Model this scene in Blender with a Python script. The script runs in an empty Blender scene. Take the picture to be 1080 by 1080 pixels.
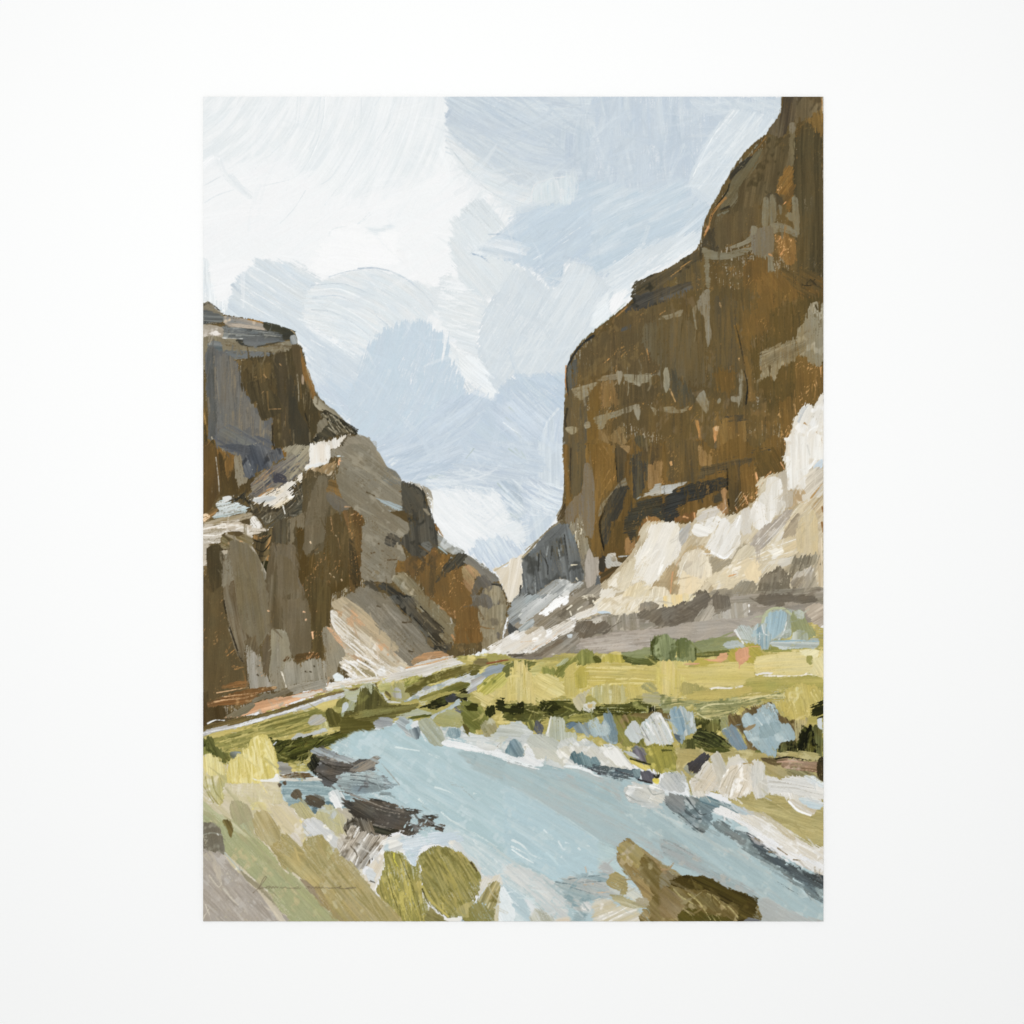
import bpy, math, numpy as np
# ---------------------------------------------------------------- camera, light, exposure
scene = bpy.context.scene
U = 0.0008                      # metres per photograph pixel: the painting is 52 x 70 cm
CX = CY = 540.0
cam_d = bpy.data.cameras.new('camera')
cam = bpy.data.objects.new('camera', cam_d)
scene.collection.objects.link(cam)
cam.location = (0, -2.6, 0)
cam.rotation_euler = (math.radians(90), 0, 0)
cam_d.sensor_width = 36.0
cam_d.lens = 36.0 * 2.6 / (1080 * U)
cam_d.clip_end = 100
cam_d.clip_start = 0.05
scene.camera = cam

world = bpy.data.worlds.new('World')
scene.world = world
world.use_nodes = True
bg = world.node_tree.nodes['Background']
bg.inputs[0].default_value = (0.993, 1.0, 0.997, 1)
bg.inputs[1].default_value = 0.735

def area(name, loc, target, size, power, col=(1, 1, 1)):
    d = bpy.data.lights.new(name, 'AREA')
    d.shape = 'RECTANGLE'; d.size, d.size_y = size
    d.energy = power; d.color = col
    o = bpy.data.objects.new(name, d)
    scene.collection.objects.link(o)
    o.location = loc
    v = np.array(target, float) - np.array(loc, float)
    from mathutils import Vector
    o.rotation_euler = Vector(v).to_track_quat('-Z', 'Y').to_euler()
    return o
area('softbox', (-0.10, -1.5, 0.25), (0, 0, 0.05), (0.5, 0.5), 8.7)

scene.view_settings.view_transform = 'Standard'
scene.view_settings.look = 'None'
scene.view_settings.exposure = 0
scene.view_settings.gamma = 1
scene.view_settings.use_curve_mapping = False

GAIN = 1.075                    # light reaching a white matt surface facing the camera
RELIEF = 0.26                   # paint thickness, photograph pixels per unit

# ---------------------------------------------------------------- the surface the print hangs on
def simple_mat(name, col, rough, bump=0.0, scale=300, var=0.0):
    m = bpy.data.materials.new(name); m.use_nodes = True
    nt = m.node_tree; b = nt.nodes['Principled BSDF']
    b.inputs['Roughness'].default_value = rough
    b.inputs['Specular IOR Level'].default_value = 0.15
    tc = nt.nodes.new('ShaderNodeTexCoord')
    n = nt.nodes.new('ShaderNodeTexNoise'); n.inputs['Scale'].default_value = scale
    n.inputs['Detail'].default_value = 3
    nt.links.new(tc.outputs['Object'], n.inputs['Vector'])
    r = nt.nodes.new('ShaderNodeMapRange')
    r.inputs['To Min'].default_value = 1 - var; r.inputs['To Max'].default_value = 1 + var
    nt.links.new(n.outputs['Fac'], r.inputs['Value'])
    mx = nt.nodes.new('ShaderNodeVectorMath'); mx.operation = 'SCALE'
    mx.inputs[0].default_value = col
    nt.links.new(r.outputs['Result'], mx.inputs['Scale'])
    nt.links.new(mx.outputs['Vector'], b.inputs['Base Color'])
    if bump:
        bp = nt.nodes.new('ShaderNodeBump'); bp.inputs['Strength'].default_value = bump
        bp.inputs['Distance'].default_value = 0.0004
        nt.links.new(n.outputs['Fac'], bp.inputs['Height'])
        nt.links.new(bp.outputs['Normal'], b.inputs['Normal'])
    return m

def mesh_obj(name, verts, faces, mat, parent=None):
    me = bpy.data.meshes.new(name); me.from_pydata(verts, [], faces); me.update()
    me.materials.append(mat)
    o = bpy.data.objects.new(name, me); scene.collection.objects.link(o)
    if parent: o.parent = parent
    return o

wall = mesh_obj('wall', [(-4, 0.001, -4), (4, 0.001, -4), (4, 0.001, 4), (-4, 0.001, 4),
                         (-4, 0.12, -4), (4, 0.12, -4), (4, 0.12, 4), (-4, 0.12, 4)],
                [(0, 1, 2, 3), (5, 4, 7, 6), (3, 2, 6, 7), (1, 0, 4, 5), (0, 3, 7, 4), (2, 1, 5, 6)],
                simple_mat('white_wall', (0.909, 0.91, 0.908), 0.9, 0.12, 900, 0.004))
wall['kind'] = 'structure'

# ---------------------------------------------------------------- the painter
X0, Y0, X1, Y1 = 214.3, 102.0, 868.4, 971.6
STEP = 0.62
NX = int(round((X1 - X0) / STEP)) + 1
NY = int(round((Y1 - Y0) / STEP)) + 1
gx = np.linspace(X0, X1, NX).astype(np.float32)
gy = np.linspace(Y0, Y1, NY).astype(np.float32)
COL = np.ones((NY, NX, 3), np.float32) * 0.92
HGT = np.zeros((NY, NX), np.float32)
PID = np.zeros((NY, NX), np.int16)
PARTS = []                      # (name, label)
_rng = np.random.RandomState(7)
_tab = (_rng.rand(1 << 16) * 2 - 1).astype(np.float32)

def vn(u, v, seed=0):           # value noise, about -1..1
    iu = np.floor(u); iv = np.floor(v)
    fu = u - iu; fv = v - iv
    iu = iu.astype(np.int64); iv = iv.astype(np.int64)
    fu = fu * fu * (3 - 2 * fu); fv = fv * fv * (3 - 2 * fv)
    def h(a, b):
        return _tab[(a * 7919 + b * 104729 + (a * b) * 31 + seed * 1013) & 65535]
    return ((h(iu, iv) * (1 - fu) + h(iu + 1, iv) * fu) * (1 - fv)
            + (h(iu, iv + 1) * (1 - fu) + h(iu + 1, iv + 1) * fu) * fv)

def hx(c):                      # pigment, a little greyed with its neighbours on the palette
    if not isinstance(c, str): return np.asarray(c, np.float32)
    v = np.array([int(c[i:i + 2], 16) / 255 for i in (0, 2, 4)], np.float32)
    lum = float(v @ np.array([0.3, 0.59, 0.11]))
    r, g, b = v
    ch = min(max((float(v.max() - v.min()) - 0.12) / 0.18, 0), 1)
    if b >= g >= r: v = v + (lum - v) * 0.10
    else: v = v + (lum - v) * (0.03 + 0.15 * ch)
    r, g, b = v
    if g > r and g > b: v[0] += 0.40 * (g - r); v[1] -= 0.12 * (g - max(r, b))
    elif r >= g: v[1] += 0.07 * (r - g)
    elif b > g: v[1] += 0.08 * (b - g)
    if b > g > 0.6 and r > g - 0.035: v[1] += 0.45 * (b - g) * min(1.0, (r - g + 0.035) / 0.03); v[2] -= 0.2 * (b - g)
    return v

TF = (0.0, 0.0, 1.0)
def T(x, y, s):
    global TF
    TF = (x, y, s)
def pp(s):
    if isinstance(s, str):
        a = np.array([[float(q) for q in t.split(',')] for t in s.split()], float)
    else:
        a = np.array(s, float)
    return a / TF[2] + np.array(TF[:2])

CUR = 0
SEED = 0
SHOW = 0.40                     # how much of the layer below shows at thin places
BR = 1.5                        # bristle streak strength
def PART(name, label=None):
    global CUR
    PARTS.append((name, label)); CUR = len(PARTS) - 1
def USE(name):                  # go on painting a part that exists already
    global CUR
    CUR = max(i for i, p in enumerate(PARTS) if p[0] == name)

def smooth_poly(p, closed=True, n=4):
    m = len(p); out = []
    for i in range(m if closed else m - 1):
        if closed:
            a, b, c, d = p[i - 1], p[i], p[(i + 1) % m], p[(i + 2) % m]
        else:
            a, b, c, d = p[max(i - 1, 0)], p[i], p[i + 1], p[min(i + 2, m - 1)]
        for k in range(n):
            t = k / n
            q = 0.5 * (2 * b + (c - a) * t + (2 * a - 5 * b + 4 * c - d) * t * t + (3 * b - a - 3 * c + d) * t ** 3)
            l = b * (1 - t) + c * t
            out.append(0.75 * q + 0.25 * l)
    if not closed: out.append(p[-1])
    return np.array(out)

def window(lo, hi, pad):
    i0 = max(0, int((lo[0] - pad - X0) / STEP)); i1 = min(NX, int((hi[0] + pad - X0) / STEP) + 2)
    j0 = max(0, int((lo[1] - pad - Y0) / STEP)); j1 = min(NY, int((hi[1] + pad - Y0) / STEP) + 2)
    return i0, i1, j0, j1

def lay(sl, alpha, uu, vv, XX, YY, c, b, c2, m, sp, op, thick, sd, c3=None, pid=True):
    """put one layer of paint down: colour, streaks, thickness"""
    sj, si = sl
    s = SEED
    XX, YY = XX * 0.83 + YY * 0.56, YY * 0.83 - XX * 0.56
    f0 = vn(vv / 0.55, uu / 11, s + 21)
    f1 = vn(vv / 0.95, uu / 26, s + 1); f2 = vn(vv / 2.3, uu / 50, s + 2); f3 = vn(vv / 6, uu / 40, s + 3)
    st = 0.35 * f0 + 0.5 * f1 + 0.35 * f2 + 0.3 * f3
    # thin places where the layer below shows through, and skips in the bristle marks
    thin = 0.7 * vn(vv / 0.9, uu / 7, s + 31) + 0.5 * vn(XX / 1.1, YY / 1.1, s + 32) + 0.6 * vn(XX / 14, YY / 14, s + 33)
    alpha = alpha * (1 - SHOW * np.clip((thin - 0.45) * 2.2, 0, 1))
    col = np.broadcast_to(hx(c), XX.shape + (3,)).copy()
    if c2 is not None:
        t = np.clip(0.5 + 1.1 * (0.25 * f1 + 0.55 * f2 + 0.75 * f3) + (m - 0.5) * 1.6, 0, 1)[..., None]
        col = col * (1 - t) + hx(c2) * t
    if c3 is not None:
        g = vn(XX / 9, YY / 11, s + 9) + 0.6 * vn(XX / 3.2, YY / 4, s + 10) + 0.3 * f2
        t = np.clip((g - 0.35) * 2.2, 0, 1)[..., None]
        col = col * (1 - t) + hx(c3) * t
    grain = 0.6 * vn(XX / 0.7, YY / 0.7, s + 5) + 0.5 * vn(XX / 1.5, YY / 1.5, s + 6)
    lum = float(col.mean())
    k = BR * b * (0.75 + 0.9 * (1 - lum))
    big = vn(XX / 17, YY / 19, s + 25) + 0.6 * vn(XX / 5, YY / 6, s + 26)
    col = col * (1 + (k * st + (0.008 + 0.05 * (1 - lum)) * grain + 0.5 * b * (1.1 - lum) * big)[..., None])
    tint = vn(XX / 12, YY / 12, s + 27) * 0.5 * b * (1.15 - lum)
    col = col * np.stack([1 + tint, 1 + 0.15 * tint, 1 - tint], -1)
    if sp is not None:
        cs, d = sp[0], sp[1]
        g = 0.6 * vn(XX / 1.1, YY / 2.4, s + 7) + 0.55 * vn(XX / 9, YY / 14, s + 8) + 0.25 * vn(XX / 0.9, YY / 0.9, s + 6)
        t = np.clip((g - (0.75 - d)) * 4, 0, 1)[..., None] * 0.85
        col = col * (1 - t) + hx(cs) * t
    a = (alpha * op)[..., None]
    COL[sj, si] = COL[sj, si] * (1 - a) + col * a
    rim = np.exp(-((sd - 1.0) / 0.9) ** 2) * 0.8
    hh = HGT[sj, si]
    HGT[sj, si] = hh + alpha * op * ((0.7 * hh * 0 + thick * (1.0 + rim + 1.3 * st * min(1.0, b * 25))) - hh * 0.75)
    if pid:
        PID[sj, si] = np.where((sd > 0) & (op > 0.5), CUR, PID[sj, si])

def P(c, pts, a=90, b=.035, r=.7, c2=None, m=.5, dry=0., op=1., sp=None, arc=None, sm=1, th=1., c3=None, soft=0., clip=None, pid=True):
    """a patch of paint with outline pts; a = brush direction in degrees (y down), r = raggedness, dry = broken cover"""
    global SEED
    SEED += 17
    p = pp(pts)
    if sm: p = smooth_poly(p)
    pad = 2 + r * 4 + soft
    i0, i1, j0, j1 = window(p.min(0), p.max(0), pad)
    if i1 <= i0 or j1 <= j0: return
    XX, YY = np.meshgrid(gx[i0:i1], gy[j0:j1])
    best = np.full(XX.shape, 1e9, np.float32); ins = np.zeros(XX.shape, bool)
    n = len(p)
    for k in range(n):
        ax, ay = p[k]; bx, by = p[(k + 1) % n]
        dx, dy = bx - ax, by - ay
        L = dx * dx + dy * dy
        if L < 1e-9: continue
        t = np.clip(((XX - ax) * dx + (YY - ay) * dy) / L, 0, 1)
        d = (XX - ax - t * dx) ** 2 + (YY - ay - t * dy) ** 2
        np.minimum(best, d, out=best)
        if ay != by:
            cr = ((YY >= min(ay, by)) & (YY < max(ay, by)) & (XX < ax + (YY - ay) * dx / dy))
            ins ^= cr
    sd = np.sqrt(best) * np.where(ins, 1, -1)
    th_ = math.radians(a)
    r = r * min(1.0, 0.35 + float(np.sqrt(max(ins.sum(), 1))) * STEP / 34.0)     # small dabs keep a rounder edge
    if arc is not None:
        cxy = pp(arc)[0]
        rx, ry = XX - cxy[0], YY - cxy[1]
        vv = np.sqrt(rx * rx + ry * ry); uu = np.arctan2(ry, rx) * float(vv.mean())
    else:
        ca, sa = math.cos(th_), math.sin(th_)
        uu = XX * ca + YY * sa; vv = -XX * sa + YY * ca
        vv = vv + 1.2 * vn(uu / 40, vv / 60, SEED)
    XR, YR = XX * 0.79 + YY * 0.61, YY * 0.79 - XX * 0.61
    w = r * (1.3 * vn(vv / 1.0, uu / 24, SEED + 4) + 0.9 * vn(XR / 3.4, YR / 3.4, SEED + 5) + 1.1 * vn(vv / 3.0, uu / 40, SEED + 6)
             + 0.5 * vn(XR / 1.3, YR / 1.3, SEED + 7))
    e = sd + w
    al = np.clip(e / (0.9 + soft) + 0.5, 0, 1)
    if dry > 0:
        g = 0.6 * vn(vv / 1.0, uu / 22, SEED + 11) + 0.45 * vn(vv / 2.6, uu / 30, SEED + 12) + 0.35 * vn(XX / 1.1, YY / 1.1, SEED + 13)
        al = al * np.clip((g + 1.0 - 1.7 * dry) * 3.0, 0, 1)
    if clip is not None: al = al * clip[j0:j1, i0:i1]
    lay((slice(j0, j1), slice(i0, i1)), al, uu, vv, XX, YY, c, b, c2, m, sp, op, th, e, c3, pid)

def S(c, pts, w=4, w2=None, b=.04, r=.5, c2=None, m=.5, dry=0., op=1., th=.9, sp=None, c3=None, clip=None, pid=True):
    """one brush stroke along a path; w, w2 = width at its start and end in photograph pixels"""
    global SEED
    SEED += 23
    p = smooth_poly(pp(pts), closed=False)
    if w2 is None: w2 = w
    pad = max(w, w2) / 2 + 2 + r
    i0, i1, j0, j1 = window(p.min(0), p.max(0), pad)
    if i1 <= i0 or j1 <= j0: return
    XX, YY = np.meshgrid(gx[i0:i1], gy[j0:j1])
    best = np.full(XX.shape, 1e9, np.float32); uu = np.zeros_like(best); vv = np.zeros_like(best)
    seg = np.hypot(*(p[1:] - p[:-1]).T); cum = np.r_[0, np.cumsum(seg)]; tot = cum[-1]
    for k in range(len(p) - 1):
        ax, ay = p[k]; dx, dy = p[k + 1] - p[k]; L = seg[k]
        if L < 1e-6: continue
        tr = ((XX - ax) * dx + (YY - ay) * dy) / (L * L)
        t = np.clip(tr, 0, 1)
        d = (XX - ax - t * dx) ** 2 + (YY - ay - t * dy) ** 2
        q = d < best
        best = np.where(q, d, best)
        uu = np.where(q, cum[k] + t * L, uu)
        vv = np.where(q, (-(XX - ax) * dy + (YY - ay) * dx) / L, vv)
    ww = w + (w2 - w) * uu / max(tot, 1e-6)
    sd = ww / 2 - np.sqrt(best)
    e = sd + r * (0.8 * vn(vv / 1.0, uu / 14, SEED + 4) + 0.6 * vn((XX + YY) / 2.6, (YY - XX) / 2.6, SEED + 5))
    al = np.clip(e / 0.9 + 0.5, 0, 1)
    if dry > 0:
        g = 0.65 * vn(vv / 0.9, uu / 20, SEED + 11) + 0.4 * vn(vv / 2.4, uu / 26, SEED + 12) + 0.35 * vn(XX / 1.1, YY / 1.1, SEED + 13)
        al = al * np.clip((g + 1.0 - 1.7 * dry - 0.35 * (uu / max(tot, 1) - 0.5)) * 3.0, 0, 1)
    if clip is not None: al = al * clip[j0:j1, i0:i1]
    lay((slice(j0, j1), slice(i0, i1)), al, uu, vv, XX, YY, c, b, c2, m, sp, op, th, e, c3, pid)

def mask(pts, sm=1):
    p = pp(pts)
    if sm: p = smooth_poly(p)
    XX, YY = np.meshgrid(gx, gy); ins = np.zeros(XX.shape, bool); n = len(p)
    for k in range(n):
        ax, ay = p[k]; bx, by = p[(k + 1) % n]
        if ay != by:
            ins ^= ((YY >= min(ay, by)) & (YY < max(ay, by)) & (XX < ax + (YY - ay) * (bx - ax) / (by - ay)))
    return ins.astype(np.float32)

def F(cols, pts, n, a, ln, w, da=8, op=.5, dry=.35, b=.03, seed=1, bend=0., th=.5, pid=False):
    """n short strokes scattered inside an outline (ln, w in photograph pixels)"""
    k = mask(pts); p = pp(pts); lo, hi = p.min(0), p.max(0)
    rg = np.random.RandomState(seed); global TF; old = TF; TF = (0., 0., 1.)
    cnt = 0; tries = 0
    cols = cols.split()
    while cnt < n and tries < n * 20:
        tries += 1
        x = lo[0] + rg.rand() * (hi[0] - lo[0]); y = lo[1] + rg.rand() * (hi[1] - lo[1])
        i = int((x - X0) / STEP); j = int((y - Y0) / STEP)
        if not (0 <= i < NX and 0 <= j < NY) or k[j, i] < .5: continue
        t = math.radians(a + rg.randn() * da); L = ln * (0.5 + rg.rand()) / 2; W = w * (0.5 + rg.rand())
        d = np.array([math.cos(t), math.sin(t)]); nn = np.array([-d[1], d[0]]) * bend * L
        q = np.array([x, y])
        S(cols[rg.randint(len(cols))], [q - d * L, q + nn, q + d * L], W, W * (.4 + .5 * rg.rand()), b=b, dry=dry, op=op, th=th, clip=k, pid=pid)
        cnt += 1
    TF = old

def B(pts, n, a, ln, w, da=14, op=.75, seed=1, jit=.03, th=.6, dry=.3, tol=.22):
    """wet in wet: short strokes that pick up the colour under their start and drag it along"""
    k = mask(pts); p = pp(pts); lo, hi = p.min(0), p.max(0)
    rg = np.random.RandomState(seed); global TF; old = TF; TF = (0., 0., 1.)
    cnt = 0; tries = 0
    while cnt < n and tries < n * 20:
        tries += 1
        x = lo[0] + rg.rand() * (hi[0] - lo[0]); y = lo[1] + rg.rand() * (hi[1] - lo[1])
        i = int((x - X0) / STEP); j = int((y - Y0) / STEP)
        if not (2 <= i < NX - 2 and 2 <= j < NY - 2) or k[j, i] < .5: continue
        t = math.radians(a + rg.randn() * da); L = ln * (0.5 + rg.rand()); W = w * (0.5 + rg.rand())
        if rg.rand() < .5: t += math.pi
        d = np.array([math.cos(t), math.sin(t)]); nn = np.array([-d[1], d[0]]) * L * rg.randn() * .06
        q = np.array([x, y]); e = q + d * L
        c = COL[j - 1:j + 2, i - 1:i + 2].mean((0, 1))
        ie = min(max(int((e[0] - X0) / STEP), 0), NX - 1); je = min(max(int((e[1] - Y0) / STEP), 0), NY - 1)
        if np.abs(COL[je, ie] - c).max() > tol: continue
        c = np.clip(c * (1 + rg.randn() * jit), 0, 1)
        S(c, [q - d * L * .15, q + d * L * .5 + nn, e], W, W * (.3 + .6 * rg.rand()), b=.03, dry=dry, op=op, th=th, clip=k, pid=False)
        cnt += 1
    TF = old
# ================================================================ the painting: sky
PART('painted_sky', 'pale grey, white and light blue cloudy sky in broad brush strokes')
T(0, 0, 1)
P('ecedf0', '205,95 880,95 880,700 205,700', 118, b=0.010, c2='f1f1f2', r=0, sm=0, soft=2.2)
P('e9ecef', '205,90 480,90 480,170 330,215 205,185', 62, b=0.016, c2='eeeff1', r=4, soft=14, arc='150,40')
P('f2f2f3', '210,185 300,170 380,215 470,180 500,230 470,330 380,300 300,290 214,330', -28, b=0.008, c2='f0f1f2', r=3, soft=14)
F('f3f3f4 eceef1 e6e9ed f0f1f3', '214,102 470,102 475,215 380,240 214,235', 30, 116, 90, 9, da=16, op=0.27, b=.02, seed=3, bend=.12, dry=.5)
F('f6f6f6 f1f2f3 f4f4f5', '214,190 480,190 480,290 330,285 214,310', 30, 150, 70, 9, da=20, op=0.31, b=.02, seed=4, bend=.1, dry=.5)
T(200, 90, 4.909)
for q in ('560,60 545,200 470,310 380,390 310,460', '575,60 560,200 490,300', '700,60 690,180 660,290 610,400 540,480 380,520', '680,60 655,230 620,330', '985,65 900,190 840,270', '890,70 885,220',
          '1040,180 940,330 900,400', '770,420 720,490 620,545', '600,545 540,640 470,715', '860,130 840,280', '880,340 800,480 700,620', '1060,200 960,370', '230,540 140,570 75,610', '75,520 180,460', '720,790 740,745 850,722'):
    S('e0e4e9', q, 1.1, .5, b=.02, op=.75, dry=.2)
S('fafafa', '705,60 697,180 667,290 618,400', 1.0, .5, op=.7)
S('e4e7eb', '150,380 200,480 310,570', 6, 8, dry=.45, b=.03, op=.6)
S('e2e5ea', '215,470 260,520 310,575', 6, 7, dry=.4, b=.03, op=.6)
S('f6f6f7', '75,415 120,375 150,380', 7, 3, dry=.4)
S('dfe3e9', '870,720 930,670', 3, 6, dry=.6, b=.05, op=.8)
P('e1e5ea', '910,735 960,768 1000,755 1060,735 1040,722 980,738', 0, dry=.3, b=0.032, op=.9, soft=2.2)
P('f5f5f5', '720,780 740,745 860,722 930,760 1080,750 1080,930 860,950 700,980 620,930', 10, b=0.008, r=3, soft=6)
# blue region top
T(600, 90, 3.857)
P('cdd7e0', '-140,45 880,45 860,140 760,180 640,420 500,560 300,680 130,800 0,720 -200,600 -190,330', 90, b=0.016, c2='c7d2dd', r=3, soft=4)
T(400, 90, 4.909)
P('cbd5df', '372,50 700,40 1090,40 1090,600 900,640 780,590 600,420 450,330 360,240 345,160 362,110', 32, b=0.028, c2='d1d7e1', r=1.6, arc='1100,-900', soft=2.2)
P('d6dbe4', '355,200 450,230 600,300 780,420 900,470 800,570 600,480 480,380 380,280', 35, b=0.032, c2='cdd4e0', m=.4, r=2, soft=10, dry=.2)
P('e7e9ec', '345,270 420,300 520,390 640,460 790,540 780,620 700,640 560,560 460,470 380,370', 38, b=0.040, c2='d7dde3', m=.4, r=2, soft=3, arc='1150,-750')
P('c8d3dd', '372,58 560,58 760,150 940,240 1080,330 1080,420 900,330 720,230 520,150 380,110', 28, b=0.032, c2='d2dae3', m=.4, r=2, dry=.25, soft=6)
P('c5d0dc', '930,200 1080,190 1080,400 980,420 940,330', 90, b=0.024, c2='ccd5df', soft=8, r=2)
F('dfe6ec d3dce4 bfccd8', '380,62 1080,62 1080,420 800,440 600,380 380,200', 60, 30, 60, 2.2, da=5, op=0.37, seed=8, bend=.1)
F('e3e8ea d8e2e8', '800,80 1060,80 1060,180 820,150', 30, 5, 14, 1.2, da=30, op=0.48, seed=9, bend=.08)
S('c2cdd9', '350,160 400,75', 4, 3, dry=.5)
for y in (240, 262, 285, 320, 345): S('cfd7e0', '345,%d 380,%d' % (y, y + 14), 1.4, .8, op=.8)
for q in ('390,270 500,350 640,440 790,500', '400,300 520,400 680,490', '380,340 470,450 560,540 700,620'):
    S('d3d9e0', q, 1.2, .7, op=.8)
# pale curls under it
P('e2e6ea', '380,700 440,650 520,590 560,600 640,720 590,770 600,840 760,960 800,1000 640,1100 420,1090 400,980 370,820', 48, b=0.028, c2='dce1e6', r=2.2, c3=None, soft=2.2)
P('dbe0e5', '420,650 520,585 650,730 600,760 480,680', 48, dry=.45, b=0.040, soft=2.2)
P('e4e7ea', '375,790 380,870 440,1000 500,1090 620,1090 560,1000 470,900', 50, b=0.032, c2='d9dfe4', dry=.2, soft=2.2)
T(600, 90, 3.857)
F('d6dfe6 c6d1dc d0dae2 bccad6 e2e8ec', '0,50 520,50 500,500 300,600 0,460', 90, 88, 46, 5, da=14, op=0.34, seed=11, b=.03, bend=.08)
F('dde4ea c9d4de d7dfe7 e4e8ed', '500,50 870,50 860,140 700,130 560,120', 46, 15, 44, 4, da=10, op=0.37, seed=12, bend=.2)
P('c9d7e1', '0,420 200,400 330,430 430,380 490,430 500,560 400,640 150,770 60,720 -20,690', -25, b=0.024, c2='d3dce5', r=3, soft=5)
F('d5dde6 c4d3de dfe5eb ccd9e3', '0,400 480,380 500,560 200,740 0,700', 60, -28, 60, 5, da=8, op=0.34, seed=13, bend=.12)
F('dbe3ea', '60,250 320,260 420,370 290,420 80,330', 24, 60, 8, 1.6, da=25, op=0.34, seed=14, dry=.5, bend=.08)
P('dfe3ec', '665,98 700,96 850,140 820,190 780,250 660,350 640,440 600,500 500,430 495,360 540,260 600,170', -55, b=0.024, c2='d6dce6', r=1.2, soft=2.2)
F('e9ecf2 d5dbe5 eceef2', '665,100 840,140 780,250 660,350 600,490 510,400 540,260', 46, -50, 50, 2, da=3, op=0.48, seed=15, bend=.08)
S('eef0f4', '670,105 580,220 505,370', 2, 1)
S('eef0f4', '690,102 600,215', 1, 1)
P('e2e5ee', '500,425 525,418 605,470 590,500 520,455', 35, b=0.032, c2='d3dae5', r=.6, soft=2.2)
S('a9c2c0', '505,485 480,540 430,590', 1.4, .8, op=.7, dry=.3)
P('cfdbe4', '505,470 590,500 570,570 520,640 380,690 330,640 430,600', -40, b=0.032, c2='dbe1ea', r=2, soft=2.2)
P('dce1ea', '560,590 530,660 400,720 270,800 260,850 100,850 150,780 200,720 330,640 480,600', -38, b=0.024, c2='e3e6ed', r=3, soft=2.2)
F('e9ebf0 d6dce6', '540,600 530,660 270,810 150,820 210,720', 26, -38, 44, 2.2, da=4, op=0.48, seed=16, bend=.08)
# sweep of blue to the left
T(400, 90, 4.909)
P('cbd8e2', '640,755 720,680 800,620 1000,600 1090,600 1090,900 970,900 940,1045 890,1045 800,960 700,925 600,890 560,870 480,872 560,820 590,790', -38, b=0.024, c2='c5d2de', m=.45, r=1.4, soft=2.2)
P('d5dfe7', '760,640 1060,600 1080,700 700,780 650,770', -38, b=0.024, c2='c9d6e0', r=4, soft=8, dry=.2)
P('d3dbe5', '560,810 640,800 780,840 700,900 560,880 490,872', 15, b=0.032, c2='e4e5ec', r=1, soft=2.2)
S('b9c7d6', '565,772 650,775 720,800 760,830', 1.8, 1, op=.8)
S('b9c8d8', '485,873 530,885 570,915', 2, 1.6, dry=.3)
S('b7c8d6', '960,900 940,1000 890,1045', 3, 2, dry=.4, op=.8)
S('c3cfdc', '960,890 1080,930', 4, 4, dry=.3)
for q in ('1040,735 900,830 830,890', '980,800 900,850', '800,900 850,870'): S('edf0f1', q, 1, .5, dry=.3)
F('d8e1e8 bdccd9 c9d6e1', '640,760 800,630 1080,610 1080,880 900,960', 50, -38, 56, 2.4, da=5, op=0.37, seed=18, bend=.08)
P('d9e2e6', '790,580 800,520 940,470 1030,470 1000,600 900,620 800,610', 85, b=0.032, c2='e0e4e8', m=.3, r=2, soft=3)
S('ecebec', '785,600 800,520 860,490 960,474', 2, 1, dry=.2)
F('cfdfe8 e9e7e8', '810,520 1030,480 1000,600 830,600', 16, 88, 16, 2, da=6, op=0.48, seed=19, bend=.08)
# clouds lower left
T(210, 240, 5.4)
P('dfe3e9', '160,450 190,325 215,270 300,205 350,178 450,190 560,208 640,250 700,300 640,350 600,430 620,540 560,560 400,560 150,500', 38, b=0.040, c2='d6dce5', r=2, arc='1300,-1015', soft=2.2)
P('e6e8eb', '600,430 620,360 700,310 800,262 920,236 1080,250 1300,330 1400,420 1200,600 1000,740 900,745 760,620 620,560 590,500', 40, b=0.036, c2='dce1e7', r=1.5, arc='620,1150', soft=2.2)
P('d4dbe7', '165,420 260,470 480,510 600,545 760,640 920,750 1000,800 1080,900 1080,1080 860,1085 650,960 600,720 540,620 140,500', 38, b=0.020, c2='d9dee8', r=3, soft=6)
P('cfd9e4', '650,900 800,880 1080,900 1080,1090 800,1080 700,990', 38, b=0.016, c2='cbd8e3', r=4, soft=8)
for q in ('230,320 400,420 560,520 640,545', '300,215 450,300 600,400', '290,270 430,360 560,440', '620,420 740,420 900,500 1080,640', '600,520 720,560 860,660 960,730',
          '640,360 800,350 980,430 1080,500', '570,520 640,550 760,600', '660,590 800,680 900,730', '640,640 740,700 850,745', '600,700 700,800 760,830', '700,960 780,1010 860,1015', '240,410 400,500 480,520'):
    S('f0f2f4', q, 1.5, .8, dry=.35, op=.85)
for q in ('215,275 380,380 520,470', '190,330 330,420 470,500', '740,280 840,250 940,236', '650,400 800,390 960,470 1080,560', '640,470 760,480 900,560 1000,640', '640,330 820,320 1000,390'):
    S('cbd2de', q, 1.2, .7, dry=.35, op=.8)
F('f1f2f4 ced5e0 e9ebee', '190,330 350,180 560,210 690,300 600,400 600,520 300,450', 24, 36, 44, 1.3, da=3, op=0.34, seed=21, bend=.06)
F('f2f3f4 d2d8e0 ebedf0 f2f3f4', '600,440 700,320 920,245 1080,260 1300,400 950,730 640,550', 30, 30, 50, 1.3, da=7, op=0.34, seed=22, bend=-.14)
F('e0e4ec cbd4e1 dde2ea', '600,560 900,750 1050,900 1060,1060 840,1060 640,900', 40, 35, 40, 2, da=6, op=0.34, seed=23, bend=.08)
P('e3e7eb', '25,190 60,200 90,330 160,410 140,480 20,450', 90, b=0.040, c2='eef0f2', dry=.25, r=2, soft=2.2)
P('f3f3f4', '60,210 300,200 230,270 180,330 175,405 100,415 80,330', -15, b=0.012, r=2, soft=2.2)
S('cfd7e2', '190,325 240,380', 3, 1, dry=.2)
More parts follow.
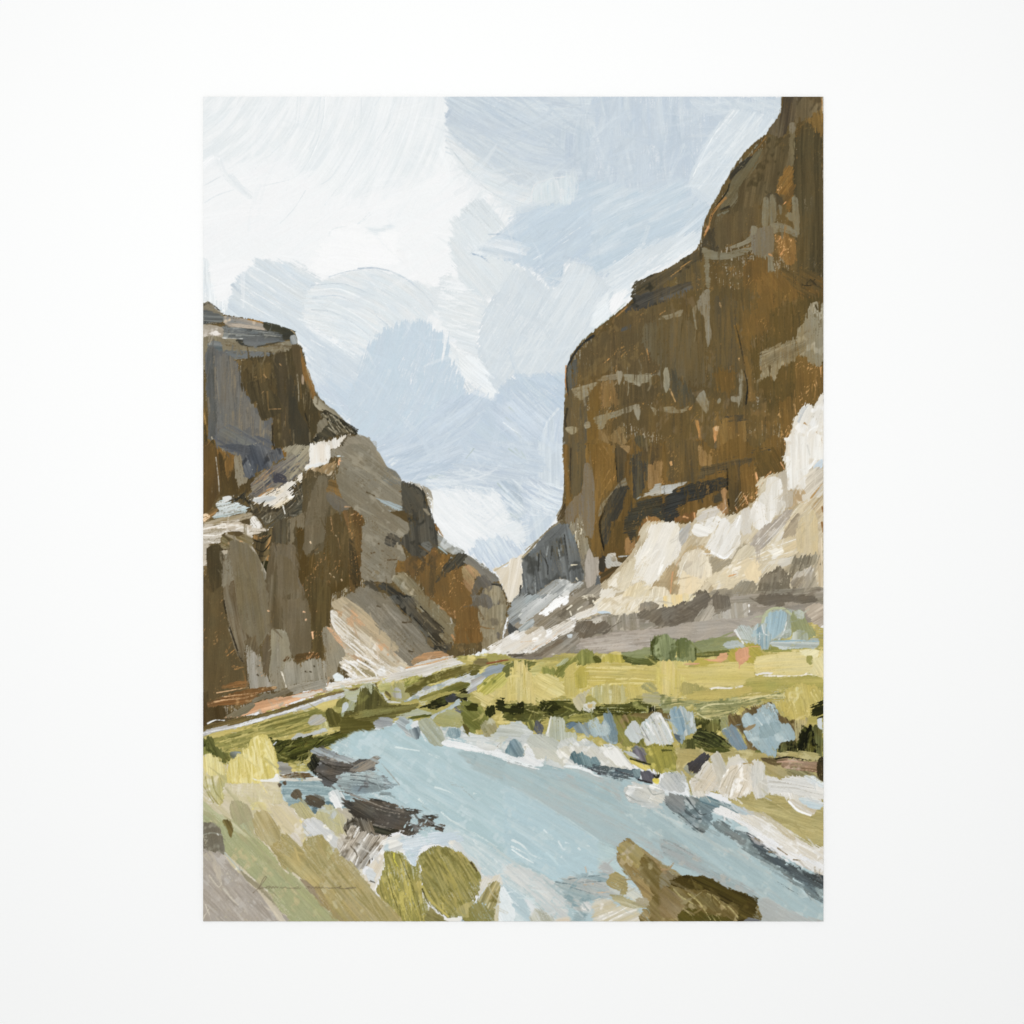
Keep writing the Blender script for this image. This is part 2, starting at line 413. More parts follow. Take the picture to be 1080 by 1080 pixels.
S('c5cedd', '905,233 1000,230 1080,245', 1.3, .8)
# arc edge and pale wedge in the middle
T(400, 220, 4.5)
S('cfd6e0', '0,287 60,300 150,350 220,410 270,480', 1.5, .8, op=.9)
P('e6e9ec', '270,480 260,410 290,350 340,300 360,340 440,400 520,450 490,540 470,600 470,700 420,690 330,600', 15, b=0.032, c2='dde1e5', r=2, soft=2.2)
P('f0f1f2', '270,440 300,360 350,330 420,380 340,440', 8, dry=.3, b=0.024, op=.8, soft=2.2)
F('f3f4f5 d9dee3', '280,350 360,330 500,440 480,680 300,560', 36, 12, 36, 1.5, da=7, op=0.48, seed=25, bend=.1)
P('d9dde6', '480,560 500,490 560,400 640,300 700,290 780,350 830,375 870,360 900,250 960,260 1040,320 1090,370 1090,560 990,600 980,640 890,760 860,800 640,800 560,890 500,840 470,720', -58, b=0.018, c2='d5dae4', r=2.2, soft=1)
P('e0e3ea', '820,380 870,370 900,260 980,290 1040,350 990,600 820,560', -58, b=0.024, c2='d7dce5', r=3, soft=4)
F('e6e9ee cfd6e0 e2e5ea', '500,520 640,300 820,380 900,260 1040,330 980,620 880,760 600,800 500,740', 110, -60, 60, 1.6, da=4, op=0.41, seed=26, bend=.08)
P('e9ecf1', '1000,560 1030,460 1090,400 1090,560', -40, b=0.024, soft=2.2)
P('e0e4e9', '315,640 420,700 480,720 560,880 540,905 500,885 400,790 330,710', 48, b=0.040, c2='e9ebee', r=1.4, arc='1300,-200', soft=2.2)
P('dcdfe6', '400,820 450,835 510,885 460,880 410,900', 60, dry=.3, soft=2.2)
# the big light blue patch
T(370, 310, 6.0)
P('cdd9e3', '0,560 30,560 60,470 80,400 95,340 140,300 180,260 215,222 250,225 300,190 350,172 395,178 440,172 490,180 520,210 560,235 585,250 597,320 600,400 640,440 660,440 665,480 710,520 722,600 740,650 800,640 890,665 940,680 940,1030 180,1030 0,830', -65, b=0.016, c2='c9d7e1', r=2.4, arc='-900,100', soft=2.2)
P('c6d2df', '200,900 400,840 560,740 640,650 740,640 890,665 930,700 940,1100 400,1150 180,1100 100,950', -38, b=0.024, c2='ced9e4', r=4, soft=10)
F('d7e0e8 c0cedc cbd7e2 d2dde6', '100,960 500,760 740,650 930,700 940,1030 300,1030', 80, -38, 50, 2.4, da=7, op=0.41, seed=28, bend=.12)
F('dbe1e8 d4dee7 c4d4df d0dde6', '80,420 350,180 560,230 600,400 720,560 600,740 60,740', 90, -64, 34, 1.6, da=6, op=0.37, seed=29, bend=.08)
for q in ('400,415 380,460', '335,400 300,470', '180,435 176,445', '385,545 380,570', '470,460 465,520', '90,745 110,748', '215,955 160,975', '680,530 672,600', '520,520 515,560'): S('e8e8ec', q, .9, .5, op=.9)
for q in ('450,740 520,738 600,750', '180,790 260,800', '640,740 720,640'): S('bccad6', q, 1, .6, op=.5)
# right blue patch beside the cliff
T(540, 310, 6.353)
P('cbd8e2', '-90,640 0,560 60,545 90,530 120,545 150,535 200,540 250,520 300,545 360,535 420,560 420,1110 -300,1110 -250,900', 42, b=0.024, c2='c2cfdd', r=1.6, soft=2.2)
P('c3cfdd', '60,660 180,720 330,760 250,850 180,1000 0,960 -120,900 -100,760', 42, b=0.036, c2='d0dae4', r=3, soft=4)
F('dde4ea b7c6d4 d3dde5', '0,580 200,560 340,560 350,760 200,900 0,900', 56, 42, 34, 1.3, da=4, op=0.48, seed=31, bend=.08)
S('e2e6ed', '310,770 260,830 220,900 195,1080', 2.5, 3, dry=.3)
P('d5dde6', '270,830 350,790 350,1090 190,1090 210,920', 90, b=0.028, c2='ccd6e1', r=1, soft=2.2)
F('e1e6ec c3cfdc', '230,850 345,800 345,1080 190,1080', 22, 94, 40, 1.6, da=3, op=0.41, seed=32, bend=.08)
for q in ('0,900 60,960', '60,1000 110,1060', '-20,760 30,800', '-40,830 10,870'): S('b9cdc6', q, 1.6, .8, op=.6, dry=.3)
S('edf0f3', '-60,860 0,905 40,930', 1.5, .8, dry=.3)
T(540, 470, 6.353)
P('c9d4e0', '-250,0 345,0 345,250 360,350 300,480 150,650 -60,760 -300,420', 80, b=0.024, c2='d3dbe5', r=0, soft=2.2)
P('cfd8e3', '170,0 340,0 340,260 300,340 200,350 175,200', 90, b=0.024, c2='d9dfe8', r=1, soft=2.2)
P('ccd6e2', '-100,190 100,230 340,280 355,350 310,440 150,420 0,470 -180,430', 28, b=0.048, c2='e0e5ec', r=3, arc='500,-350', soft=2.2)
F('e8ebf0 bac8d8 dde3ea f0f2f5', '-150,200 100,220 345,300 340,400 270,470 0,460 -150,380', 76, 32, 40, 1.3, da=6, op=0.51, seed=33, bend=.12)
P('c8d4e0', '-300,0 150,0 170,200 0,190 -180,230 -320,180', 12, b=0.024, c2='cfd9e3', r=4, soft=5)
P('d3dde5', '0,60 150,150 160,200 0,200 -100,140', 10, b=0.032, op=.7, soft=4)
F('dae1e9 bfcbd8', '-300,0 170,0 170,200 -200,180', 46, 18, 44, 1.8, da=18, op=0.41, seed=34, bend=.2)
for q in ('20,20 70,80', '60,40 100,100', '0,470 40,485'): S('b3c9c2', q, 1.8, 1, op=.6, dry=.3)
# white cloud between the canyon walls
T(370, 470, 6.0)
P('c7d3df', '190,0 700,0 640,160 620,260 480,270 330,215 230,120', -20, b=0.024, c2='cfd9e3', r=1, soft=3)
F('d8e0e8 bac8d6', '200,20 660,0 600,220 340,210', 46, -24, 50, 2, da=8, op=0.41, seed=35, bend=.2)
P('c4cfdc', '640,120 760,100 940,160 1080,120 1080,260 930,300 760,290 620,280 600,200', 10, b=0.024, c2='d0d8e2', r=3, soft=2.2)
F('e9ecf0 d8dfe7 e9ecf0', '500,180 920,130 900,290 520,330', 60, 8, 40, 1.6, da=12, op=0.48, seed=36, bend=.15)
S('b9cfcc', '490,205 600,190', 4, 3, op=.6, dry=.4)
P('eeeff1', '500,310 560,290 620,305 720,290 800,295 900,280 950,320 990,420 1040,470 1090,480 1090,640 980,600 900,590 850,620 760,680 700,650 600,600 540,490 505,400', 30, b=0.014, c2='e8eaed', r=2, arc='1400,-300', soft=2.2)
F('f7f7f8 dfe3e8 f3f3f4', '510,320 900,300 1000,440 960,580 740,670 560,520', 60, 36, 50, 1.8, da=6, op=0.41, seed=37, bend=.1)
P('e4e7eb', '930,500 1090,480 1090,700 980,640', -20, b=0.024, r=3, soft=5)
P('cdd7e4', '740,665 820,610 850,600 900,585 990,585 1030,620 1090,640 1090,730 1000,740 880,790 850,750 760,700', 55, b=0.036, c2='d7dfe8', r=3, soft=2.2)
F('e3e8ee c2cedd', '750,660 1000,590 1080,700 880,780', 30, 60, 24, 1.3, da=5, op=0.48, seed=38, bend=.08)
P('bfccd8', '930,235 960,290 1000,420 1080,475 1080,260 1000,220', 45, b=0.048, c2='dbe1e9', r=1.5, soft=2.2)
for q in ('930,240 980,300', '1010,430 1070,470', '780,20 730,80', '1000,20 1080,80'): S('b0c6c0', q, 1.6, .8, op=.7)
F('eef0f3 b5c4d3', '940,240 1080,220 1080,470 1000,410', 26, 38, 26, 1.2, da=5, op=0.48, seed=39, bend=.08)
for q in ('225,60 260,45', '240,100 280,70', '260,120 300,90'): S('e2e6ec', q, 2.5, 1, dry=.4)

# blue mixtures a shade deeper than the white ones
_bl = np.clip((COL[..., 2] - COL[..., 0]) / 0.06, 0, 1)[..., None]
COL *= 1.004 - _bl * np.array([0.030, 0.026, 0.020], np.float32)
# ================================================================ left canyon wall
PART('painted_cliff', 'left canyon wall in brown, grey and taupe strokes with a flat stepped top')
T(0, 0, 1)
P('6a5a38', '200,330 208,322 220,319 232,331 262,336 306,348 312,353 318,375 333,412 345,428 376,456 392,474 424,508 448,516 455,548 468,572 492,588 520,606 530,618 536,636 532,660 512,680 500,690 420,705 340,722 208,770 198,700', 90, b=.05, c2='57492f', r=.6, sp=('8a6a38', .18), c3='75623f')
# flat top
T(210, 310, 6.353)
P('8b826f', '0,80 15,64 30,62 60,55 90,68 125,105 155,128 165,160 150,185 80,200 0,210', 10, b=.06, c2='5d615c', m=.55, r=.8, c3='a8967c')
P('5c625f', '0,120 60,110 130,135 165,150 160,180 100,190 0,200', 5, b=.06, c2='747b78', dry=.15)
S('3c3d38', '20,190 100,195 215,208', 2.2, 1.2, dry=.2)
S('2f3029', '30,75 60,58 95,72 135,108', 1.2, .8, dry=.3)
P('a89c8e', '160,145 250,152 340,172 420,192 450,240 380,245 260,225 180,205', 8, b=.06, c2='7f8280', m=.35, r=.7, c3='c4b4a0')
P('b8aa9a', '215,200 300,205 440,235 420,248 300,240', 8, b=.05, dry=.1)
S('a4702f', '330,172 380,180 440,195', 1.2, 1, dry=.1)
P('4a4a3d', '430,195 480,192 540,215 620,240 640,262 590,290 500,270 440,232', 20, b=.08, c2='34352b', r=.8)
P('6e7674', '150,215 260,225 400,245 520,260 580,290 560,320 470,330 420,350 330,355 250,320 160,300', 4, b=.07, c2='50544f', m=.5, r=1, c3='8a8f88')
F('8f9692 3f423c a9a79c 5d6562', '160,215 560,265 560,300 160,295', 22, 4, 18, 1.3, seed=41, da=3, op=.8)
P('3a3a31', '560,265 625,255 640,290 570,308', 5, b=.06)
P('78807f', '605,290 640,275 658,310 650,340 615,345', 70, b=.05, c2='9aa09c')
S('b9a27c', '618,243 640,262', 1.2, 1)
P('b4a897', '20,215 100,210 160,225 160,290 110,300 20,320', 20, b=.05, c2='9f9280', c3='cabfb2')
P('e6dfd8', '70,265 110,248 150,270 110,280', 10, b=.03, r=.8)
P('91876f', '27,300 110,285 165,300 165,400 60,420 27,480', 80, b=.05, c2='7e7561')
P('8e846e', '170,310 250,300 300,330 420,355 500,340 600,310 620,345 600,400 440,385 300,385 180,380', 3, b=.04, c2='7d745f', c3='9d9480')
S('e2dfd8', '160,295 230,297 290,300', .8, .6, dry=.2)
P('3d3d35', '240,310 290,305 310,340 380,355 300,352', 10, b=.05, dry=.2)
P('707675', '295,320 340,290 420,285 520,300 560,320 470,330 370,352 310,345', -3, b=.06, c2='565b59')
S('4c4a3e', '380,355 460,338 540,320', 1.2, .8, dry=.3)
P('6d7372', '150,385 300,380 440,390 530,400 440,425 280,435 120,432', 2, b=.05, c2='5f6462', r=.8)
S('9b9c95', '105,430 160,400 190,385', .8, .5, dry=.2)
P('5f6868', '60,330 110,315 150,330 150,390 60,420', 5, b=.05, c2='757c79')
# slate face
P('6b6a66', '45,400 75,350 150,385 240,440 275,520 300,640 380,760 450,850 490,830 490,1000 430,1090 200,1080 110,1020 60,980 55,700', 90, b=.05, c2='5f605f', r=.9, c3='7d776b')
P('7a7468', '110,430 230,440 270,560 320,700 390,800 430,900 330,900 180,980 130,900', 90, b=.05, c2='6e6c66', dry=.1, r=1.5)
P('62635f', '50,420 110,410 110,980 75,970', 90, b=.05, c2='4f504b', dry=.1)
F('8a7f6c 5a5b5a 4f504c 8f8067 706e68', '60,420 240,440 380,800 490,860 480,1080 100,1010', 70, 90, 26, 1.5, seed=42, da=4, op=.6, dry=.45)
P('5e6064', '90,960 200,880 350,940 490,990 480,1080 250,1080 120,1020', 30, b=.05, c2='717068', dry=.2, r=1)
S('a39a88', '85,960 120,1030 220,1075', 1, .6, dry=.4)
S('9d957f', '360,1010 420,990 500,985', 1.2, .6, dry=.3)
P('8a6a33', '25,780 50,850 60,970 100,980 130,1030 210,1090 25,1090', 90, b=.05, c2='6c5327', r=1)
P('4f4328', '27,880 50,890 60,1000 100,975 110,1090 27,1090', 90, b=.05, dry=.2)
S('b78a4a', '32,800 45,870', 1, .8, dry=.2)
# dark brown front
P('5a4e34', '270,520 280,455 330,430 440,420 500,400 600,370 650,340 690,370 720,500 770,660 800,750 800,820 860,840 770,960 765,1040 740,1050 660,1060 620,1040 540,1030 510,1060 490,980 490,830 430,850 400,800 380,720 350,735 330,680 320,600 280,600', 88, b=.06, c2='4a412c', r=1, c3='6a5b3d')
P('6b5a38', '300,450 400,440 470,470 470,560 400,570 340,520', 80, b=.05, c2='5a4d33', r=1.5, dry=.1, sp=('9a7a48', .1))
P('554c39', '500,420 580,400 600,500 590,600 650,700 700,860 700,1040 560,1030 540,800 520,650', 88, b=.05, c2='463f2f', dry=.1)
P('4a4434', '590,560 620,560 660,640 670,760 730,900 765,1030 740,1050 630,1040 610,900', 88, b=.05, c2='3c382c')
P('463f2d', '320,600 380,580 440,560 470,640 540,700 570,780 540,800 440,840 400,800 380,720 350,735', 75, b=.05, c2='544a33')
P('6e6047', '620,350 670,345 690,400 690,560 700,600 660,610 640,480', 88, b=.06, c2='544a35', dry=.1)
P('52482f', '660,610 730,620 800,740 800,900 770,940 720,840 670,780', 88, b=.05, c2='473f2b')
P('9a6c33', '680,365 700,430 740,540 765,600 780,670 765,715 745,680 740,640 700,560 690,480', 80, b=.06, c2='7d5b2f', r=.6)
S('a9a79b', '725,500 745,570 775,650', .8, .6, dry=.3)
S('8f8570', '655,540 665,620 668,720', 1.6, .8, dry=.3)
P('a58f77', '690,540 705,560 705,610 690,600', 90)
F('8f8163 8a6b3c 3b3425 776a4d', '300,450 650,370 760,700 740,1030 510,1030 400,800', 50, 88, 14, 1.2, seed=43, da=5, op=.6)
for q in ('500,1020 485,1045', '545,770 470,772', '435,540 450,560', '540,470 550,480', '430,655 420,665'): S('b98a56', q, 1, .7, dry=.3, op=.8)
S('2c291f', '490,880 495,1000 515,1060', 1.6, 1.2, dry=.2)
S('2c291f', '710,800 740,900', 1, .8, dry=.2)
for x in (285, 303, 350, 510, 640, 660, 520): S('4a412c', '%d,600 %d,650' % (x, x + 4) if x < 400 else '%d,1030 %d,1065' % (x, x), 2, 1)
# ledge to the right
P('8e8671', '775,680 850,740 920,790 960,840 900,820 850,780 800,780 770,720', 40, b=.05, c2='a09781', r=.7)
P('38352a', '790,790 850,780 900,810 960,840 1050,905 1060,935 1000,945 900,960 860,975 800,1000 770,990 790,930 850,870 870,850', 30, b=.12, c2='4c4636', r=1.4, c3='6c6450', th=1.6)
P('857c68', '800,850 850,835 860,870 820,920 790,930', 60, b=.05, dry=.15)
for q in ('860,800 900,900 940,930', '900,820 930,880 970,930', '930,840 970,890 1000,930', '830,800 870,840 900,850'): S('b5ab92', q, .8, .5, dry=.45)
F('b7ad95 2b2920 5c5542', '860,800 1040,900 1040,940 880,960', 30, 50, 12, .9, seed=44, da=8, op=.8)
P('e9e4db', '770,1010 830,980 900,975 940,950 1010,940 980,980 940,1030 880,1040 870,1090 760,1090 740,1060', 85, b=.05, c2='d5ccbe', r=1.5)
P('4b4638', '950,990 1000,945 1060,960 1080,1000 1060,1025 960,1020', 20, b=.1, c2='6b6454', r=1)
P('8d8574', '1000,960 1140,960 1180,1090 880,1090 880,1050 960,1020', 40, b=.05)
P('8a826e', '520,1040 620,1035 680,1050 750,1050 740,1100 520,1100', 85, b=.05, c2='998f79')
P('8a642c', '545,1030 580,1050 580,1090 550,1090', 88, b=.05)
# the lower left wall
T(210, 470, 6.353)
P('6b522b', '20,0 110,0 130,40 220,60 250,100 230,200 250,300 160,330 130,340 60,440 20,450', 90, b=.05, c2='57452a', r=.8, sp=('9b7038', .12))
P('86602d', '110,0 140,25 240,70 235,120 200,190 180,210 160,100 120,60', 88, b=.05, c2='9a6e35', r=1)
P('5b4a2a', '130,60 160,90 180,200 200,230 240,160 260,270 320,230 390,210 330,310 280,320 150,330', 80, b=.05, c2='4a3d25', r=1)
S('c1b9ab', '112,80 128,200 136,325', .8, .6, dry=.25)
P('968d79', '230,90 260,65 290,80 290,150 330,220 300,260 260,275 240,220 235,150', 80, b=.05, c2='857b67', r=1.5, dry=.05)
P('4f5257', '290,60 320,0 430,0 460,40 550,20 560,80 520,110 450,160 380,180 360,215 300,215 285,150', 70, b=.07, c2='656769', r=1.2, c3='3b3d40')
P('62646a', '130,0 330,0 330,60 250,50 200,40', 15, b=.06, c2='4d4f52', r=1.2)
S('b9b6a8', '315,70 345,140 355,160', 1, .6, dry=.3)
P('6f6a66', '380,210 430,170 560,100 650,55 740,25 745,110 700,180 640,230 520,300 440,320 380,360 340,340 350,280', -38, b=.07, c2='847c6c', r=1.5, c3='57585c')
F('b08a60 4e5057 a2967e 42444a 8b8373', '360,330 380,220 560,110 740,40 740,120 560,270', 40, -38, 26, 1.3, seed=46, da=5, op=.75)
P('8b826e', '560,30 620,0 740,0 740,110 700,170 600,230 560,230 620,140 650,70', -50, b=.05, c2='9b927c', dry=.15, r=1)
P('45444a', '500,180 570,200 600,240 540,250 500,240', 30, dry=.3)
P('b6834f', '440,300 500,280 560,290 500,310 440,340 380,360', -30, b=.08, dry=.3, c2='d9cbb6')
P('efebe3', '745,0 870,0 875,110 800,130 720,150 740,100', 88, b=.03, c2='e3d9cb', r=1.2)
P('ebe5db', '640,230 680,190 740,150 760,180 700,230 640,270 620,350 520,410 440,410 350,370 400,340 480,330 530,300', -38, b=.07, c2='d9cdb8', r=1.8, c3='f4f1ea')
P('e7e7e4', '720,140 790,115 870,115 800,140 740,170', -12, b=.04)
P('b89a74', '710,210 740,150 820,140 910,110 920,150 870,220 820,205 760,215', -50, b=.08, c2='9b7c52', r=1, c3='dccab0')
P('e3a878', '940,85 990,90 990,105 930,135', 20, b=.05, c2='d8b08c')
S('c9d6da', '930,70 990,75', 1.4, 1)
P('c3c8c5', '400,345 470,335 520,350 440,390 350,370', -10, b=.05, dry=.2, c2='e4e1d8')
# dark crumbly band
P('4b4639', '700,240 760,240 760,300 730,350 700,430 660,470 600,490 560,500 500,530 450,540 400,480 350,450 330,400 290,370 190,375 200,350 300,340 360,380 440,400 520,420 580,400 640,370 620,330 640,290', -40, b=.12, c2='5e5848', r=2.6, c3='373328', th=1.6)
F('cfc6b2 2e2b22 8e866f 716a55 3a362b', '330,400 440,400 560,420 640,370 640,300 740,240 750,320 680,450 500,520 420,500', 110, -50, 6, .8, seed=47, da=40, op=.6)
for q in ('560,400 575,455', '640,480 665,492'): S('e9e5da', q, 1.2, .8, dry=.2)
S('2f2c22', '350,340 330,380 300,340', 3, 2, dry=.2)
P('dfe0dc', '160,345 215,340 220,355 180,378 155,370', -8, b=.04)
P('afbfc0', '115,400 150,370 190,375 260,380 320,430 350,450 200,470 120,485 75,480 130,440', -15, b=.07, c2='cdd6d4', r=1.6)
P('6e5a38', '60,440 110,420 130,430 75,485 25,520 25,470', -30, b=.05, c2='b07f4a')
P('e7c9a4', '25,460 60,455 75,480 30,510', -20, dry=.2)
P('b3a48a', '30,520 120,490 260,465 340,445 360,480 300,500 200,515 60,540', -18, b=.08, c2='8d7a58', c3='cfc6b6')
P('ede8e0', '350,480 380,475 415,520 420,545 370,570 340,560', 60, b=.04)
P('d3c8b8', '20,545 120,525 240,512 310,515 350,540 400,560 495,545 470,565 360,600 355,660 300,590 200,580 150,610 130,650 80,655 50,690 45,790 20,790', -5, b=.06, c2='beb19e', r=1, c3='e3dbcf')
for q in ('30,560 160,530 290,540 330,580', '30,600 120,600 200,570', '250,560 290,550 330,570', '60,640 100,650'): S('efe9e0', q, 1.6, 1, dry=.3)
for q in ('30,590 160,560 270,560', '30,630 80,640'): S('a79a84', q, 1.2, 1, dry=.4)
# curled strokes
P('4f4630', '360,620 400,590 480,560 495,560 490,660 470,770 430,790 400,760 370,680', 100, b=.1, c2='6b5d3f', r=1, c3='a07440', th=1.5)
for q in ('370,630 430,650 480,600', '380,690 430,710 480,650', '390,740 440,740'): S('2f2b1f', q, 1.4, 1, dry=.3)
S('c38a52', '410,620 450,600 480,580', 1.4, .8, dry=.4)
P('77693f', '140,640 150,600 170,590 200,610 260,610 300,590 350,620 360,680 340,740 230,690 215,720 150,700', 30, b=.09, c2='8b7f68', r=.8, c3='b08d62', th=1.5)
S('9e937d', '180,600 240,620 245,680 200,720', 3, 3, b=.08)
S('5a4c30', '165,600 210,640 220,690 170,700', 3, 2, b=.08)
P('514730', '50,700 90,660 145,660 165,700 165,760 160,990 100,980 70,900 55,800', 92, b=.06, c2='423a27', r=1)
P('b5aa97', '150,705 190,700 185,745 165,730', 60)
S('2b281c', '100,980 160,990', 1.6, 1.2)
P('2d2b16', '415,780 465,775 460,860 440,850', 90)
P('b6ad9e', '355,680 400,750 450,860 450,900 430,880 380,780', 65, b=.04)
P('8b826e', '345,690 380,720 440,850 450,880 445,1100 170,1100 165,760 200,720 240,690', 90, b=.05, c2='7b7260', r=.7, th=1.6)
# columns
P('60553d', '700,170 860,200 870,240 870,450 840,560 840,700 700,760 690,1100 450,1100 460,820 480,660 500,560 580,490 650,480 690,440', 90, b=.05, c2='4f452f', r=1, sp=('8a6638', .1))
P('7b705a', '790,210 830,200 860,220 865,260 880,310 875,400 850,460 840,560 830,640 760,700 700,760 670,770 690,700 700,560 715,430 740,350 770,270', 92, b=.04, c2='6b614c', r=.8, th=1.4)
P('7a705b', '590,500 640,480 700,450 700,540 680,570 650,540 630,560 635,640 600,660 590,560', 92, b=.05)
P('463f33', '500,540 540,500 590,490 600,560 600,640 570,680 510,650 495,600', 90, b=.06, c2='56503f', r=1.5)
P('665a43', '480,660 510,650 600,665 640,660 665,760 670,830 660,900 700,900 715,960 710,1100 455,1100 460,900 460,800', 92, b=.05, c2='776c57', r=1)
P('796f5c', '490,670 620,665 650,740 660,880 710,910 715,980 650,1090 540,1090 540,800 500,720', 92, b=.05, c2='6a604c', dry=.15, r=1)
P('5f4b25', '650,560 700,570 690,700 740,740 840,690 860,480 990,470 1010,620 1050,720 1050,900 970,960 890,1010 880,1090 715,1090 715,960 670,880 670,760', 90, b=.05, c2='51401f', r=1, sp=('b57b42', .16))
P('6a5026', '870,230 930,240 1020,270 1010,370 960,370 860,320', 20, b=.06, c2='8c6530', sp=('c08a55', .12))
P('7d7568', '850,320 880,310 940,345 1010,380 1020,400 990,430 950,440 900,420 860,370', 25, b=.05, c2='6a655c', r=.7)
S('e0a878', '975,410 1015,412', 1.5, 1)
P('8b6030', '980,440 1080,480 1090,700 1060,720 1020,600 990,500', 70, b=.07, c2='5e4622', sp=('d2935a', .3), r=1.5)
P('48412f', '1000,600 1050,680 1080,740 1080,860 1040,960 1010,940 1020,800', 80, b=.07, c2='5c4d30', r=1.5)
for q in ('880,480 890,540 900,600', '1010,580 1060,680 1075,760', '930,620 945,690'): S('c48a55', q, 1, .7, dry=.4)
for q in ('880,855 888,868', '900,875 908,882', '915,600 922,606', '745,645 750,655', '955,895 960,905'): S('eac9a2', q, 1.2, .8)
S('b5a88a', '980,960 975,1010', 2.5, 2, dry=.4)
F('4a3d22 7c5f30 8b6a3a 4a3f28', '680,770 850,700 1000,480 1050,720 900,1000 720,1000', 46, 90, 16, 1.2, seed=48, da=6, op=.6)
# below
T(210, 630, 6.353)
P('695a3b', '20,-90 80,-30 160,-80 180,60 200,240 290,440 310,470 320,560 340,620 250,640 160,660 60,690 30,620 20,300', 92, b=.05, c2='5c4e33', r=.8, sp=('9a7444', .16))
P('6a5b42', '165,-60 300,-140 460,-40 470,0 485,220 470,250 380,300 340,270 310,330 300,430 270,400 210,260 180,100', 80, b=.05, c2='7c725e', m=.5, r=.8, th=1.5)
P('7e745e', '200,-330 250,-380 330,-350 400,-260 440,-130 465,0 480,200 440,260 400,330 330,260 270,150', 85, b=.045, c2='74694f', r=1)
S('2c271c', '165,20 190,150 230,280 270,390 300,440', 1.4, 2.0, dry=.3, op=.85)
for q in ('180,370 215,300', '190,390 240,350', '225,460 300,470', '240,480 300,465'): S('a9763f', q, 2, 1, dry=.45)
P('64583f', '465,-90 520,-200 560,-60 640,-120 720,20 745,90 745,360 700,400 650,420 610,360 580,240 520,210 490,215', 92, b=.05, c2='756a54', m=.55, r=1)
P('796e58', '520,-260 620,-240 660,-60 560,10 700,15 745,90 750,350 660,390 620,350 600,250 560,150', 90, b=.04, c2='6b6049', r=1)
P('54472a', '690,-80 760,-160 880,-60 880,0 880,80 880,190 830,220 840,400 800,410 760,380 750,200 745,60', 90, b=.05, c2='60512f', sp=('a8784a', .1))
for q in ('760,235 764,275', '700,95 710,98', '715,150 718,154', '463,90 467,92', '740,370 742,390', '765,370 768,390'): S('efb98c', q, 1.6, 1.4)
P('5d4626', '650,380 800,370 800,410 740,410 660,430', 0, b=.06, sp=('b27a48', .3), dry=.1)
P('98907f', '310,340 345,320 390,390 415,400 420,440 440,520 470,560 495,610 440,640 350,640 330,560 320,450', 88, b=.04, c2='a39c8f', r=.7, sp=('c3936a', .05))
P('6d6048', '300,300 340,270 380,260 390,330 410,340 400,390 370,370 340,330', 100, b=.06)
P('695d48', '430,300 470,250 480,270 475,480 460,525 430,490 420,400', 95, b=.05)
P('999078', '480,230 530,210 570,225 600,290 605,340 620,380 615,420 640,430 660,470 665,560 590,600 550,620 500,630 470,560 470,480 480,380', 88, b=.05, c2='8a8270', r=.8, c3='b0a896')
P('6b4f2f', '565,420 600,390 600,410 575,430', -30, b=.05)
S('ece3d2', '555,500 570,550 585,600', 1.6, 1.2, dry=.2)
P('8f8774', '570,440 620,420 665,440 740,420 800,405 850,430 855,520 855,600 820,620 750,560 660,590 580,600 570,520', 85, b=.05, c2='9d9583', r=1.2, dry=.03)
for q in ('390,460 395,462', '745,498 750,500', '715,498 720,500', '390,518 398,525', '770,460 774,464'): S('4c4434', q, 1.8, 1.4)
P('9a6a3a', '155,600 250,560 320,560 330,600 240,610 180,615', -8, b=.12, c2='6b4c28', r=1, sp=('c99a66', .25))
P('8c5f34', '50,710 130,680 330,610 500,595 500,620 400,650 350,700 200,720 90,740', -10, b=.14, c2='6f4e2a', r=1, c3='b58a5a')
for q in ('120,640 230,620 330,605', '60,720 160,690 300,675 380,650', '100,700 200,680 330,665', '90,740 200,735 320,705', '170,665 300,650 420,640'): S('cda273', q, 1, .6, dry=.35)
P('57482c', '25,640 60,650 60,740 150,730 175,770 160,820 60,850 25,870', 80, b=.05, c2='48391f', dry=.05)
P('8b8370', '350,690 430,650 520,630 640,590 760,560 780,570 650,610 560,660 420,690 370,710', -22, b=.07, c2='756c58', r=1)
P('8a8372', '600,600 680,580 800,560 855,600 820,640 800,620 700,625 650,650', -15, b=.06, c2='9c9585', r=1)
P('c9956c', '160,810 300,760 360,710 500,670 640,655 800,622 860,630 700,680 560,740 400,775 280,800', -17, b=.07, c2='d9ab85', r=1, c3='b9a68e')
P('d9cfc2', '600,665 750,630 830,628 720,670', -15, b=.05, dry=.3)
P('8c8470', '180,785 260,750 350,700 375,720 330,770 250,800 190,805', -30, b=.07, c2='746b55', r=.8)
S('e8ebec', '60,845 110,822 170,825', 1.6, 1, dry=.2)
# right part of the left wall
T(370, 470, 6.0)
P('8b8371', '-30,0 110,0 130,30 160,30 185,50 225,135 290,165 325,235 330,310 330,420 370,500 365,560 310,580 340,680 350,730 290,740 280,830 260,850 240,870 60,830 70,640 70,520 100,480 30,420 -50,330 -90,200', 35, b=.04, c2='7e7664', r=.6, c3='968e7c')
F('a39b88 756d5a 9a917d', '0,0 120,20 320,240 360,560 200,600 60,480', 40, 38, 36, 1.4, seed=50, da=5, op=.45)
P('8f8571', '125,30 165,35 190,60 220,130 180,100', 45, b=.04, c2='a3987f')
P('6d736e', '225,140 290,165 322,235 250,250 200,220', 30, dry=.5, op=.6)
S('4b3f28', '100,292 150,318', 1, 1.2)
P('8b8c84', '160,330 230,350 330,390 330,415 250,415 180,350', 25, b=.05, dry=.35, c2='a2b2b8')
P('5b4a2c', '250,420 340,415 360,430 365,490 300,450', 30)
P('7a5428', '300,290 328,283 328,298', 0)
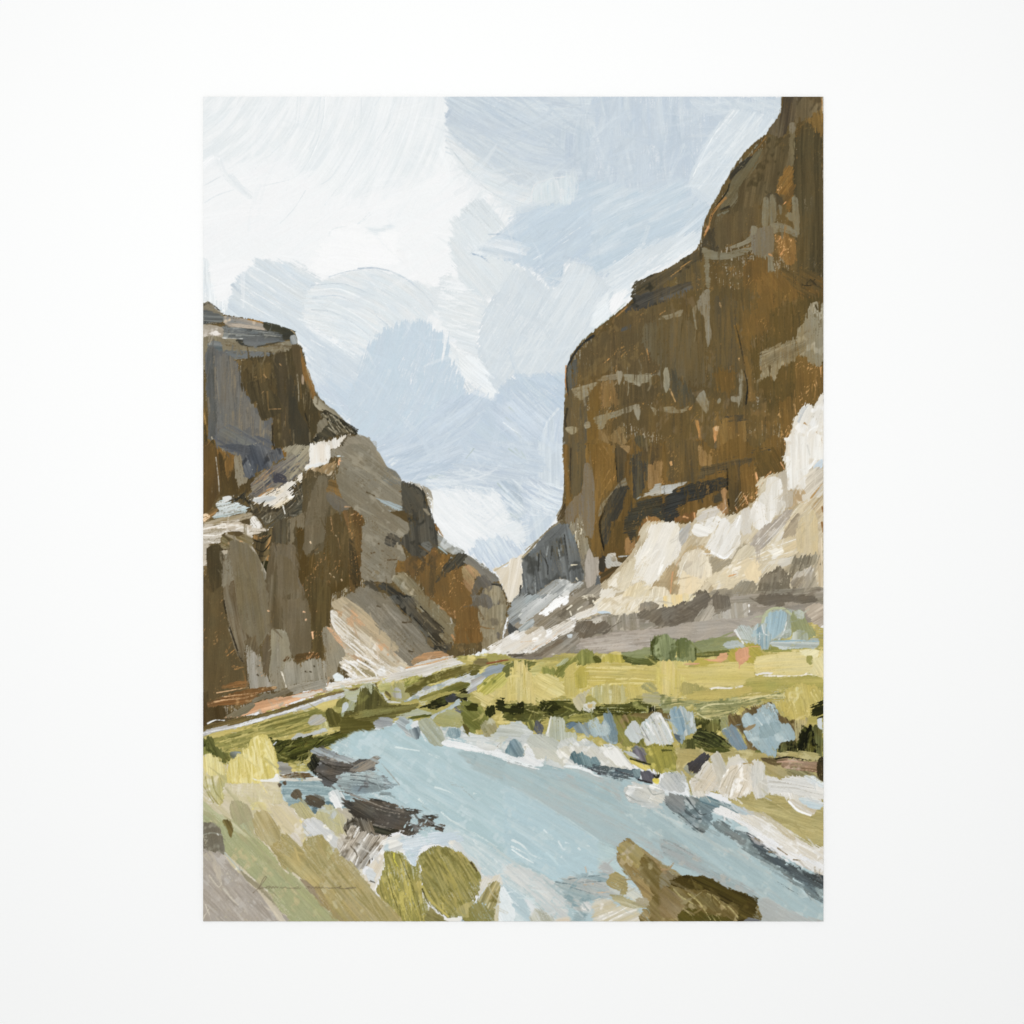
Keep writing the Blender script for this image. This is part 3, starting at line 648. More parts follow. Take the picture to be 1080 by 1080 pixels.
P('46443c', '325,240 360,230 430,260 470,290 475,330 490,370 530,490 550,560 550,640 500,680 470,700 430,720 380,700 340,640 300,620 340,570 370,560 370,490 360,430 330,400', 85, b=.05, c2='57544a', r=1, c3='37362f')
P('5c5648', '330,260 450,290 460,380 400,420 340,390', 60, b=.06, c2='4b483e', dry=.2)
P('9b9280', '370,230 430,240 500,280 515,320 510,400 490,380 470,310 430,265', 70, b=.05, c2='c9c2b4', dry=.15)
S('e1dccd', '485,330 515,345 518,420', 2, 1, dry=.5)
P('8a816e', '455,400 480,400 500,430 490,440', 40)
P('8e5f28', '525,490 560,520 590,580 570,570 540,530', 60)
P('969b94', '550,560 600,600 640,630 720,670 660,690 560,650', 35, b=.06, c2='8a8372', c3='b9c2c0')
S('9fb4bb', '555,640 610,685', 1.5, 1)
S('9fb4bb', '610,700 640,712', 1.5, 1)
P('47443d', '210,590 230,560 270,545 320,590 300,620 260,645 225,630', 20, b=.08, c2='5a564b', r=1.2)
P('6b6c66', '450,620 490,605 515,620 490,680 460,640', 30, dry=.3)
P('89642f', '300,740 360,710 470,700 530,640 560,680 640,700 560,800 540,850 560,950 540,1080 480,1080 470,900 380,820 290,800', 88, b=.06, c2='6d5230', r=1, sp=('b57e40', .22), c3='5a4a31')
P('5c4d34', '470,700 530,700 540,830 520,940 470,880', 90, b=.06, c2='77592f', dry=.2)
P('5b573a', '290,825 310,810 350,820 340,845 310,845', 0, b=.03)
P('8c6530', '540,850 600,800 700,750 760,940 760,1020 700,1090 540,1090', 80, b=.06, c2='775529', sp=('cf9050', .2), r=1)
P('3f3c33', '540,860 580,780 640,710 680,675 740,690 740,720 700,770 640,790 600,830', -50, b=.07, c2='4d493d', r=1.2)
S('a6a89f', '715,735 750,740', 1.5, 1)
P('b98c62', '700,780 740,750 800,770 850,820 790,840 790,870 810,930 770,940 720,880', 50, b=.07, c2='98895f', m=.5, r=.8)
P('8f8b79', '740,700 800,730 880,790 940,850 880,870 820,810 770,760 720,740', 40, b=.07, c2='75726a', r=.8)
P('6f6b63', '790,850 850,820 890,870 950,870 980,930 930,900 830,900 800,940 770,1090 740,1040', 60, b=.06, c2='5e5b52', r=1)
P('8d8065', '810,940 900,880 950,900 990,980 985,1060 940,1300 840,1280 800,1140 790,1000', 88, b=.06, c2='9a8e74', r=.8, c3='6f6a60')
S('3c3a33', '895,875 960,890 990,970', 1.6, 1, dry=.1)
P('7a7b78', '740,1000 780,940 820,960 830,1040 760,1060', 85, dry=.2)
P('91886f', '250,850 320,800 400,860 480,960 500,1080 400,1000 300,900', 50, b=.08, c2='7b7056', r=1, c3='a89d84')
P('33322b', '175,890 200,870 260,880 330,930 390,950 400,1000 440,1080 360,1080 270,980 200,920', 40, b=.08, c2='44423a', r=1.2)
P('4c473b', '70,865 130,850 170,890 180,950 130,930 90,890', 35, b=.07, r=1)
S('6d4e2a', '125,925 180,960', 2.5, 1)
for q in ('235,725 290,720', '130,680 150,675', '175,620 178,625', '200,665 206,667'): S('5d4a30', q, 1.6, 1)
P('877f6e', '20,920 100,890 180,950 230,960 280,1010 330,1100 40,1110', 40, b=.04, c2='7a7261', r=1)
P('806030', '-10,410 60,440 95,480 70,520 65,640 60,840 30,900 -10,910', 85, b=.06, c2='5d4626', sp=('bd7f42', .3), r=1)
P('463b25', '-10,600 20,620 60,850 30,900 -10,800', 85, b=.06, dry=.3)
S('d49a66', '0,440 30,430', 1.5, 1, dry=.3)
# slopes at the bottom of the left wall
T(370, 630, 6.0)
P('877f6f', '-20,-20 90,-40 230,-20 290,70 420,180 480,270 560,320 600,350 590,390 480,400 400,435 340,420 260,350 180,260 60,140 -10,60', 42, b=.045, c2='797262', r=.8, th=1.5)
F('989081 6f6858 a39a8a', '20,0 230,0 400,180 500,330 340,410 80,140', 40, 45, 30, 1.3, seed=52, da=5, op=.5)
for q in ('330,158 350,160', '360,155 385,158', '165,55 185,60', '370,340 390,345'): S('554a38', q, 2, 1.5)
S('55503f', '375,240 400,290', 1.4, .8, dry=.4)
P('91896f', '380,0 520,0 560,60 620,120 660,180 670,260 610,290 560,250 470,110', 50, b=.08, c2='7a745f', r=1, c3='a79f89')
P('47453e', '250,0 400,0 430,80 500,110 560,170 590,220 560,240 590,290 650,290 600,350 560,330 500,320 470,240 410,180 350,100', 48, b=.11, c2='5e5b50', r=1.3, c3='2f2e28', th=1.7)
for q in ('420,80 480,160 560,230', '470,130 540,200 590,220', '450,120 470,150 450,180', '480,210 530,270 600,320', '500,260 560,320'): S('8d8670', q, 1, .6, dry=.35)
for q in ('440,60 520,140 590,200', '400,130 470,210', '500,290 600,330'): S('25241f', q, 1.3, .8, dry=.3)
P('6d5e42', '470,250 500,260 530,320 490,300', 50)
S('c9c8c2', '630,130 640,165 610,165', 1.4, .8)
P('8a642f', '500,0 750,0 770,50 810,60 820,180 840,240 820,280 660,290 660,200 670,100 600,60 540,40', 86, b=.06, c2='775427', r=1, sp=('c08247', .15))
P('745022', '690,200 780,200 840,250 820,280 670,285', 90, b=.05, c2='8a5f2b')
P('6c6962', '720,60 760,40 800,0 870,-20 900,40 900,110 850,80 780,60', 75, b=.06, dry=.1)
P('8f856c', '810,60 870,70 900,60 980,40 985,100 950,200 880,245 840,240 820,180', 90, b=.06, c2='a0957d', r=.8, c3='77705f')
for q in ('570,65 590,75', '600,30 590,50', '620,95 640,105', '655,90 660,130', '640,240 660,270', '590,30 580,40'): S('c98e5c', q, 2.2, 1.4, dry=.2)
P('b98a5e', '380,400 480,350 560,340 620,370 660,375 560,400 440,410 400,430', -8, b=.1, c2='8d7452', r=1, c3='cfa57c')
T(210, 630, 6.353)
P('a59678', '890,30 930,0 980,0 1080,60 1200,200 1330,330 1280,360 1080,230 960,110 900,80', 40, b=.05, c2='b9a585', r=.8)
P('c2a27f', '905,90 1000,100 1100,180 1250,320 1350,420 1100,430 960,400 900,340 870,220', 42, b=.07, c2='b3a68a', r=1)
T(370, 630, 6.0)
P('b39f80', '-10,40 20,60 90,180 200,290 310,380 360,420 300,460 150,440 20,330 -60,220 -60,60', 42, b=.07, c2='c7bba5', r=1.2, c3='c79e76')
P('d4c8b4', '-60,160 60,220 180,330 260,400 330,420 370,440 280,470 200,500 100,400 -60,330', 38, b=.09, c2='b8a88c', r=1, c3='e5dccd')
T(210, 630, 6.353)
P('9b9079', '820,230 870,180 880,230 960,320 980,380 940,450 900,540 860,560 855,430 830,300', 80, b=.06, c2='877d69', r=1.2)
P('c79b74', '860,210 900,220 1000,340 960,330', 40, b=.06, dry=.25)
for q in ('890,95 900,180 960,270 1080,380 1200,470', '910,140 990,250 1090,350', '985,290 1060,350 1150,420', '1020,260 1160,380 1290,480'): S('f0ebe4', q, 3, 2, dry=.3, b=.05)
P('e4ddd0', '885,100 920,95 930,140 1000,230 1090,320 1180,400 1080,380 960,270 890,170', 45, b=.07, c2='d3c8b5', r=.8)
F('f1ede6 b3a184 e2d9ca a08f72', '900,110 1080,260 1300,440 1100,420 960,300', 34, 42, 34, 1.2, seed=54, da=4, op=.75)
P('ded5c6', '940,440 990,400 1100,440 1290,470 1390,440 1380,520 1200,560 1080,590 880,640 860,600 870,570 1020,560 970,480', 25, b=.09, c2='c8b99e', r=1.2, c3='eeeae3')
P('9c8b64', '1000,440 1080,470 1200,520 1150,540 1060,520', 35, b=.08, c2='b4a682', dry=.2)
for q in ('980,420 1040,460 1130,540', '965,470 1030,520 1080,545', '1060,420 1170,490 1200,560', '1100,400 1260,490 1310,520'): S('f6f3ee', q, 2, 1.4, dry=.2)
P('dfe6e8', '895,520 930,505 970,530 960,560 910,560', 10, b=.04)
P('ddd6cb', '865,580 960,570 1080,550 1200,540 1330,500 1400,500 1300,560 1080,610 940,620 860,635', -8, b=.06, c2='cbbfae', r=1)
S('c39a70', '870,535 862,600', 1.2, 1)
F('f2efe9 cbb693', '870,580 1300,510 1300,550 900,620', 20, -8, 30, 1.4, seed=55, da=3, op=.7)
# ================================================================ right canyon wall
PART('painted_cliff', 'tall right canyon wall in dark brown and ochre with grey ledge marks')
T(0, 0, 1)
P('6c5a36', '828,95 876,95 876,420 846,440 832,470 828,500 806,514 790,540 760,545 730,548 700,555 682,572 660,600 640,615 632,600 610,610 540,650 535,640 551,600 570,575 588,555 594,520 595,450 596,400 605,370 625,350 668,315 672,302 700,285 734,264 742,235 750,218 765,190 771,180 785,160 808,140 822,120', 88, b=.04, c2='5b4b2d', r=.5, sp=('8c6832', .12), c3='79613a')
T(700, 95, 5.023)
P('51483a', '640,35 740,35 735,90 700,150 660,190 650,230 600,260 560,230 560,200 590,170 620,130', 100, b=.06, c2='655b47', r=.8)
P('6d6148', '735,35 835,35 830,130 770,140 740,170 700,160 710,90', 92, b=.05, c2='7b6c4f', r=1.5, c3='5a4f39')
P('80612f', '775,140 842,110 845,240 800,230 770,180', 80, b=.05, c2='8f6c35', r=2)
S('b9854a', '838,35 842,110', 1.4, 1.2, dry=.2)
S('c9c6ba', '845,35 845,120', 1, .8, dry=.4)
P('4d452f', '745,180 770,175 830,240 846,300 846,700 846,1000 790,980 720,960 690,920 710,700 690,560 685,420 700,260', 90, b=.05, c2='584e35', r=2, sp=('80683a', .03))
P('5d5137', '560,240 620,250 680,240 690,330 660,420 620,520 560,560 480,640 420,700 330,720 260,740 220,700 245,650 330,590 400,480 440,420 520,320', 100, b=.05, c2='6d5f42', r=1, c3='51472f')
P('7c7255', '668,180 700,175 695,260 688,350 680,400 650,420 660,300', 95, b=.05, c2='6c6047', r=1.2, dry=.1)
P('817864', '665,178 690,170 700,200 685,230 665,215', 90)
P('76705a', '430,390 520,310 500,380 450,450 400,520 390,590 350,625 300,640 330,560 380,450', -55, b=.06, c2='686149', r=1)
P('3f3b30', '350,470 360,430 400,395 470,345 440,390 400,430 360,480 345,510', -45, b=.09, c2='5c543f', r=.8, sp=('8c8468', .2))
S('9a6c34', '540,250 490,320 460,350', 1.2, 1)
S('2d2a1f', '345,500 335,540 270,630 245,700', 1.4, 1, dry=.2)
S('a5713a', '330,570 290,610 255,660 240,720 215,770', 2.4, 2, dry=.15)
S('c2875a', '235,725 222,750', 3, 2, dry=.1)
S('3a3528', '345,618 300,635', 2.5, 1, dry=.1)
S('97b0ac', '495,290 430,370', .7, .5, op=.7)
P('77735f', '285,660 330,640 345,640 310,680 300,720 280,740', 80, b=.05, dry=.2)
P('4b4434', '210,780 250,730 300,740 290,850 250,850 215,830 200,900 180,920 190,850', 80, b=.06, r=1)
P('6c5d3e', '280,680 380,640 520,620 540,700 420,790 330,830 260,800', 90, b=.05, c2='5e5138', r=2, sp=('96703a', .06))
P('9a6c30', '650,410 685,430 685,560 660,640 640,560 590,580', -55, b=.1, c2='6c522c', r=1.5, sp=('d39a5e', .15))
P('504836', '540,560 600,545 630,590 600,640 545,620', 90)
P('8a836d', '525,580 545,565 555,590 555,720 530,740 520,700', 90, b=.05, c2='79735f', r=.5)
P('868069', '560,565 590,560 600,620 595,680 560,720', 90, b=.05, c2='77705c', r=.5)
P('77715e', '605,610 625,610 630,650 615,660', 80)
P('88826b', '680,570 705,570 720,640 718,760 695,760 680,700 650,670 655,650 680,650', 88, b=.05, c2='7b745f', r=.7)
P('857f6c', '570,705 640,705 690,740 715,785 690,780 640,755 580,760', 15, b=.05, r=.8)
P('8c6431', '580,770 640,765 700,800 700,900 660,930 620,900 600,850', 80, b=.06, c2='a3723a', r=1, sp=('d9a268', .1))
P('80796a', '460,740 500,730 560,715 585,740 585,820 570,870 530,890 490,880 465,830', 90, b=.025, c2='77705f', r=.6)
P('88816c', '465,725 490,720 495,750 465,770', 60)
P('87806b', '355,830 420,800 460,770 465,800 420,825 380,838', -20, b=.05, r=.6)
P('89826c', '205,840 240,840 290,860 360,855 420,835 465,825 470,845 400,880 320,895 260,900 240,900 243,980 243,1100 215,1100 215,960 215,880', 0, b=.04, c2='7c755f', r=.7)
P('85806e', '530,880 575,870 580,940 598,975 575,965 560,960 552,1000 545,965', 88, b=.05, r=.5)
for q in ('560,870 580,880', '475,990 500,930', '620,870 640,840', '600,800 620,780', '600,830 590,850', '475,980 490,950', '645,595 635,605'): S('d9935a', q, 2, 1, dry=.35)
P('7c5b2b', '440,900 540,900 560,1000 700,950 720,980 846,1000 846,1100 440,1100', 88, b=.06, c2='654e2a', r=3, sp=('a8773a', .12))
P('8b642f', '490,1000 600,960 700,1010 700,1100 490,1100', 60, b=.06, c2='735428', dry=.1, r=2)
P('554a31', '640,950 760,940 846,1010 846,1080 740,1090 700,1040 620,960', 30, b=.06, c2='6a5530', dry=.25, r=3)
F('3c3628 2f2b20', '700,1000 800,1000 800,1040 700,1030', 10, 5, 8, 1, seed=60, da=20, op=.8)
# left shoulder
P('484435', '-150,1010 0,960 90,900 180,855 190,900 200,960 160,970 60,1000 0,1080 -160,1120 -170,1060', -32, b=.06, c2='5a5240', r=.8, c3='37352a')
for q in ('60,970 130,920 175,880', '90,940 150,900', '40,985 80,950'): S('a97b44', q, 1, .6, dry=.4)
P('5a523d', '100,960 200,900 215,1000 210,1100 20,1100 0,1040', 88, b=.05, c2='6b5a36', r=1.5, sp=('a8773a', .15))
T(540, 310, 6.353)
P('44433e', '810,10 900,-10 1100,-60 1200,-80 1200,30 1080,60 950,80 850,140 770,140 760,100 800,60', -25, b=.06, c2='55524a', r=1, c3='35352f')
P('5a5d5c', '980,30 1080,0 1190,-50 1190,0 1080,50', -25, b=.05, dry=.2)
P('66573a', '560,290 640,230 770,110 850,120 960,70 1090,60 1090,500 960,540 740,540 700,500 560,560 440,590 420,500 440,420 500,340', 90, b=.04, c2='5d4f35', r=1.5, sp=('a97a3e', .08), c3='72603d')
P('6f6750', '900,200 1000,170 1080,160 1080,400 940,450 880,300', 90, b=.03, c2='665a3f', dry=.1, r=3)
S('2e2f2c', '545,280 490,320 440,370 400,430 370,500 370,600 378,680', 2.6, 2.4, b=.08, dry=.05)
S('a5733c', '770,90 700,150', 1.6, 1.2, dry=.1)
S('75a09b', '760,60 640,170 540,250 440,340', .6, .5, op=.6, dry=.3)
S('b8763a', '362,480 358,600 372,680', .9, .7, dry=.3)
P('4d4f4c', '370,520 400,450 440,440 440,600 400,640 375,650', 85, b=.05, c2='5c5b52', dry=.1)
P('52534f', '730,240 750,210 800,200 790,230 740,250', -20, dry=.2)
P('655a42', '380,640 520,640 500,760 510,1090 345,1090 350,820', 90, b=.05, c2='555145', r=1, sp=('8c7440', .08))
S('2d2c26', '370,770 355,850 365,900', 2.5, 2, dry=.1)
P('7b5c27', '530,620 600,610 600,760 560,820 590,900 640,1090 500,1090 510,800', 90, b=.04, c2='6d5227', r=1.5)
P('9a7648', '600,610 680,590 710,700 720,740 660,770 600,780', 85, b=.07, c2='7e6238', r=1.5, sp=('cd8f56', .12))
P('5a4e35', '705,640 740,600 900,600 960,620 1080,620 1080,740 900,740 730,740', 90, b=.04, c2='645537', r=1.5)
P('6a5836', '600,760 900,740 1090,740 1090,900 900,920 760,880 640,880', 88, b=.05, c2='5b4c30', r=2, sp=('b3803e', .12))
for q, w in (('400,650 480,630', 0),): pass
P('9b927c', '400,640 440,625 500,610 560,595 572,600 530,650 525,670 500,690 460,715 430,695 415,670', -15, b=.045, r=.6, c2='8a816b')
P('857b66', '575,575 620,550 700,535 700,570 640,575 580,578', -8, b=.06, r=1, dry=.15)
P('948b76', '698,520 735,515 745,545 735,580 722,615 705,575', 88, b=.045, r=.5)
P('91886f', '745,545 780,535 930,540 935,555 910,590 870,600 855,620 830,605 780,590', 5, b=.045, r=.7, c2='9b927c')
P('8b826c', '930,545 975,530 1000,500 1050,510 1055,580 1035,655 1015,620 1010,560 970,545', 60, b=.05, r=.7, c2='7b735f')
P('938a72', '548,830 570,815 640,800 720,775 830,745 790,790 740,800 720,820 660,840 630,870 600,905 570,885', -20, b=.045, r=.7, c2='857c66')
P('948b75', '815,750 850,740 860,790 848,850 825,810', 88, b=.045, r=.5)
P('8f8670', '925,745 960,770 1000,750 1030,770 1080,765 1080,780 1010,800 980,825 950,800', 10, b=.05, r=.8, dry=.08)
P('a1987f', '358,895 400,888 450,900 430,925 400,942 370,920', 0, b=.04, r=.6)
P('9a917b', '480,870 505,852 525,862 520,895 490,905', 0, b=.04, r=.6)
P('9c8052', '640,960 700,900 750,880 765,960 790,1070 740,1060 700,1010 660,990', 70, b=.05, c2='86683c', r=1, sp=('d3925a', .08))
P('4d4838', '690,1020 740,1040 750,1090 690,1090', 80, b=.05)
P('55503f', '835,960 880,950 940,1000 1000,1090 840,1090', 85, b=.06, c2='665a3a', r=1.5)
P('7f6438', '580,920 640,960 680,1090 600,1090', 65, b=.06, c2='94754a', r=1)
for q in ('595,620 600,700', '660,690 650,730', '700,480 690,540', '1070,680 1075,720', '905,370 920,460', '650,435 610,470', '1060,90 990,140'): S('bd8447', q, 1.2, .7, dry=.45)
P('8d846e', '980,165 1020,140 1060,150 1030,170 990,175', -15, b=.05)
P('8d846e', '1055,130 1090,120 1090,145', -15, b=.05)
F('88704a 4f4430 7a643c 594b30', '400,600 560,300 900,120 1080,80 1080,900 380,1000', 120, 89, 26, 1.3, seed=61, da=3, op=.4)
# centre of the wall
T(700, 310, 6.171)
P('635535', '0,100 300,-30 600,0 620,300 540,560 540,850 540,1060 0,1060', 90, b=.04, c2='5a4c30', r=3, sp=('9a7236', .08), c3='6e6047')
P('6b6149', '0,160 120,130 180,200 240,300 300,480 260,600 120,560 0,500', 90, b=.03, c2='615438', dry=.05, r=4)
P('56503f', '300,60 420,20 520,80 470,200 500,330 520,480 440,520 330,420 310,240', 90, b=.04, c2='625538', dry=.1, r=3)
P('7d5d2a', '500,180 640,0 800,-10 760,150 660,250 560,330 500,320 480,220', 75, b=.05, c2='6e542b', r=4, sp=('b5803d', .14), soft=2)
P('5c4d2c', '680,150 860,40 1040,20 1040,700 900,740 780,760 680,750 600,600 580,420 600,300 660,250', 85, b=.035, c2='544727', r=4, sp=('7d6132', .05), soft=2)
P('7b5b27', '340,520 460,500 480,600 460,660 350,620', 85, b=.05, c2='6b5128', r=4, soft=2, dry=.1)
P('7d6031', '520,400 560,440 570,520 600,690 545,690 540,540', 88, b=.04, r=1)
P('55503f', '50,510 100,540 200,700 100,740 50,650', 80, b=.05, r=3, dry=.1)
P('7a5c2f', '330,840 480,800 540,850 530,1060 360,1060', 88, b=.05, c2='8a6835', r=3, sp=('c08c4c', .1))
P('84622d', '860,400 1040,440 1040,680 960,720 900,760 840,880 800,1050 740,1050 760,900 740,700 860,660', 88, b=.06, c2='6d5228', r=2, sp=('cf9458', .22))
S('20221d', '470,210 500,330 520,450', .8, 1.2)
S('22241e', '525,500 545,600 535,720', 1, 2)
P('8e897a', '230,20 260,-20 300,-20 300,200 312,260 290,345 275,300 265,160 235,120 220,70', 88, b=.05, r=.6, c2='837c6b')
P('877f69', '185,100 215,75 205,140 215,230 200,210 188,130', 80, b=.05, r=.6)
P('8a816b', '0,145 50,130 125,100 110,140 60,150 20,165', -15, b=.05, r=.8, dry=.05)
P('979079', '0,500 25,480 40,560 20,640 0,610', 88, b=.05, r=.6)
P('918a77', '210,680 260,625 285,680 300,720 275,780 240,730', 70, b=.045, r=.6)
P('8a836e', '350,700 362,675 375,690 360,715', 88)
P('8d8672', '488,520 505,490 518,520 515,640 500,700 488,740 480,710 440,700 440,665 488,660', 88, b=.045, r=.6)
P('8c836c', '0,740 60,735 100,750 160,735 140,765 60,770 0,765', -3, b=.05, r=.8)
P('c98a52', '320,875 345,860 362,880 345,930 330,970', 90, b=.05)
P('e4bd93', '330,868 360,860 355,890 335,890', 60)
S('bd8246', '215,830 235,920 240,1000 260,1050', 3.4, 2, dry=.15, b=.06)
S('bd8246', '170,750 190,720', 3, 1.5, dry=.3)
S('c79a62', '40,620 75,700', 2, 1.5, dry=.2)
P('9a917b', '935,110 960,60 1000,60 1010,120 1038,70 1038,440 960,460 930,420 900,400 870,400 850,440 770,470 740,510 720,570 700,530 640,550 600,580 640,520 620,470 630,400 690,350 790,320 860,280 860,230 900,200 920,160', 88, b=.05, c2='8c836c', r=1.3, c3='a79e88')
P('948b75', '640,390 760,340 900,300 920,250 900,400 760,420 660,500 625,470', -30, b=.1, c2='7d745f', r=2, dry=.15)
for q in ('650,400 760,350 880,310', '640,380 700,370 690,400', '660,450 680,520', '720,420 740,500', '860,300 880,230 905,190'): S('b5ad98', q, 1, .6, dry=.3)
S('4a402a', '690,470 690,510', 2.2, 1.4)
S('4a402a', '990,75 1000,100', 1.6, 1.2)
for q in ('990,560 998,600', '900,640 910,690', '850,720 860,780', '800,880 790,900', '980,590 990,640', '1020,480 1025,540', '760,950 790,1040', '810,860 820,890'): S('d49b62', q, 1.6, .9, dry=.35)
for q in ('748,785 760,800', '490,920 495,930', '366,60 372,85', '490,420 495,440'): S('d9a56a', q, 1.8, 1.2, dry=.2)
P('40403a', '400,800 520,790 520,820 440,840', -5, dry=.35, r=2)
S('3d3a2e', '560,1055 680,1010', 3, 2, dry=.3)
F('7b6238 4a4028 6d5a35 87693a 504a38', '10,160 600,20 860,60 840,1040 100,1040', 150, 90, 24, 1.3, seed=62, da=4, op=.45)
F('a06f36 b27d42', '300,300 700,0 1000,400 900,900 300,1000', 60, 90, 6, .9, seed=63, da=5, op=.7)
# lower part
T(540, 470, 6.353)
P('6f5529', '345,0 430,30 560,-50 700,20 800,-50 900,40 1080,-30 1080,340 840,360 800,600 820,750 700,860 640,940 590,940 580,760 540,700 520,560 360,500 350,380 370,380 355,240', 90, b=.045, c2='7b5c2a', r=1, sp=('a8773a', .1))
P('55503f', '385,0 500,0 490,140 460,300 400,370 395,200', 92, b=.04, c2='605742', r=.8)
S('8b6430', '362,0 358,120 372,260 378,380', 2.2, 1.5, dry=.15)
S('34302a', '395,20 390,200 392,340', 1.6, 1, dry=.2)
P('7c5b26', '500,0 690,0 700,230 600,360 570,440 555,560 540,620 545,180 500,120', 90, b=.045, c2='8a662f', r=.8, sp=('c08342', .12))
for q in ('580,10 640,110', '610,0 680,100', '650,170 590,280', '660,230 600,330', '620,140 560,200'): S('a0743b', q, 1.3, .8, dry=.4)
P('807666', '480,140 500,115 520,120 545,190 555,360 545,560 530,620 500,600 480,560 470,330', 92, b=.02, c2='7a7062', r=.5)
P('7c7263', '350,440 380,390 440,330 475,330 480,560 440,460 400,520 370,540', 92, b=.025, r=.5)
P('8b826d', '590,400 640,340 750,220 768,240 770,265 700,290 630,380 600,460 580,470', -48, b=.04, c2='7d745f', r=.5)
P('3f3d35', '700,290 780,270 785,300 750,400 700,500 665,510 660,600 620,720 600,620 590,540 610,460 640,370', -62, b=.05, c2='4c493d', r=.7)
S('141510', '615,440 590,510 595,600 620,700', 1.8, 2, dry=.05)
S('1f1e16', '695,20 700,120 710,240', 1.6, 1.2)
P('4c4636', '700,0 790,0 780,60 760,150 750,220 710,240 700,100', 90, b=.05, c2='5a4d35', dry=.1)
P('6b5128', '780,0 800,60 790,220 770,240 760,160', 90)
P('9b7a4c', '720,0 790,0 780,50 750,30', 50, b=.05, dry=.1)
P('3f3d37', '800,60 920,40 910,200 880,300 830,360 810,340 800,200', 90, b=.05, c2='55503f', r=1, sp=('7a6a48', .1))
P('a37b49', '925,110 1035,90 1040,260 920,290 910,200', 90, b=.05, c2='8e6b3d', r=.7)
P('534733', '920,0 1080,0 1080,140 1040,100 940,110 860,90', 88, b=.06, c2='6a552f', r=2)
P('544c39', '1040,130 1080,120 1080,260 1040,255', 88, b=.05)
S('dba46c', '1060,120 1065,135', 2.4, 2)
P('6b5228', '770,280 820,370 800,440 770,520 780,600 760,700 720,740 620,720 660,600 665,510 720,500', 90, b=.05, c2='604a24', r=1)
P('c7bfae', '835,360 900,320 940,300 960,260 1010,245 1100,262 1100,310 1000,325 900,345', -12, b=.05, c2='aaa89e', r=.8)
S('9fb2bc', '838,358 860,340', 1.4, 1.2)
P('4a4535', '760,500 800,430 850,380 920,360 1090,320 1090,500 990,510 940,480 860,490 820,600 790,650 780,580 740,570', -12, b=.16, c2='38372f', r=2, sp=('8c6a38', .3), th=1.3)
P('a6763f', '870,520 900,480 960,480 1000,510 940,560 915,600 870,650 840,640', 80, b=.06, c2='8a5f30', r=1.2)
S('d9ae7c', '900,480 915,530 910,590', 1.4, .8)
P('9c7040', '760,640 770,600 800,650 820,640 820,740 760,720', 88, b=.05, r=1)
P('55462c', '580,760 600,740 640,770 760,740 820,750 760,800 700,850 640,920 600,940 580,860', -30, b=.06, c2='8a5d2c', r=1)
P('3f3a30', '585,760 625,740 630,810 610,850 580,830', 88, b=.05)
P('cfcabf', '625,760 655,725 690,725 700,770 740,790 770,795 700,805 640,825 625,800', 40, b=.07, c2='b5b2a8', r=.8)
S('b9bdb8', '720,745 790,738', 2, 1.4, dry=.25)
F('8f6a36 4d4026 6b5530', '400,0 1080,0 1080,200 780,700 620,700 560,300', 70, 90, 18, 1.2, seed=64, da=5, op=.5)
T(700, 470, 6.171)
P('6c5226', '0,-30 120,40 230,-50 330,30 470,-60 600,20 700,-70 790,-20 790,160 610,220 620,340 560,400 480,440 420,410 400,450 340,400 220,420 190,500 0,500', 88, b=.045, c2='7a5a2a', r=1, sp=('b88246', .12))
P('544b38', '0,-60 100,-20 240,-50 230,120 230,240 120,240 30,230 20,100', 88, b=.05, c2='665535', r=2, sp=('9a7440', .1))
P('9c7645', '225,0 260,30 300,60 320,130 260,130 225,100', 88, b=.06, r=1.5, dry=.05)
S('dda46c', '45,110 50,125', 3, 2)
P('403e37', '240,130 310,120 420,90 560,60 700,20 600,100 500,150 420,150 340,160 250,220 235,230', -12, b=.1, c2='554c38', r=2, dry=.1)
P('3e3d37', '0,330 100,290 200,250 340,210 420,210 430,260 340,290 220,340 100,400 80,480 0,490', -15, b=.15, c2='2f302c', r=1.8, sp=('7c5e34', .22), th=1.3)
P('45413a', '420,130 500,140 510,290 480,330 500,400 440,430 425,380 415,300', 90, b=.06, c2='59492c', r=1.2)
S('0f0f0a', '415,150 415,290', 1.2, 1)
S('0f0f0a', '420,350 425,400', 1.2, 1)
P('7a5929', '510,140 620,130 610,340 560,390 500,400 510,280', 88, b=.06, c2='8c6730', r=2, sp=('d0955a', .16))
P('66512a', '560,60 740,20 780,100 740,170 620,210 600,120', 60, b=.06, c2='735626', r=2, sp=('a67a3e', .12))
P('a87b4d', '370,290 410,280 415,400 420,440 380,450 350,400 380,360', 88, b=.06, c2='bd8b5a', r=1.2)
P('4b4434', '310,330 370,310 380,360 330,370', 20, b=.05)
P('96683a', '60,480 110,455 200,430 215,440 210,500 190,530 180,490 80,495', 85, b=.07, c2='7a5229', r=1.2)
P('b9bcb8', '-10,260 50,255 140,235 145,242 70,280 50,310 -10,312', -12, b=.05, r=.8)
for q in ('600,180 612,240 625,300', '470,400 485,440', '530,330 545,370', '760,110 790,160', '700,170 640,230', '640,240 620,290', '345,400 365,440', '200,440 205,490', '130,460 160,470', '740,120 760,150'): S('d59a66', q, 2, 1, dry=.35)
F('8f6a36 4d4026 55441f', '0,20 780,20 600,300 420,400 200,400', 50, 88, 16, 1.2, seed=65, da=6, op=.5)
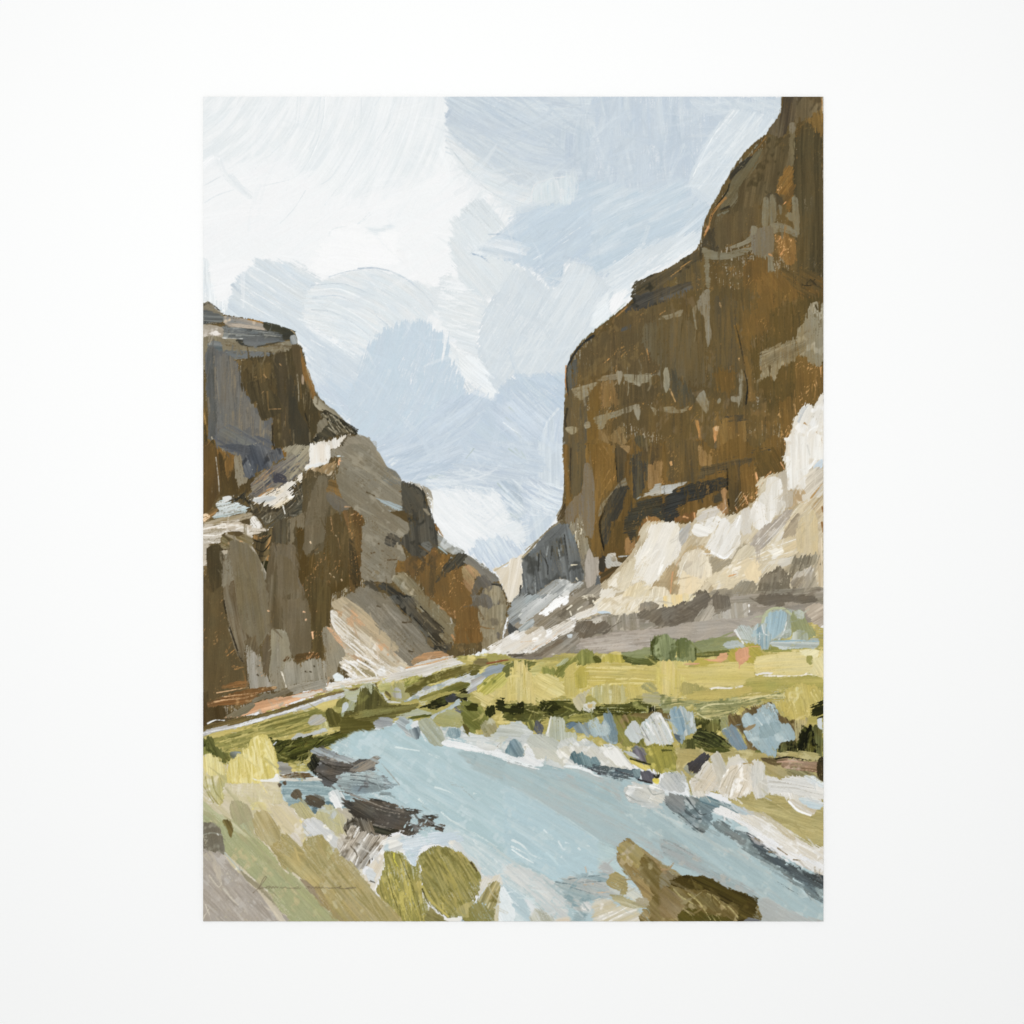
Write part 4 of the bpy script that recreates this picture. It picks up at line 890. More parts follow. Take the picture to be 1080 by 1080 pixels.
# ================================================================ pale rock fall under the right wall
PART('painted_scree', 'cream and beige rock slope under the right canyon wall')
T(0, 0, 1)
P('958b7a', '536,655 548,625 575,600 610,580 632,600 630,655 590,692 530,694', -38, b=.06, c2='7b7364', r=1)
T(700, 470, 6.171)
P('c3b191', '1045,-120 960,-80 880,0 800,60 790,160 740,180 620,220 610,340 540,400 480,440 400,450 340,400 220,420 190,510 0,495 -130,500 -180,640 -260,760 -400,900 -560,1100 -500,1200 0,1130 1045,1100', -50, b=.04, c2='d3c5aa', r=1, c3='b5a383')
T(700, 310, 6.171)
P('e9e4da', '1045,660 1000,690 970,730 930,715 890,750 850,830 830,900 800,1000 785,1100 1045,1100', -72, b=.035, c2='dfd8cb', r=1.2, c3='f1eee8')
P('c9ccc9', '870,800 900,740 940,730 900,800 880,850', -60, b=.05, dry=.3)
S('f7f5f1', '1000,860 940,900 935,1000 945,1060', 1.8, 1.4, dry=.1)
for q in ('915,840 925,848', '930,850 936,856', '1030,940 1036,970', '995,900 1000,905'): S('a87a45', q, 1.6, 1.2, dry=.2)
T(700, 470, 6.171)
P('e8e2d7', '790,0 800,-60 950,-60 1035,-60 1035,90 980,110 960,150 950,240 910,300 880,290 805,280 800,180', 88, b=.03, c2='efece5', r=.8, c3='dcd2c2')
S('f8f7f3', '985,95 950,150', 2.6, 1.5)
S('dcd9d0', '935,0 950,60', 1.6, 1.2)
P('c3d0dc', '965,155 1005,105 1032,90 1032,150', -20, b=.03, r=.8)
P('c9bfae', '950,160 1032,155 1032,300 960,340 910,300', -45, b=.06, c2='d8cfbf', r=1)
P('c2a67c', '810,290 900,290 940,350 900,380 840,420 800,380', 60, b=.06, c2='b39872', c3='dccfb9', r=1)
P('dcd2c0', '900,320 950,320 940,380 910,370', 80)
for q in ('960,340 1030,250', '980,380 1030,330', '850,410 900,370 960,370'): S('b08a55', q, 2, 1, dry=.35)
P('bda67f', '870,380 1035,330 1035,460 980,420 940,400 880,450 830,560 790,590 790,500', -50, b=.06, c2='d4c4a6', r=1.2)
P('cdc3b3', '740,190 800,170 805,280 840,310 830,400 770,380 760,300', 88, b=.04, c2='bcb09c', r=1)
P('e3ddd1', '665,240 690,205 740,205 765,240 770,330 740,420 690,500 665,470 660,350', 92, b=.025, c2='ece8e0', r=.7)
P('dfd9cd', '620,330 660,300 680,360 650,400 620,380', 60)
P('e5dfd4', '560,430 590,370 630,365 660,400 660,480 690,500 650,545 600,545 565,500', 80, b=.03, c2='efebe4', r=.7)
P('dad3c6', '740,370 790,360 795,410 760,450 735,450', 70)
P('ddd6ca', '500,440 530,410 560,400 560,500 570,560 520,580 495,540', 80, b=.04, c2='cfc6b6', r=.8)
P('b5aa9c', '560,640 620,560 700,500 780,430 830,420 820,470 770,540 700,620 610,690 580,680', -50, b=.07, c2='a1978b', r=1, c3='cbc2b5')
for q in ('600,640 700,530 790,440', '620,670 720,570 800,470', '650,600 720,540'): S('ddd6cc', q, 1, .7, dry=.4)
P('a5937a', '770,600 800,540 830,480 880,440 870,560 800,590', -50, b=.05, c2='b8a68a', r=1)
P('e6e0d5', '700,660 740,600 775,560 778,580 740,640', -50, b=.04, r=.8)
P('e6e1d8', '185,560 200,510 260,500 290,470 350,455 370,480 340,540 290,580 220,595', 20, b=.03, c2='eeebe4', r=.7)
P('d6d0c6', '215,470 260,430 340,400 360,440 290,470 230,500', -20, b=.05, r=.8)
P('efece6', '370,480 400,470 440,510 490,450 505,460 495,560 505,620 470,680 400,740 340,720 275,680 290,630 340,560', -60, b=.025, c2='e6e1d8', r=.7, th=1.6)
S('fbfaf8', '290,680 350,710 400,735 450,690', 1.4, 1)
S('fbfaf8', '495,460 470,530', 2, 1.2)
P('b9b4ab', '80,620 100,570 150,510 180,510 170,580 130,640 100,650', -50, b=.05, c2='c9c2b6', r=1)
S('c3d2dc', '85,590 120,540', 1.2, .8)
P('ece6dc', '-10,520 30,510 70,550 110,650 100,720 30,790 -10,820', 75, b=.035, c2='e3dccf', r=.8)
P('c5b190', '0,830 100,720 180,650 280,660 300,720 140,680 60,820 40,1000 0,980', -50, b=.06, c2='b89f74', r=1, c3='d6c7ac')
S('dba779', '50,980 55,860 90,760 140,690', 1.4, 1, dry=.2)
P('dfd2bb', '110,760 160,690 230,672 280,700 310,800 310,870 280,860 260,890 200,950 190,1000 130,1010 60,1050 60,960 90,840', 100, b=.05, c2='e8dcc4', r=.8, c3='d3c6b0', th=1.5)
P('ecdab9', '110,830 200,850 270,870 220,960 190,1000 120,1010 90,960', 90, b=.02, c2='e8d3ad', r=1.5)
S('f5efdf', '65,1030 80,930 120,800 160,710', 1.6, 1.2)
S('d5bd7d', '85,1000 95,1030', 1.2, 1)
P('b3a68e', '300,720 400,740 500,640 540,640 520,680 440,760 330,840 310,800', -38, b=.05, c2='a2947a', r=1)
P('d2c3a4', '440,760 480,690 530,650 580,650 595,700 540,740 460,770', -50, b=.04, c2='dacdb3', r=.8)
P('e3d6bc', '580,710 700,640 860,585 880,620 870,700 720,740 620,760', -20, b=.08, c2='cdbb97', r=.8, c3='efe9dc')
for q in ('600,720 720,660 860,610', '620,750 760,710 870,680', '640,730 780,670'): S('f3efe6', q, 1, .7, dry=.35)
P('e5dccb', '650,770 760,735 850,720 820,770 770,790 720,770', -12, b=.07, c2='cfc6b6', r=.8)
P('e3d2b1', '250,880 340,820 440,770 540,730 620,750 640,830 600,890 540,870 500,880 440,930 350,940 310,900', -22, b=.06, c2='dccbaa', r=1, c3='ece3d2')
P('e8d3ab', '530,770 600,750 635,830 600,890 550,870 520,810', 70, b=.02, r=.8)
S('c9803c', '420,850 470,835', 1.2, .8, dry=.3)
P('d6c39e', '865,560 890,460 940,410 990,430 1010,560 1000,700 880,700 870,620', 90, b=.04, c2='cdb98e', r=.9)
P('cbb795', '1005,640 1035,600 1035,1060 1010,950 1000,780', 88, b=.06, c2='dccdb3', r=1)
for q in ('1032,400 1036,430', '1030,500 1036,560'): S('9a6a3a', q, 2, 1.4, dry=.2)
F('f0ebe2 b9a888 d9cdb8', '0,540 800,180 1030,160 1030,560 600,700 100,800', 60, -60, 16, 1.1, seed=66, da=20, op=.5)
# dark rocks at the foot
P('a19783', '440,940 500,880 590,890 610,950 610,1080 440,1080', -60, b=.07, c2='8d8370', r=1)
P('8a806c', '820,800 860,730 1000,700 1005,770 960,790 870,830 830,860', -70, b=.08, c2='9d937d', r=1.4)
P('a89e8f', '830,900 860,830 960,790 980,790 950,880 900,930 850,930', -55, b=.08, c2='8b8170', r=1, c3='c6beb0')
S('e3ded3', '975,800 950,880', 1.3, .8)
P('9b907c', '900,930 980,820 1005,900 1030,960 1035,1060 920,1000', -60, b=.06, c2='b5a891', r=1)
P('7c7361', '610,960 620,880 680,820 740,795 790,800 815,850 820,920 870,930 960,980 1000,1020 960,1040 880,1010 780,1050 620,1060', 100, b=.035, c2='726a5a', r=1.2, c3='867c6a')
P('857b68', '560,1000 640,980 640,1080 540,1080', 80, b=.05)
P('6e6659', '60,1040 130,1010 200,1000 210,960 240,940 290,960 300,1010 280,1070 220,1080 60,1090', 60, b=.04, c2='7c7362', r=1)
P('9a907d', '290,960 340,940 440,940 430,980 320,980', -10, b=.05, r=1)
P('7c7362', '320,1010 350,980 420,980 440,1040 420,1090 320,1090', 80, b=.04, r=1)
# left end of the slope (the gap)
T(370, 470, 6.0)
P('e3d9c8', '900,780 960,770 1040,720 1080,690 1110,720 1080,940 1010,990 985,950 940,840', -60, b=.035, c2='d6cab5', r=1, c3='ede6da')
S('c9b592', '910,790 1000,740 1075,700', 1.4, 1, dry=.2)
T(540, 470, 6.353)
P('ded3c0', '-20,780 30,750 80,725 60,800 70,850 60,980 -20,1050', -80, b=.035, c2='e9e1d4', r=.7)
P('5d6462', '65,800 75,740 130,700 180,640 280,540 330,515 400,540 420,640 460,740 490,880 470,910 400,910 320,890 250,920 180,980 130,1040 60,1040 50,1010 75,900', 80, b=.07, c2='6d7574', r=1, c3='4a4e4a')
P('737a78', '110,730 200,620 290,530 340,525 340,580 240,640 160,720', -42, b=.07, c2='5f6563', r=1)
for q in ('90,700 160,640 250,560 330,510', '300,470 350,380'): S('9b8d6f', q, 1.2, .8, dry=.3)
P('4c3f29', '300,490 350,380 360,420 350,520 320,515', -60, b=.07, c2='776a4d')
for q in ('200,720 240,800 240,860', '270,680 260,760', '320,640 310,760', '350,600 380,800', '130,780 150,880', '180,730 175,840'): S('3e403c', q, 2, 1.4, dry=.3, b=.06)
for q in ('150,880 160,1000', '240,680 230,740', '310,700 330,780', '90,900 110,980'): S('909a97', q, 2, 1, dry=.45)
S('22231f', '60,940 50,1010', 2, 1.5)
P('9a8f77', '370,560 420,500 460,470 490,600 520,640 520,700 480,760 450,720 430,640 400,560', 80, b=.08, c2='7d735e', r=1.8, dry=.1, sp=('d6cdb8', .1))
for q in ('425,580 430,640', '400,800 435,798', '430,890 440,900', '465,560 460,600', '440,640 445,680'): S('d6ccb2', q, 1.6, 1.2, dry=.3)
P('a99e90', '490,780 520,680 545,740 580,750 575,850 555,930 500,950 490,860', 88, b=.03, c2='b3a99c', r=.8)
P('4f504c', '400,930 440,920 430,945 410,950', 0)
P('5d6263', '555,940 575,870 590,930', 80)
P('9aa09c', '100,1060 180,990 260,920 320,890 400,920 470,910 480,930 400,980 300,1040 200,1110 80,1110', -38, b=.07, c2='b5b9b4', r=1, c3='d5d6d1')
P('e6e3dc', '210,1080 300,1020 380,980 370,1040 320,1110 200,1110', -38, b=.06, c2='c8c8c3')
P('8a8173', '370,1050 450,980 550,930 600,940 590,1000 560,1110 340,1110', -38, b=.06, c2='a09685', r=1)
for q in ('485,1010 500,1035', '520,1040 530,1050', '540,1000 545,1010', '520,1075 545,1075'): S('e6dcc4', q, 1.6, 1.2, dry=.1)
P('e3d7c0', '640,930 690,860 750,850 790,900 770,950 740,970 700,960', -50, b=.04, c2='ebe3d3', r=1)
P('e6dfd1', '580,1060 600,960 680,960 690,1000 640,1110 560,1110', -60, b=.03, r=1)
P('efe9de', '800,930 805,780 840,700 900,620 920,540 1000,515 1110,520 1110,740 1040,800 1000,860 940,930 920,940 860,900', -65, b=.035, c2='e5ddcd', r=1, th=1.6)
P('d5c4a3', '690,880 820,740 840,700 800,930 740,980', -65, b=.04, c2='dccfb5', r=1)
S('faf8f3', '930,935 980,860 1010,800', 3, 1.6)
P('b8a078', '940,950 1000,870 1060,800 1110,820 1110,1110 1040,960 980,950', -60, b=.05, c2='a88d62', c3='cbb891', r=1)
P('ddcba5', '690,1110 770,960 850,920 920,930 930,1000 900,1060 860,1110', -70, b=.05, c2='e6d7b8', r=1)
P('dccdaf', '930,960 1000,950 1050,980 1060,1110 920,1110', -80, b=.05, c2='e8dcc5', r=1)
S('d3b765', '730,1080 770,1000', 1, .8)
S('c99264', '1075,850 1060,1000', 1.2, .8)
# pale slope band down to the left
T(540, 630, 6.353)
P('a39886', '-20,150 60,40 200,0 600,0 590,60 440,110 300,250 100,380 0,400', -35, b=.06, c2='8f8473', r=1, c3='b5ab9a')
P('6d7370', '-20,60 60,-20 330,-20 250,40 160,110 100,150 20,180 -20,200', -38, b=.1, c2='909996', r=1.5, c3='b9bfbb', th=1.5)
P('dfdfda', '100,60 200,0 300,-20 260,40 180,100 100,150 60,170 60,110', -40, b=.09, c2='aab0ac', r=1.5)
P('f6f5f2', '180,110 240,60 300,0 350,-20 380,0 370,30 300,70 230,125', -40, b=.03, c2='fbfaf8', r=1.2)
P('a3aeae', '45,200 120,150 150,150 140,190 80,230 50,230', -40, b=.08, c2='c3c8c4', r=1)
P('4a4d4a', '-20,170 10,190 60,230 40,240 0,240 -20,270', 60, b=.08, r=1)
P('8f8471', '155,180 250,110 400,40 440,0 590,0 580,40 480,70 440,110 330,180 250,210 160,190', -38, b=.07, c2='a3988a', r=1, c3='776e5e')
for q in ('370,80 400,55', '390,95 398,118', '500,0 510,15', '545,25 550,40', '440,80 470,60'): S('e3dac5', q, 1.5, 1.2, dry=.1)
P('e8e3da', '-150,330 -60,280 0,240 100,230 180,200 250,210 330,170 430,110 440,100 440,150 410,220 330,250 240,310 150,370 60,385 -50,400 -170,390', -32, b=.06, c2='d9d0c2', r=1.2, c3='f4f1ec', th=1.5)
P('b7a88f', '80,235 150,195 200,210 120,250', -30, b=.05, dry=.3)
for q in ('230,310 310,240', '60,300 160,290', '140,350 260,270 320,220'): S('dcb48c', q, .9, .6, dry=.3)
P('ece9e3', '430,110 520,70 580,60 580,90 520,130 440,150', -22, b=.05, c2='dfd8cc', r=1)
P('e6dac2', '580,0 1080,0 1080,50 1000,70 920,60 840,100 720,130 640,120 580,90', -40, b=.05, c2='ede4d3', r=1, c3='d6c7ab')
F('f3ede0 cdb68a', '680,100 840,0 1050,0 1040,60 850,90', 30, -60, 16, 1.1, seed=68, da=5, op=.7)
P('c0cfdd', '575,100 600,92 650,98 660,112 620,118', 5, b=.02)
T(0, 0, 1)
P('8f877a', '596,672 660,655 876,640 876,690 700,700 596,702', -3, b=.05, c2='7f7a68', r=1)
P('938a79', '606,672 604,662 622,652 640,648 665,650 680,645 710,640 760,628 800,625 876,622 876,690 760,672 700,672 640,690 606,696', -3, b=.05, c2='a69c8f', r=1, c3='857b6c')
T(540, 630, 6.353)
P('8f8674', '540,120 640,130 720,125 840,100 860,200 840,220 660,240 650,170 560,150', 85, b=.06, c2='a0978a', r=1, c3='b9af9d')
P('c9c2b5', '530,150 590,135 600,160 560,180', 0, b=.05, dry=.1)
P('756b5c', '415,230 430,180 480,150 540,155 555,200 555,240 520,265 440,270', -60, b=.07, c2='665d50', r=1)
P('776d5f', '560,190 600,160 650,170 660,215 620,245 560,235', -50, b=.07, c2='686053', r=1)
P('9d9282', '860,40 920,30 990,50 940,90 860,100', 88, b=.08, c2='857b6a', r=1)
P('6f675a', '830,110 880,85 940,95 1000,65 1090,70 1090,190 1030,190 1000,205 930,160 870,140', -40, b=.05, c2='7c7466', r=1)
P('a89d92', '430,300 520,265 660,240 860,215 1000,205 1090,195 1090,270 1050,280 980,250 930,290 920,340 800,360 720,370 600,375 430,350', -4, b=.06, c2='b5aa9e', r=1, c3='9a8f83')
F('c6bdb2 968b7e b8aea1', '440,300 660,250 1080,210 1080,260 900,340 600,370', 40, -5, 36, 1.5, seed=69, da=2, op=.6)
P('7b7060', '150,440 200,370 300,300 420,230 460,300 400,340 380,400 310,430 230,440', -35, b=.08, c2='93897a', r=1.2)
S('c9c3b6', '270,380 300,385 295,420', 1.4, 1, dry=.2)
P('5f5648', '-30,370 60,385 180,370 300,290 340,290 230,370 150,410 60,400 -30,400', -20, b=.08, c2='74695a', r=1)
P('8f877b', '-60,400 100,395 200,400 160,430 0,430', -5, b=.06, c2='7a7266')
P('c3c8d0', '370,255 400,250 400,270 375,270', 0)
T(700, 630, 6.171)
P('6f675b', '0,50 60,60 130,20 200,-20 290,-20 280,60 200,150 100,170 0,190', -30, b=.045, c2='7a7265', r=1, c3='655d52')
P('ecdfc2', '0,-10 110,-20 210,-20 190,20 130,25 70,55 0,60', 85, b=.04, c2='dfc98e', r=1)
P('756d60', '320,60 330,-10 420,-10 440,60 400,85', 85, b=.05, r=1)
P('a39a8a', '200,150 250,80 310,55 330,90 320,140 240,160', -60, b=.07, c2='b9b1a3', r=1)
P('cdc7bc', '320,110 420,80 450,40 510,35 555,50 562,130 520,135 330,150', 86, b=.07, c2='a69d8d', r=.9)
S('f2efe9', '555,50 560,130', 1.3, 1)
P('746c5f', '600,20 640,-20 960,-20 1000,40 900,40 820,30 740,70 640,60', -8, b=.045, c2='6c6457', r=1.2)
P('a0968a', '560,60 640,55 760,60 920,50 1040,50 1040,240 900,240 560,230', -5, b=.05, c2='8f8577', r=1)
P('b2a89b', '-20,200 200,160 400,140 540,135 600,100 650,100 640,180 480,200 460,250 300,260 180,290 50,260 -20,240', -5, b=.05, c2='a79d91', r=1)
P('b0a08e', '920,70 1040,50 1040,240 990,240 950,150', -30, b=.06, c2='c6b9a8', r=1)
S('f0ece6', '1035,190 1000,240', 3, 1, dry=.3)
# ================================================================ meadow and grassy banks
PART('painted_meadow', 'yellow green meadow and olive grass banks between cliffs and river')
T(0, 0, 1)
P('b3a85a', '206,768 214,772 300,745 350,728 400,718 440,705 470,695 520,690 560,696 600,690 640,688 700,690 740,676 780,672 876,668 876,905 840,880 780,840 700,815 640,800 560,790 470,770 430,760 380,770 350,790 345,812 300,815 206,830', 3, b=.05, c2='9a9348', r=1, c3='c9be72')
# left bank: path, thin stripes
T(210, 630, 6.353)
P('6d5c34', '25,880 60,850 180,830 300,800 420,780 560,740 680,700 830,650 860,640 1080,600 1190,580 1190,640 1080,640 900,660 700,730 560,780 400,830 200,880 25,910', -16, b=.06, c2='84703f', r=.9, c3='5c4f22')
P('c9c8c6', '25,905 130,870 260,855 400,812 560,765 700,715 800,685 950,640 1080,625 1080,650 980,665 860,700 720,745 560,795 400,835 260,880 120,905 25,940', -16, b=.05, c2='b3b0ac', r=.8, c3='dedfdf')
S('e8e8e8', '30,910 260,862 560,775 850,680 1000,645', 1.2, 1, dry=.2)
P('cdc170', '100,910 260,880 400,845 480,830 330,880 200,915 140,940 30,960 28,945', -15, b=.05, c2='b9ab5c', r=.8)
P('cfc270', '760,740 840,700 920,685 930,710 880,740 800,760', -12, b=.05, c2='bcb062', r=.8)
P('a09a4c', '30,960 140,935 330,880 480,830 640,780 780,745 800,760 850,770 860,830 860,870 760,890 660,900 560,940 400,950 330,980 180,1020 150,1000 60,1010 27,1000', -14, b=.08, c2='7f7a36', r=1, c3='b9ae60')
P('7d7a34', '400,860 560,800 700,770 800,740 810,760 700,820 560,870 420,900', -14, b=.07, c2='8f8a42', dry=.15)
F('c5bb6c 6f6c2c b0a658 8f8a44', '40,970 330,890 640,790 850,770 850,870 560,940 180,1010', 50, -14, 30, 1.4, seed=70, da=4, op=.75)
P('b9b3a2', '730,830 770,790 830,790 850,830 800,850 740,860', -30, b=.06, c2='a9aba6', r=.8)
P('b3b27a', '810,860 850,830 880,870 860,900 820,890', 80, b=.06, c2='cdc98f')
P('c7ccd0', '620,945 660,910 720,915 830,880 860,900 760,930 640,955', -14, b=.05, r=.8, c2='b3b5a8')
# bushy dark bits
P('4e5320', '410,965 480,950 560,960 640,950 760,935 870,920 1000,890 1030,910 900,970 840,1000 760,1010 740,1060 700,1100 500,1100 520,1080 480,1000 430,985', -18, b=.12, c2='2f3512', r=1.5, c3='767434', th=1.5)
P('2a2e0e', '560,1000 700,960 860,920 1000,880 1020,900 880,960 740,1010 720,1080 600,1080', -18, b=.12, c2='4c5220', dry=.35, r=1)
F('8c8a45 1b1f08 5f6128 3b4016', '420,970 640,950 1000,890 760,1010 700,1095 520,1095', 50, -25, 10, 1.2, seed=71, da=25, op=.85)
S('c8cdd0', '500,985 515,970', 2, 1.4)
P('5c5a26', '950,770 1090,760 1190,740 1190,860 1080,920 1020,900 960,860 880,870 860,830', -5, b=.06, c2='6a6630', r=1)
P('6e6832', '855,750 880,740 930,780 950,820 920,860 870,850 850,800', 70, b=.07, c2='4f4c1e', r=.8)
P('848040', '920,700 980,660 1000,690 960,740 920,740', -60, b=.06, c2='6f6a30', r=.8)
P('b4beb0', '1000,700 1040,650 1075,640 1090,700 1040,760 980,790 950,780 970,730', -60, b=.07, c2='96a07c', r=1)
P('bfc6c8', '960,720 990,700 1000,740 960,780', -60)
T(370, 630, 6.0)
P('c3cbc0', '-60,560 20,590 60,560 90,540 130,545 160,560 200,600 180,640 60,680 -20,640', -10, b=.06, c2='a7ac84', r=1)
P('55532a', '20,720 50,620 80,570 130,550 170,580 220,650 240,680 200,700 120,710 60,730', 92, b=.07, c2='6e6a38', r=1, c3='7d7a3c', th=1.4)
P('a9b193', '80,555 120,540 140,560 130,610 110,580', 80, b=.05, dry=.1)
for q in ('35,690 60,600 90,560', '150,570 190,620 220,660'): S('8b8746', q, 1.6, 1, dry=.3)
P('a8a65c', '170,580 200,540 260,550 250,600 200,600', -10, b=.06, c2='bdbb7a', r=1)
P('b7b283', '250,620 260,560 310,530 350,560 370,610 340,660 290,640', 70, b=.08, c2='9a954f', r=1.2)
P('bbbcc0', '265,600 290,565 320,590 320,640 280,650', 80, b=.07, c2='99978b', r=1)
S('6b6038', '225,600 250,630 240,660', 3, 1.4, dry=.2)
P('d0cfc3', '200,600 240,650 330,665 230,665', 10)
P('8e8f3c', '330,520 370,480 430,470 450,490 520,490 470,520 400,560 350,580', -20, b=.07, c2='a5a552', r=1.5)
F('b9bb6a 747830', '330,480 440,470 430,540 340,560', 14, -60, 6, 1.1, seed=72, da=25)
# stripes running up to the gap
P('cfc8bc', '200,520 280,480 400,430 460,400 560,390 640,380 700,420 600,450 480,500 400,500 280,530 160,545', -12, b=.06, c2='dfdbd3', r=1)
S('c99a68', '350,445 480,420 640,380', 1.4, 1, dry=.3)
P('736c33', '360,570 430,520 520,490 600,460 680,430 800,420 870,430 960,420 840,440 760,480 720,500 640,510 560,530 460,560 380,600', -15, b=.07, c2='5c5722', r=1, c3='8a8142', th=1.4)
P('746a3c', '770,420 800,395 860,390 870,420 840,430', 0, b=.06, c2='8b7a50', r=1)
P('6c6530', '330,660 380,640 370,610 360,570 340,600 380,600 480,560 440,590 390,640', -20, b=.05, r=.5)
P('b6bfba', '400,610 520,560 640,520 740,490 760,470 830,480 840,530 800,580 760,600 720,590 750,545 700,535 620,560 520,600 440,640 400,650 330,665 380,630', -20, b=.07, c2='c6cdcb', r=1, c3='98a3a4')
P('989a94', '450,580 480,560 520,570 470,590', -15)
P('6b6a2a', '435,640 450,620 520,605 600,570 680,535 740,540 755,550 700,590 600,600 500,630 440,655', -18, b=.07, c2='7c7836', r=.8, th=1.4)
P('5d5a2a', '750,470 790,455 815,460 800,490 760,500', 0, b=.06, r=1)
P('9aa5ad', '820,480 860,450 960,420 980,440 970,470 880,490 860,520 830,500', -18, b=.07, c2='7d878c', r=1, c3='c0c6c8')
P('a8a49c', '750,520 830,490 860,520 800,580 740,600 770,560', -30, b=.06, c2='c5cac9', r=1)
P('8f4f2f', '860,415 960,398 1010,395 960,405 880,420', -8, b=.05, dry=.3)
P('27270f', '430,700 450,675 500,660 540,640 600,625 650,620 700,590 730,590 740,660 710,670 690,640 620,650 600,690 520,715 460,700', -20, b=.1, c2='12140a', r=1.4, c3='494c22')
P('54555a', '600,640 640,610 670,620 670,650 620,665', 30, b=.08, c2='3a3c3a', r=1)
P('8a8648', '665,620 700,605 750,610 750,630 700,635', 0, b=.06)
P('b9c6c8', '520,740 600,700 660,660 680,640 700,660 740,660 720,670 660,690 620,720 550,740 520,775 505,760', -30, b=.05, c2='a7b4b4', r=1)
P('1c1f12', '700,640 730,635 735,665 705,670', 30)
P('b7bda6', '380,720 420,700 460,710 500,730 510,740 400,750 340,760 290,760', -5, b=.06, c2='a3ab8e', r=1)
P('757a35', '360,760 440,740 510,735 500,755 400,775 360,785', -6, b=.08, c2='4d511f', r=1)
P('5c5726', '-40,730 40,720 120,720 240,680 340,680 420,670 430,680 380,720 300,750 260,770 160,790 140,800 150,830 240,820 200,845 130,860 70,880 0,855 -40,860', -8, b=.06, c2='746f38', r=1, th=1.4)
P('8d8848', '20,740 140,710 260,690 420,672 390,700 240,735 60,770 -40,780', -8, b=.1, c2='6d682f', dry=.15, r=1)
P('55511f', '-50,770 100,780 160,820 120,860 60,880 0,860 -60,850', -5, b=.04, c2='625d27', r=1)
# right meadow
T(540, 630, 6.353)
P('6d7038', '-40,440 60,420 150,430 200,470 180,510 0,540 -60,520', -20, b=.07, r=1)
P('c7ba68', '120,480 200,440 300,430 350,450 400,440 520,440 640,430 760,440 860,470 940,460 1000,440 1090,410 1090,640 980,640 860,650 780,680 760,590 640,590 540,600 520,660 420,690 340,660 200,700 150,640', 2, b=.05, c2='b5a94e', r=1, c3='d3c982')
P('b1ab5c', '120,490 160,450 240,435 300,440 290,500 220,480 150,520', -5, b=.06, c2='c3bc74', r=1)
P('8a8b3c', '195,500 210,470 290,475 285,520 240,530', 80, b=.08, r=1.5, dry=.1)
P('a9b188', '290,460 340,420 372,400 370,440 320,460', -50, b=.06)
P('87893a', '285,520 300,470 380,420 430,400 460,360 500,350 540,370 560,410 600,430 560,440 520,460 460,460 420,450 380,460 340,540', -50, b=.07, c2='6d6f2c', r=1.2, c3='9d9c4e')
P('7e8138', '440,390 480,350 530,360 550,420 540,450 470,450', 85, b=.07, c2='94934a', r=1.5)
P('55561f', '540,400 575,395 600,430 560,440', 20, b=.05)
P('aaa03c', '605,430 640,375 740,385 760,430 700,440', 80, b=.05, c2='b9ae4c', r=1)
P('cbbf70', '650,375 720,362 740,385', 0, b=.05)
P('8b9a6a', '740,375 820,360 920,335 940,360 935,420 860,420 780,410', -5, b=.06, c2='7a8a58', r=1)
P('454c1e', '740,385 790,400 860,410 940,400 975,430 960,450 870,465 800,460 760,430', 12, b=.1, c2='5f6c34', r=1.2)
P('58703f', '925,300 960,255 1010,250 1050,280 1090,280 1090,390 1010,400 1000,420 960,420 940,380', 92, b=.07, c2='748a5c', r=1, c3='3e4f24')
P('3b4a20', '930,310 950,330 970,400 1000,420 960,425 935,390', 88, b=.1, dry=.15)
P('8a9e74', '1010,300 1090,290 1090,400 1020,405', -20, b=.06, dry=.2)
P('cdc07a', '0,440 40,425 80,420 110,470 135,540 150,600 165,680 160,720 100,715 40,700 -20,700 -100,690 -160,600 -60,560 -10,520', 88, b=.05, c2='c2b567', r=1.4, th=1.5)
F('ddd394 b5a854', '-20,520 60,430 110,470 150,700 -10,690', 16, 88, 22, 1.4, seed=73, da=4, op=.6)
P('c8bd70', '150,540 180,510 250,515 310,540 355,590 350,640 290,670 220,690 170,700 150,640', 30, b=.06, c2='d5cb86', r=1.2, th=1.4)
P('bfb360', '350,560 360,480 400,450 430,470 430,640 400,665 355,660', 88, b=.05, c2='b0a452', r=1, th=1.3)
P('a79c3e', '430,480 500,465 515,520 510,590 490,605 430,600', 86, b=.03, c2='b3a847', r=1, th=1.3)
P('c3b765', '500,460 600,440 760,440 820,470 960,460 970,560 900,600 760,590 640,580 560,590 520,610 515,520', 2, b=.06, c2='b8ab52', r=1.2, th=1.3)
F('ddd28a b0a24a d3c77c', '510,450 960,460 940,580 540,590', 26, 1, 44, 1.8, seed=74, da=2, op=.7)
P('c3bd84', '500,640 560,590 640,590 760,600 780,690 740,715 600,715 560,700', 88, b=.06, c2='b3ab6a', r=1.4)
F('ded9b4 a49a52', '540,600 770,600 770,710 560,700', 18, 88, 14, 1.3, seed=75, da=4, op=.7)
P('c5b965', '760,600 880,590 960,600 1000,630 920,650 860,660 780,680', 80, b=.06, c2='b5a852', r=1.2)
P('d2c874', '960,460 1010,410 1060,405 1140,430 1180,520 1180,640 1080,640 990,645 960,600', 90, b=.05, c2='c0b45c', r=1.2, th=1.5)
P('b9b189', '880,650 960,640 1010,660 1000,730 900,735', 5, b=.06, c2='a39b62', r=1.4)
P('a09a62', '860,600 920,560 980,610 940,640', 40, b=.06, dry=.2)
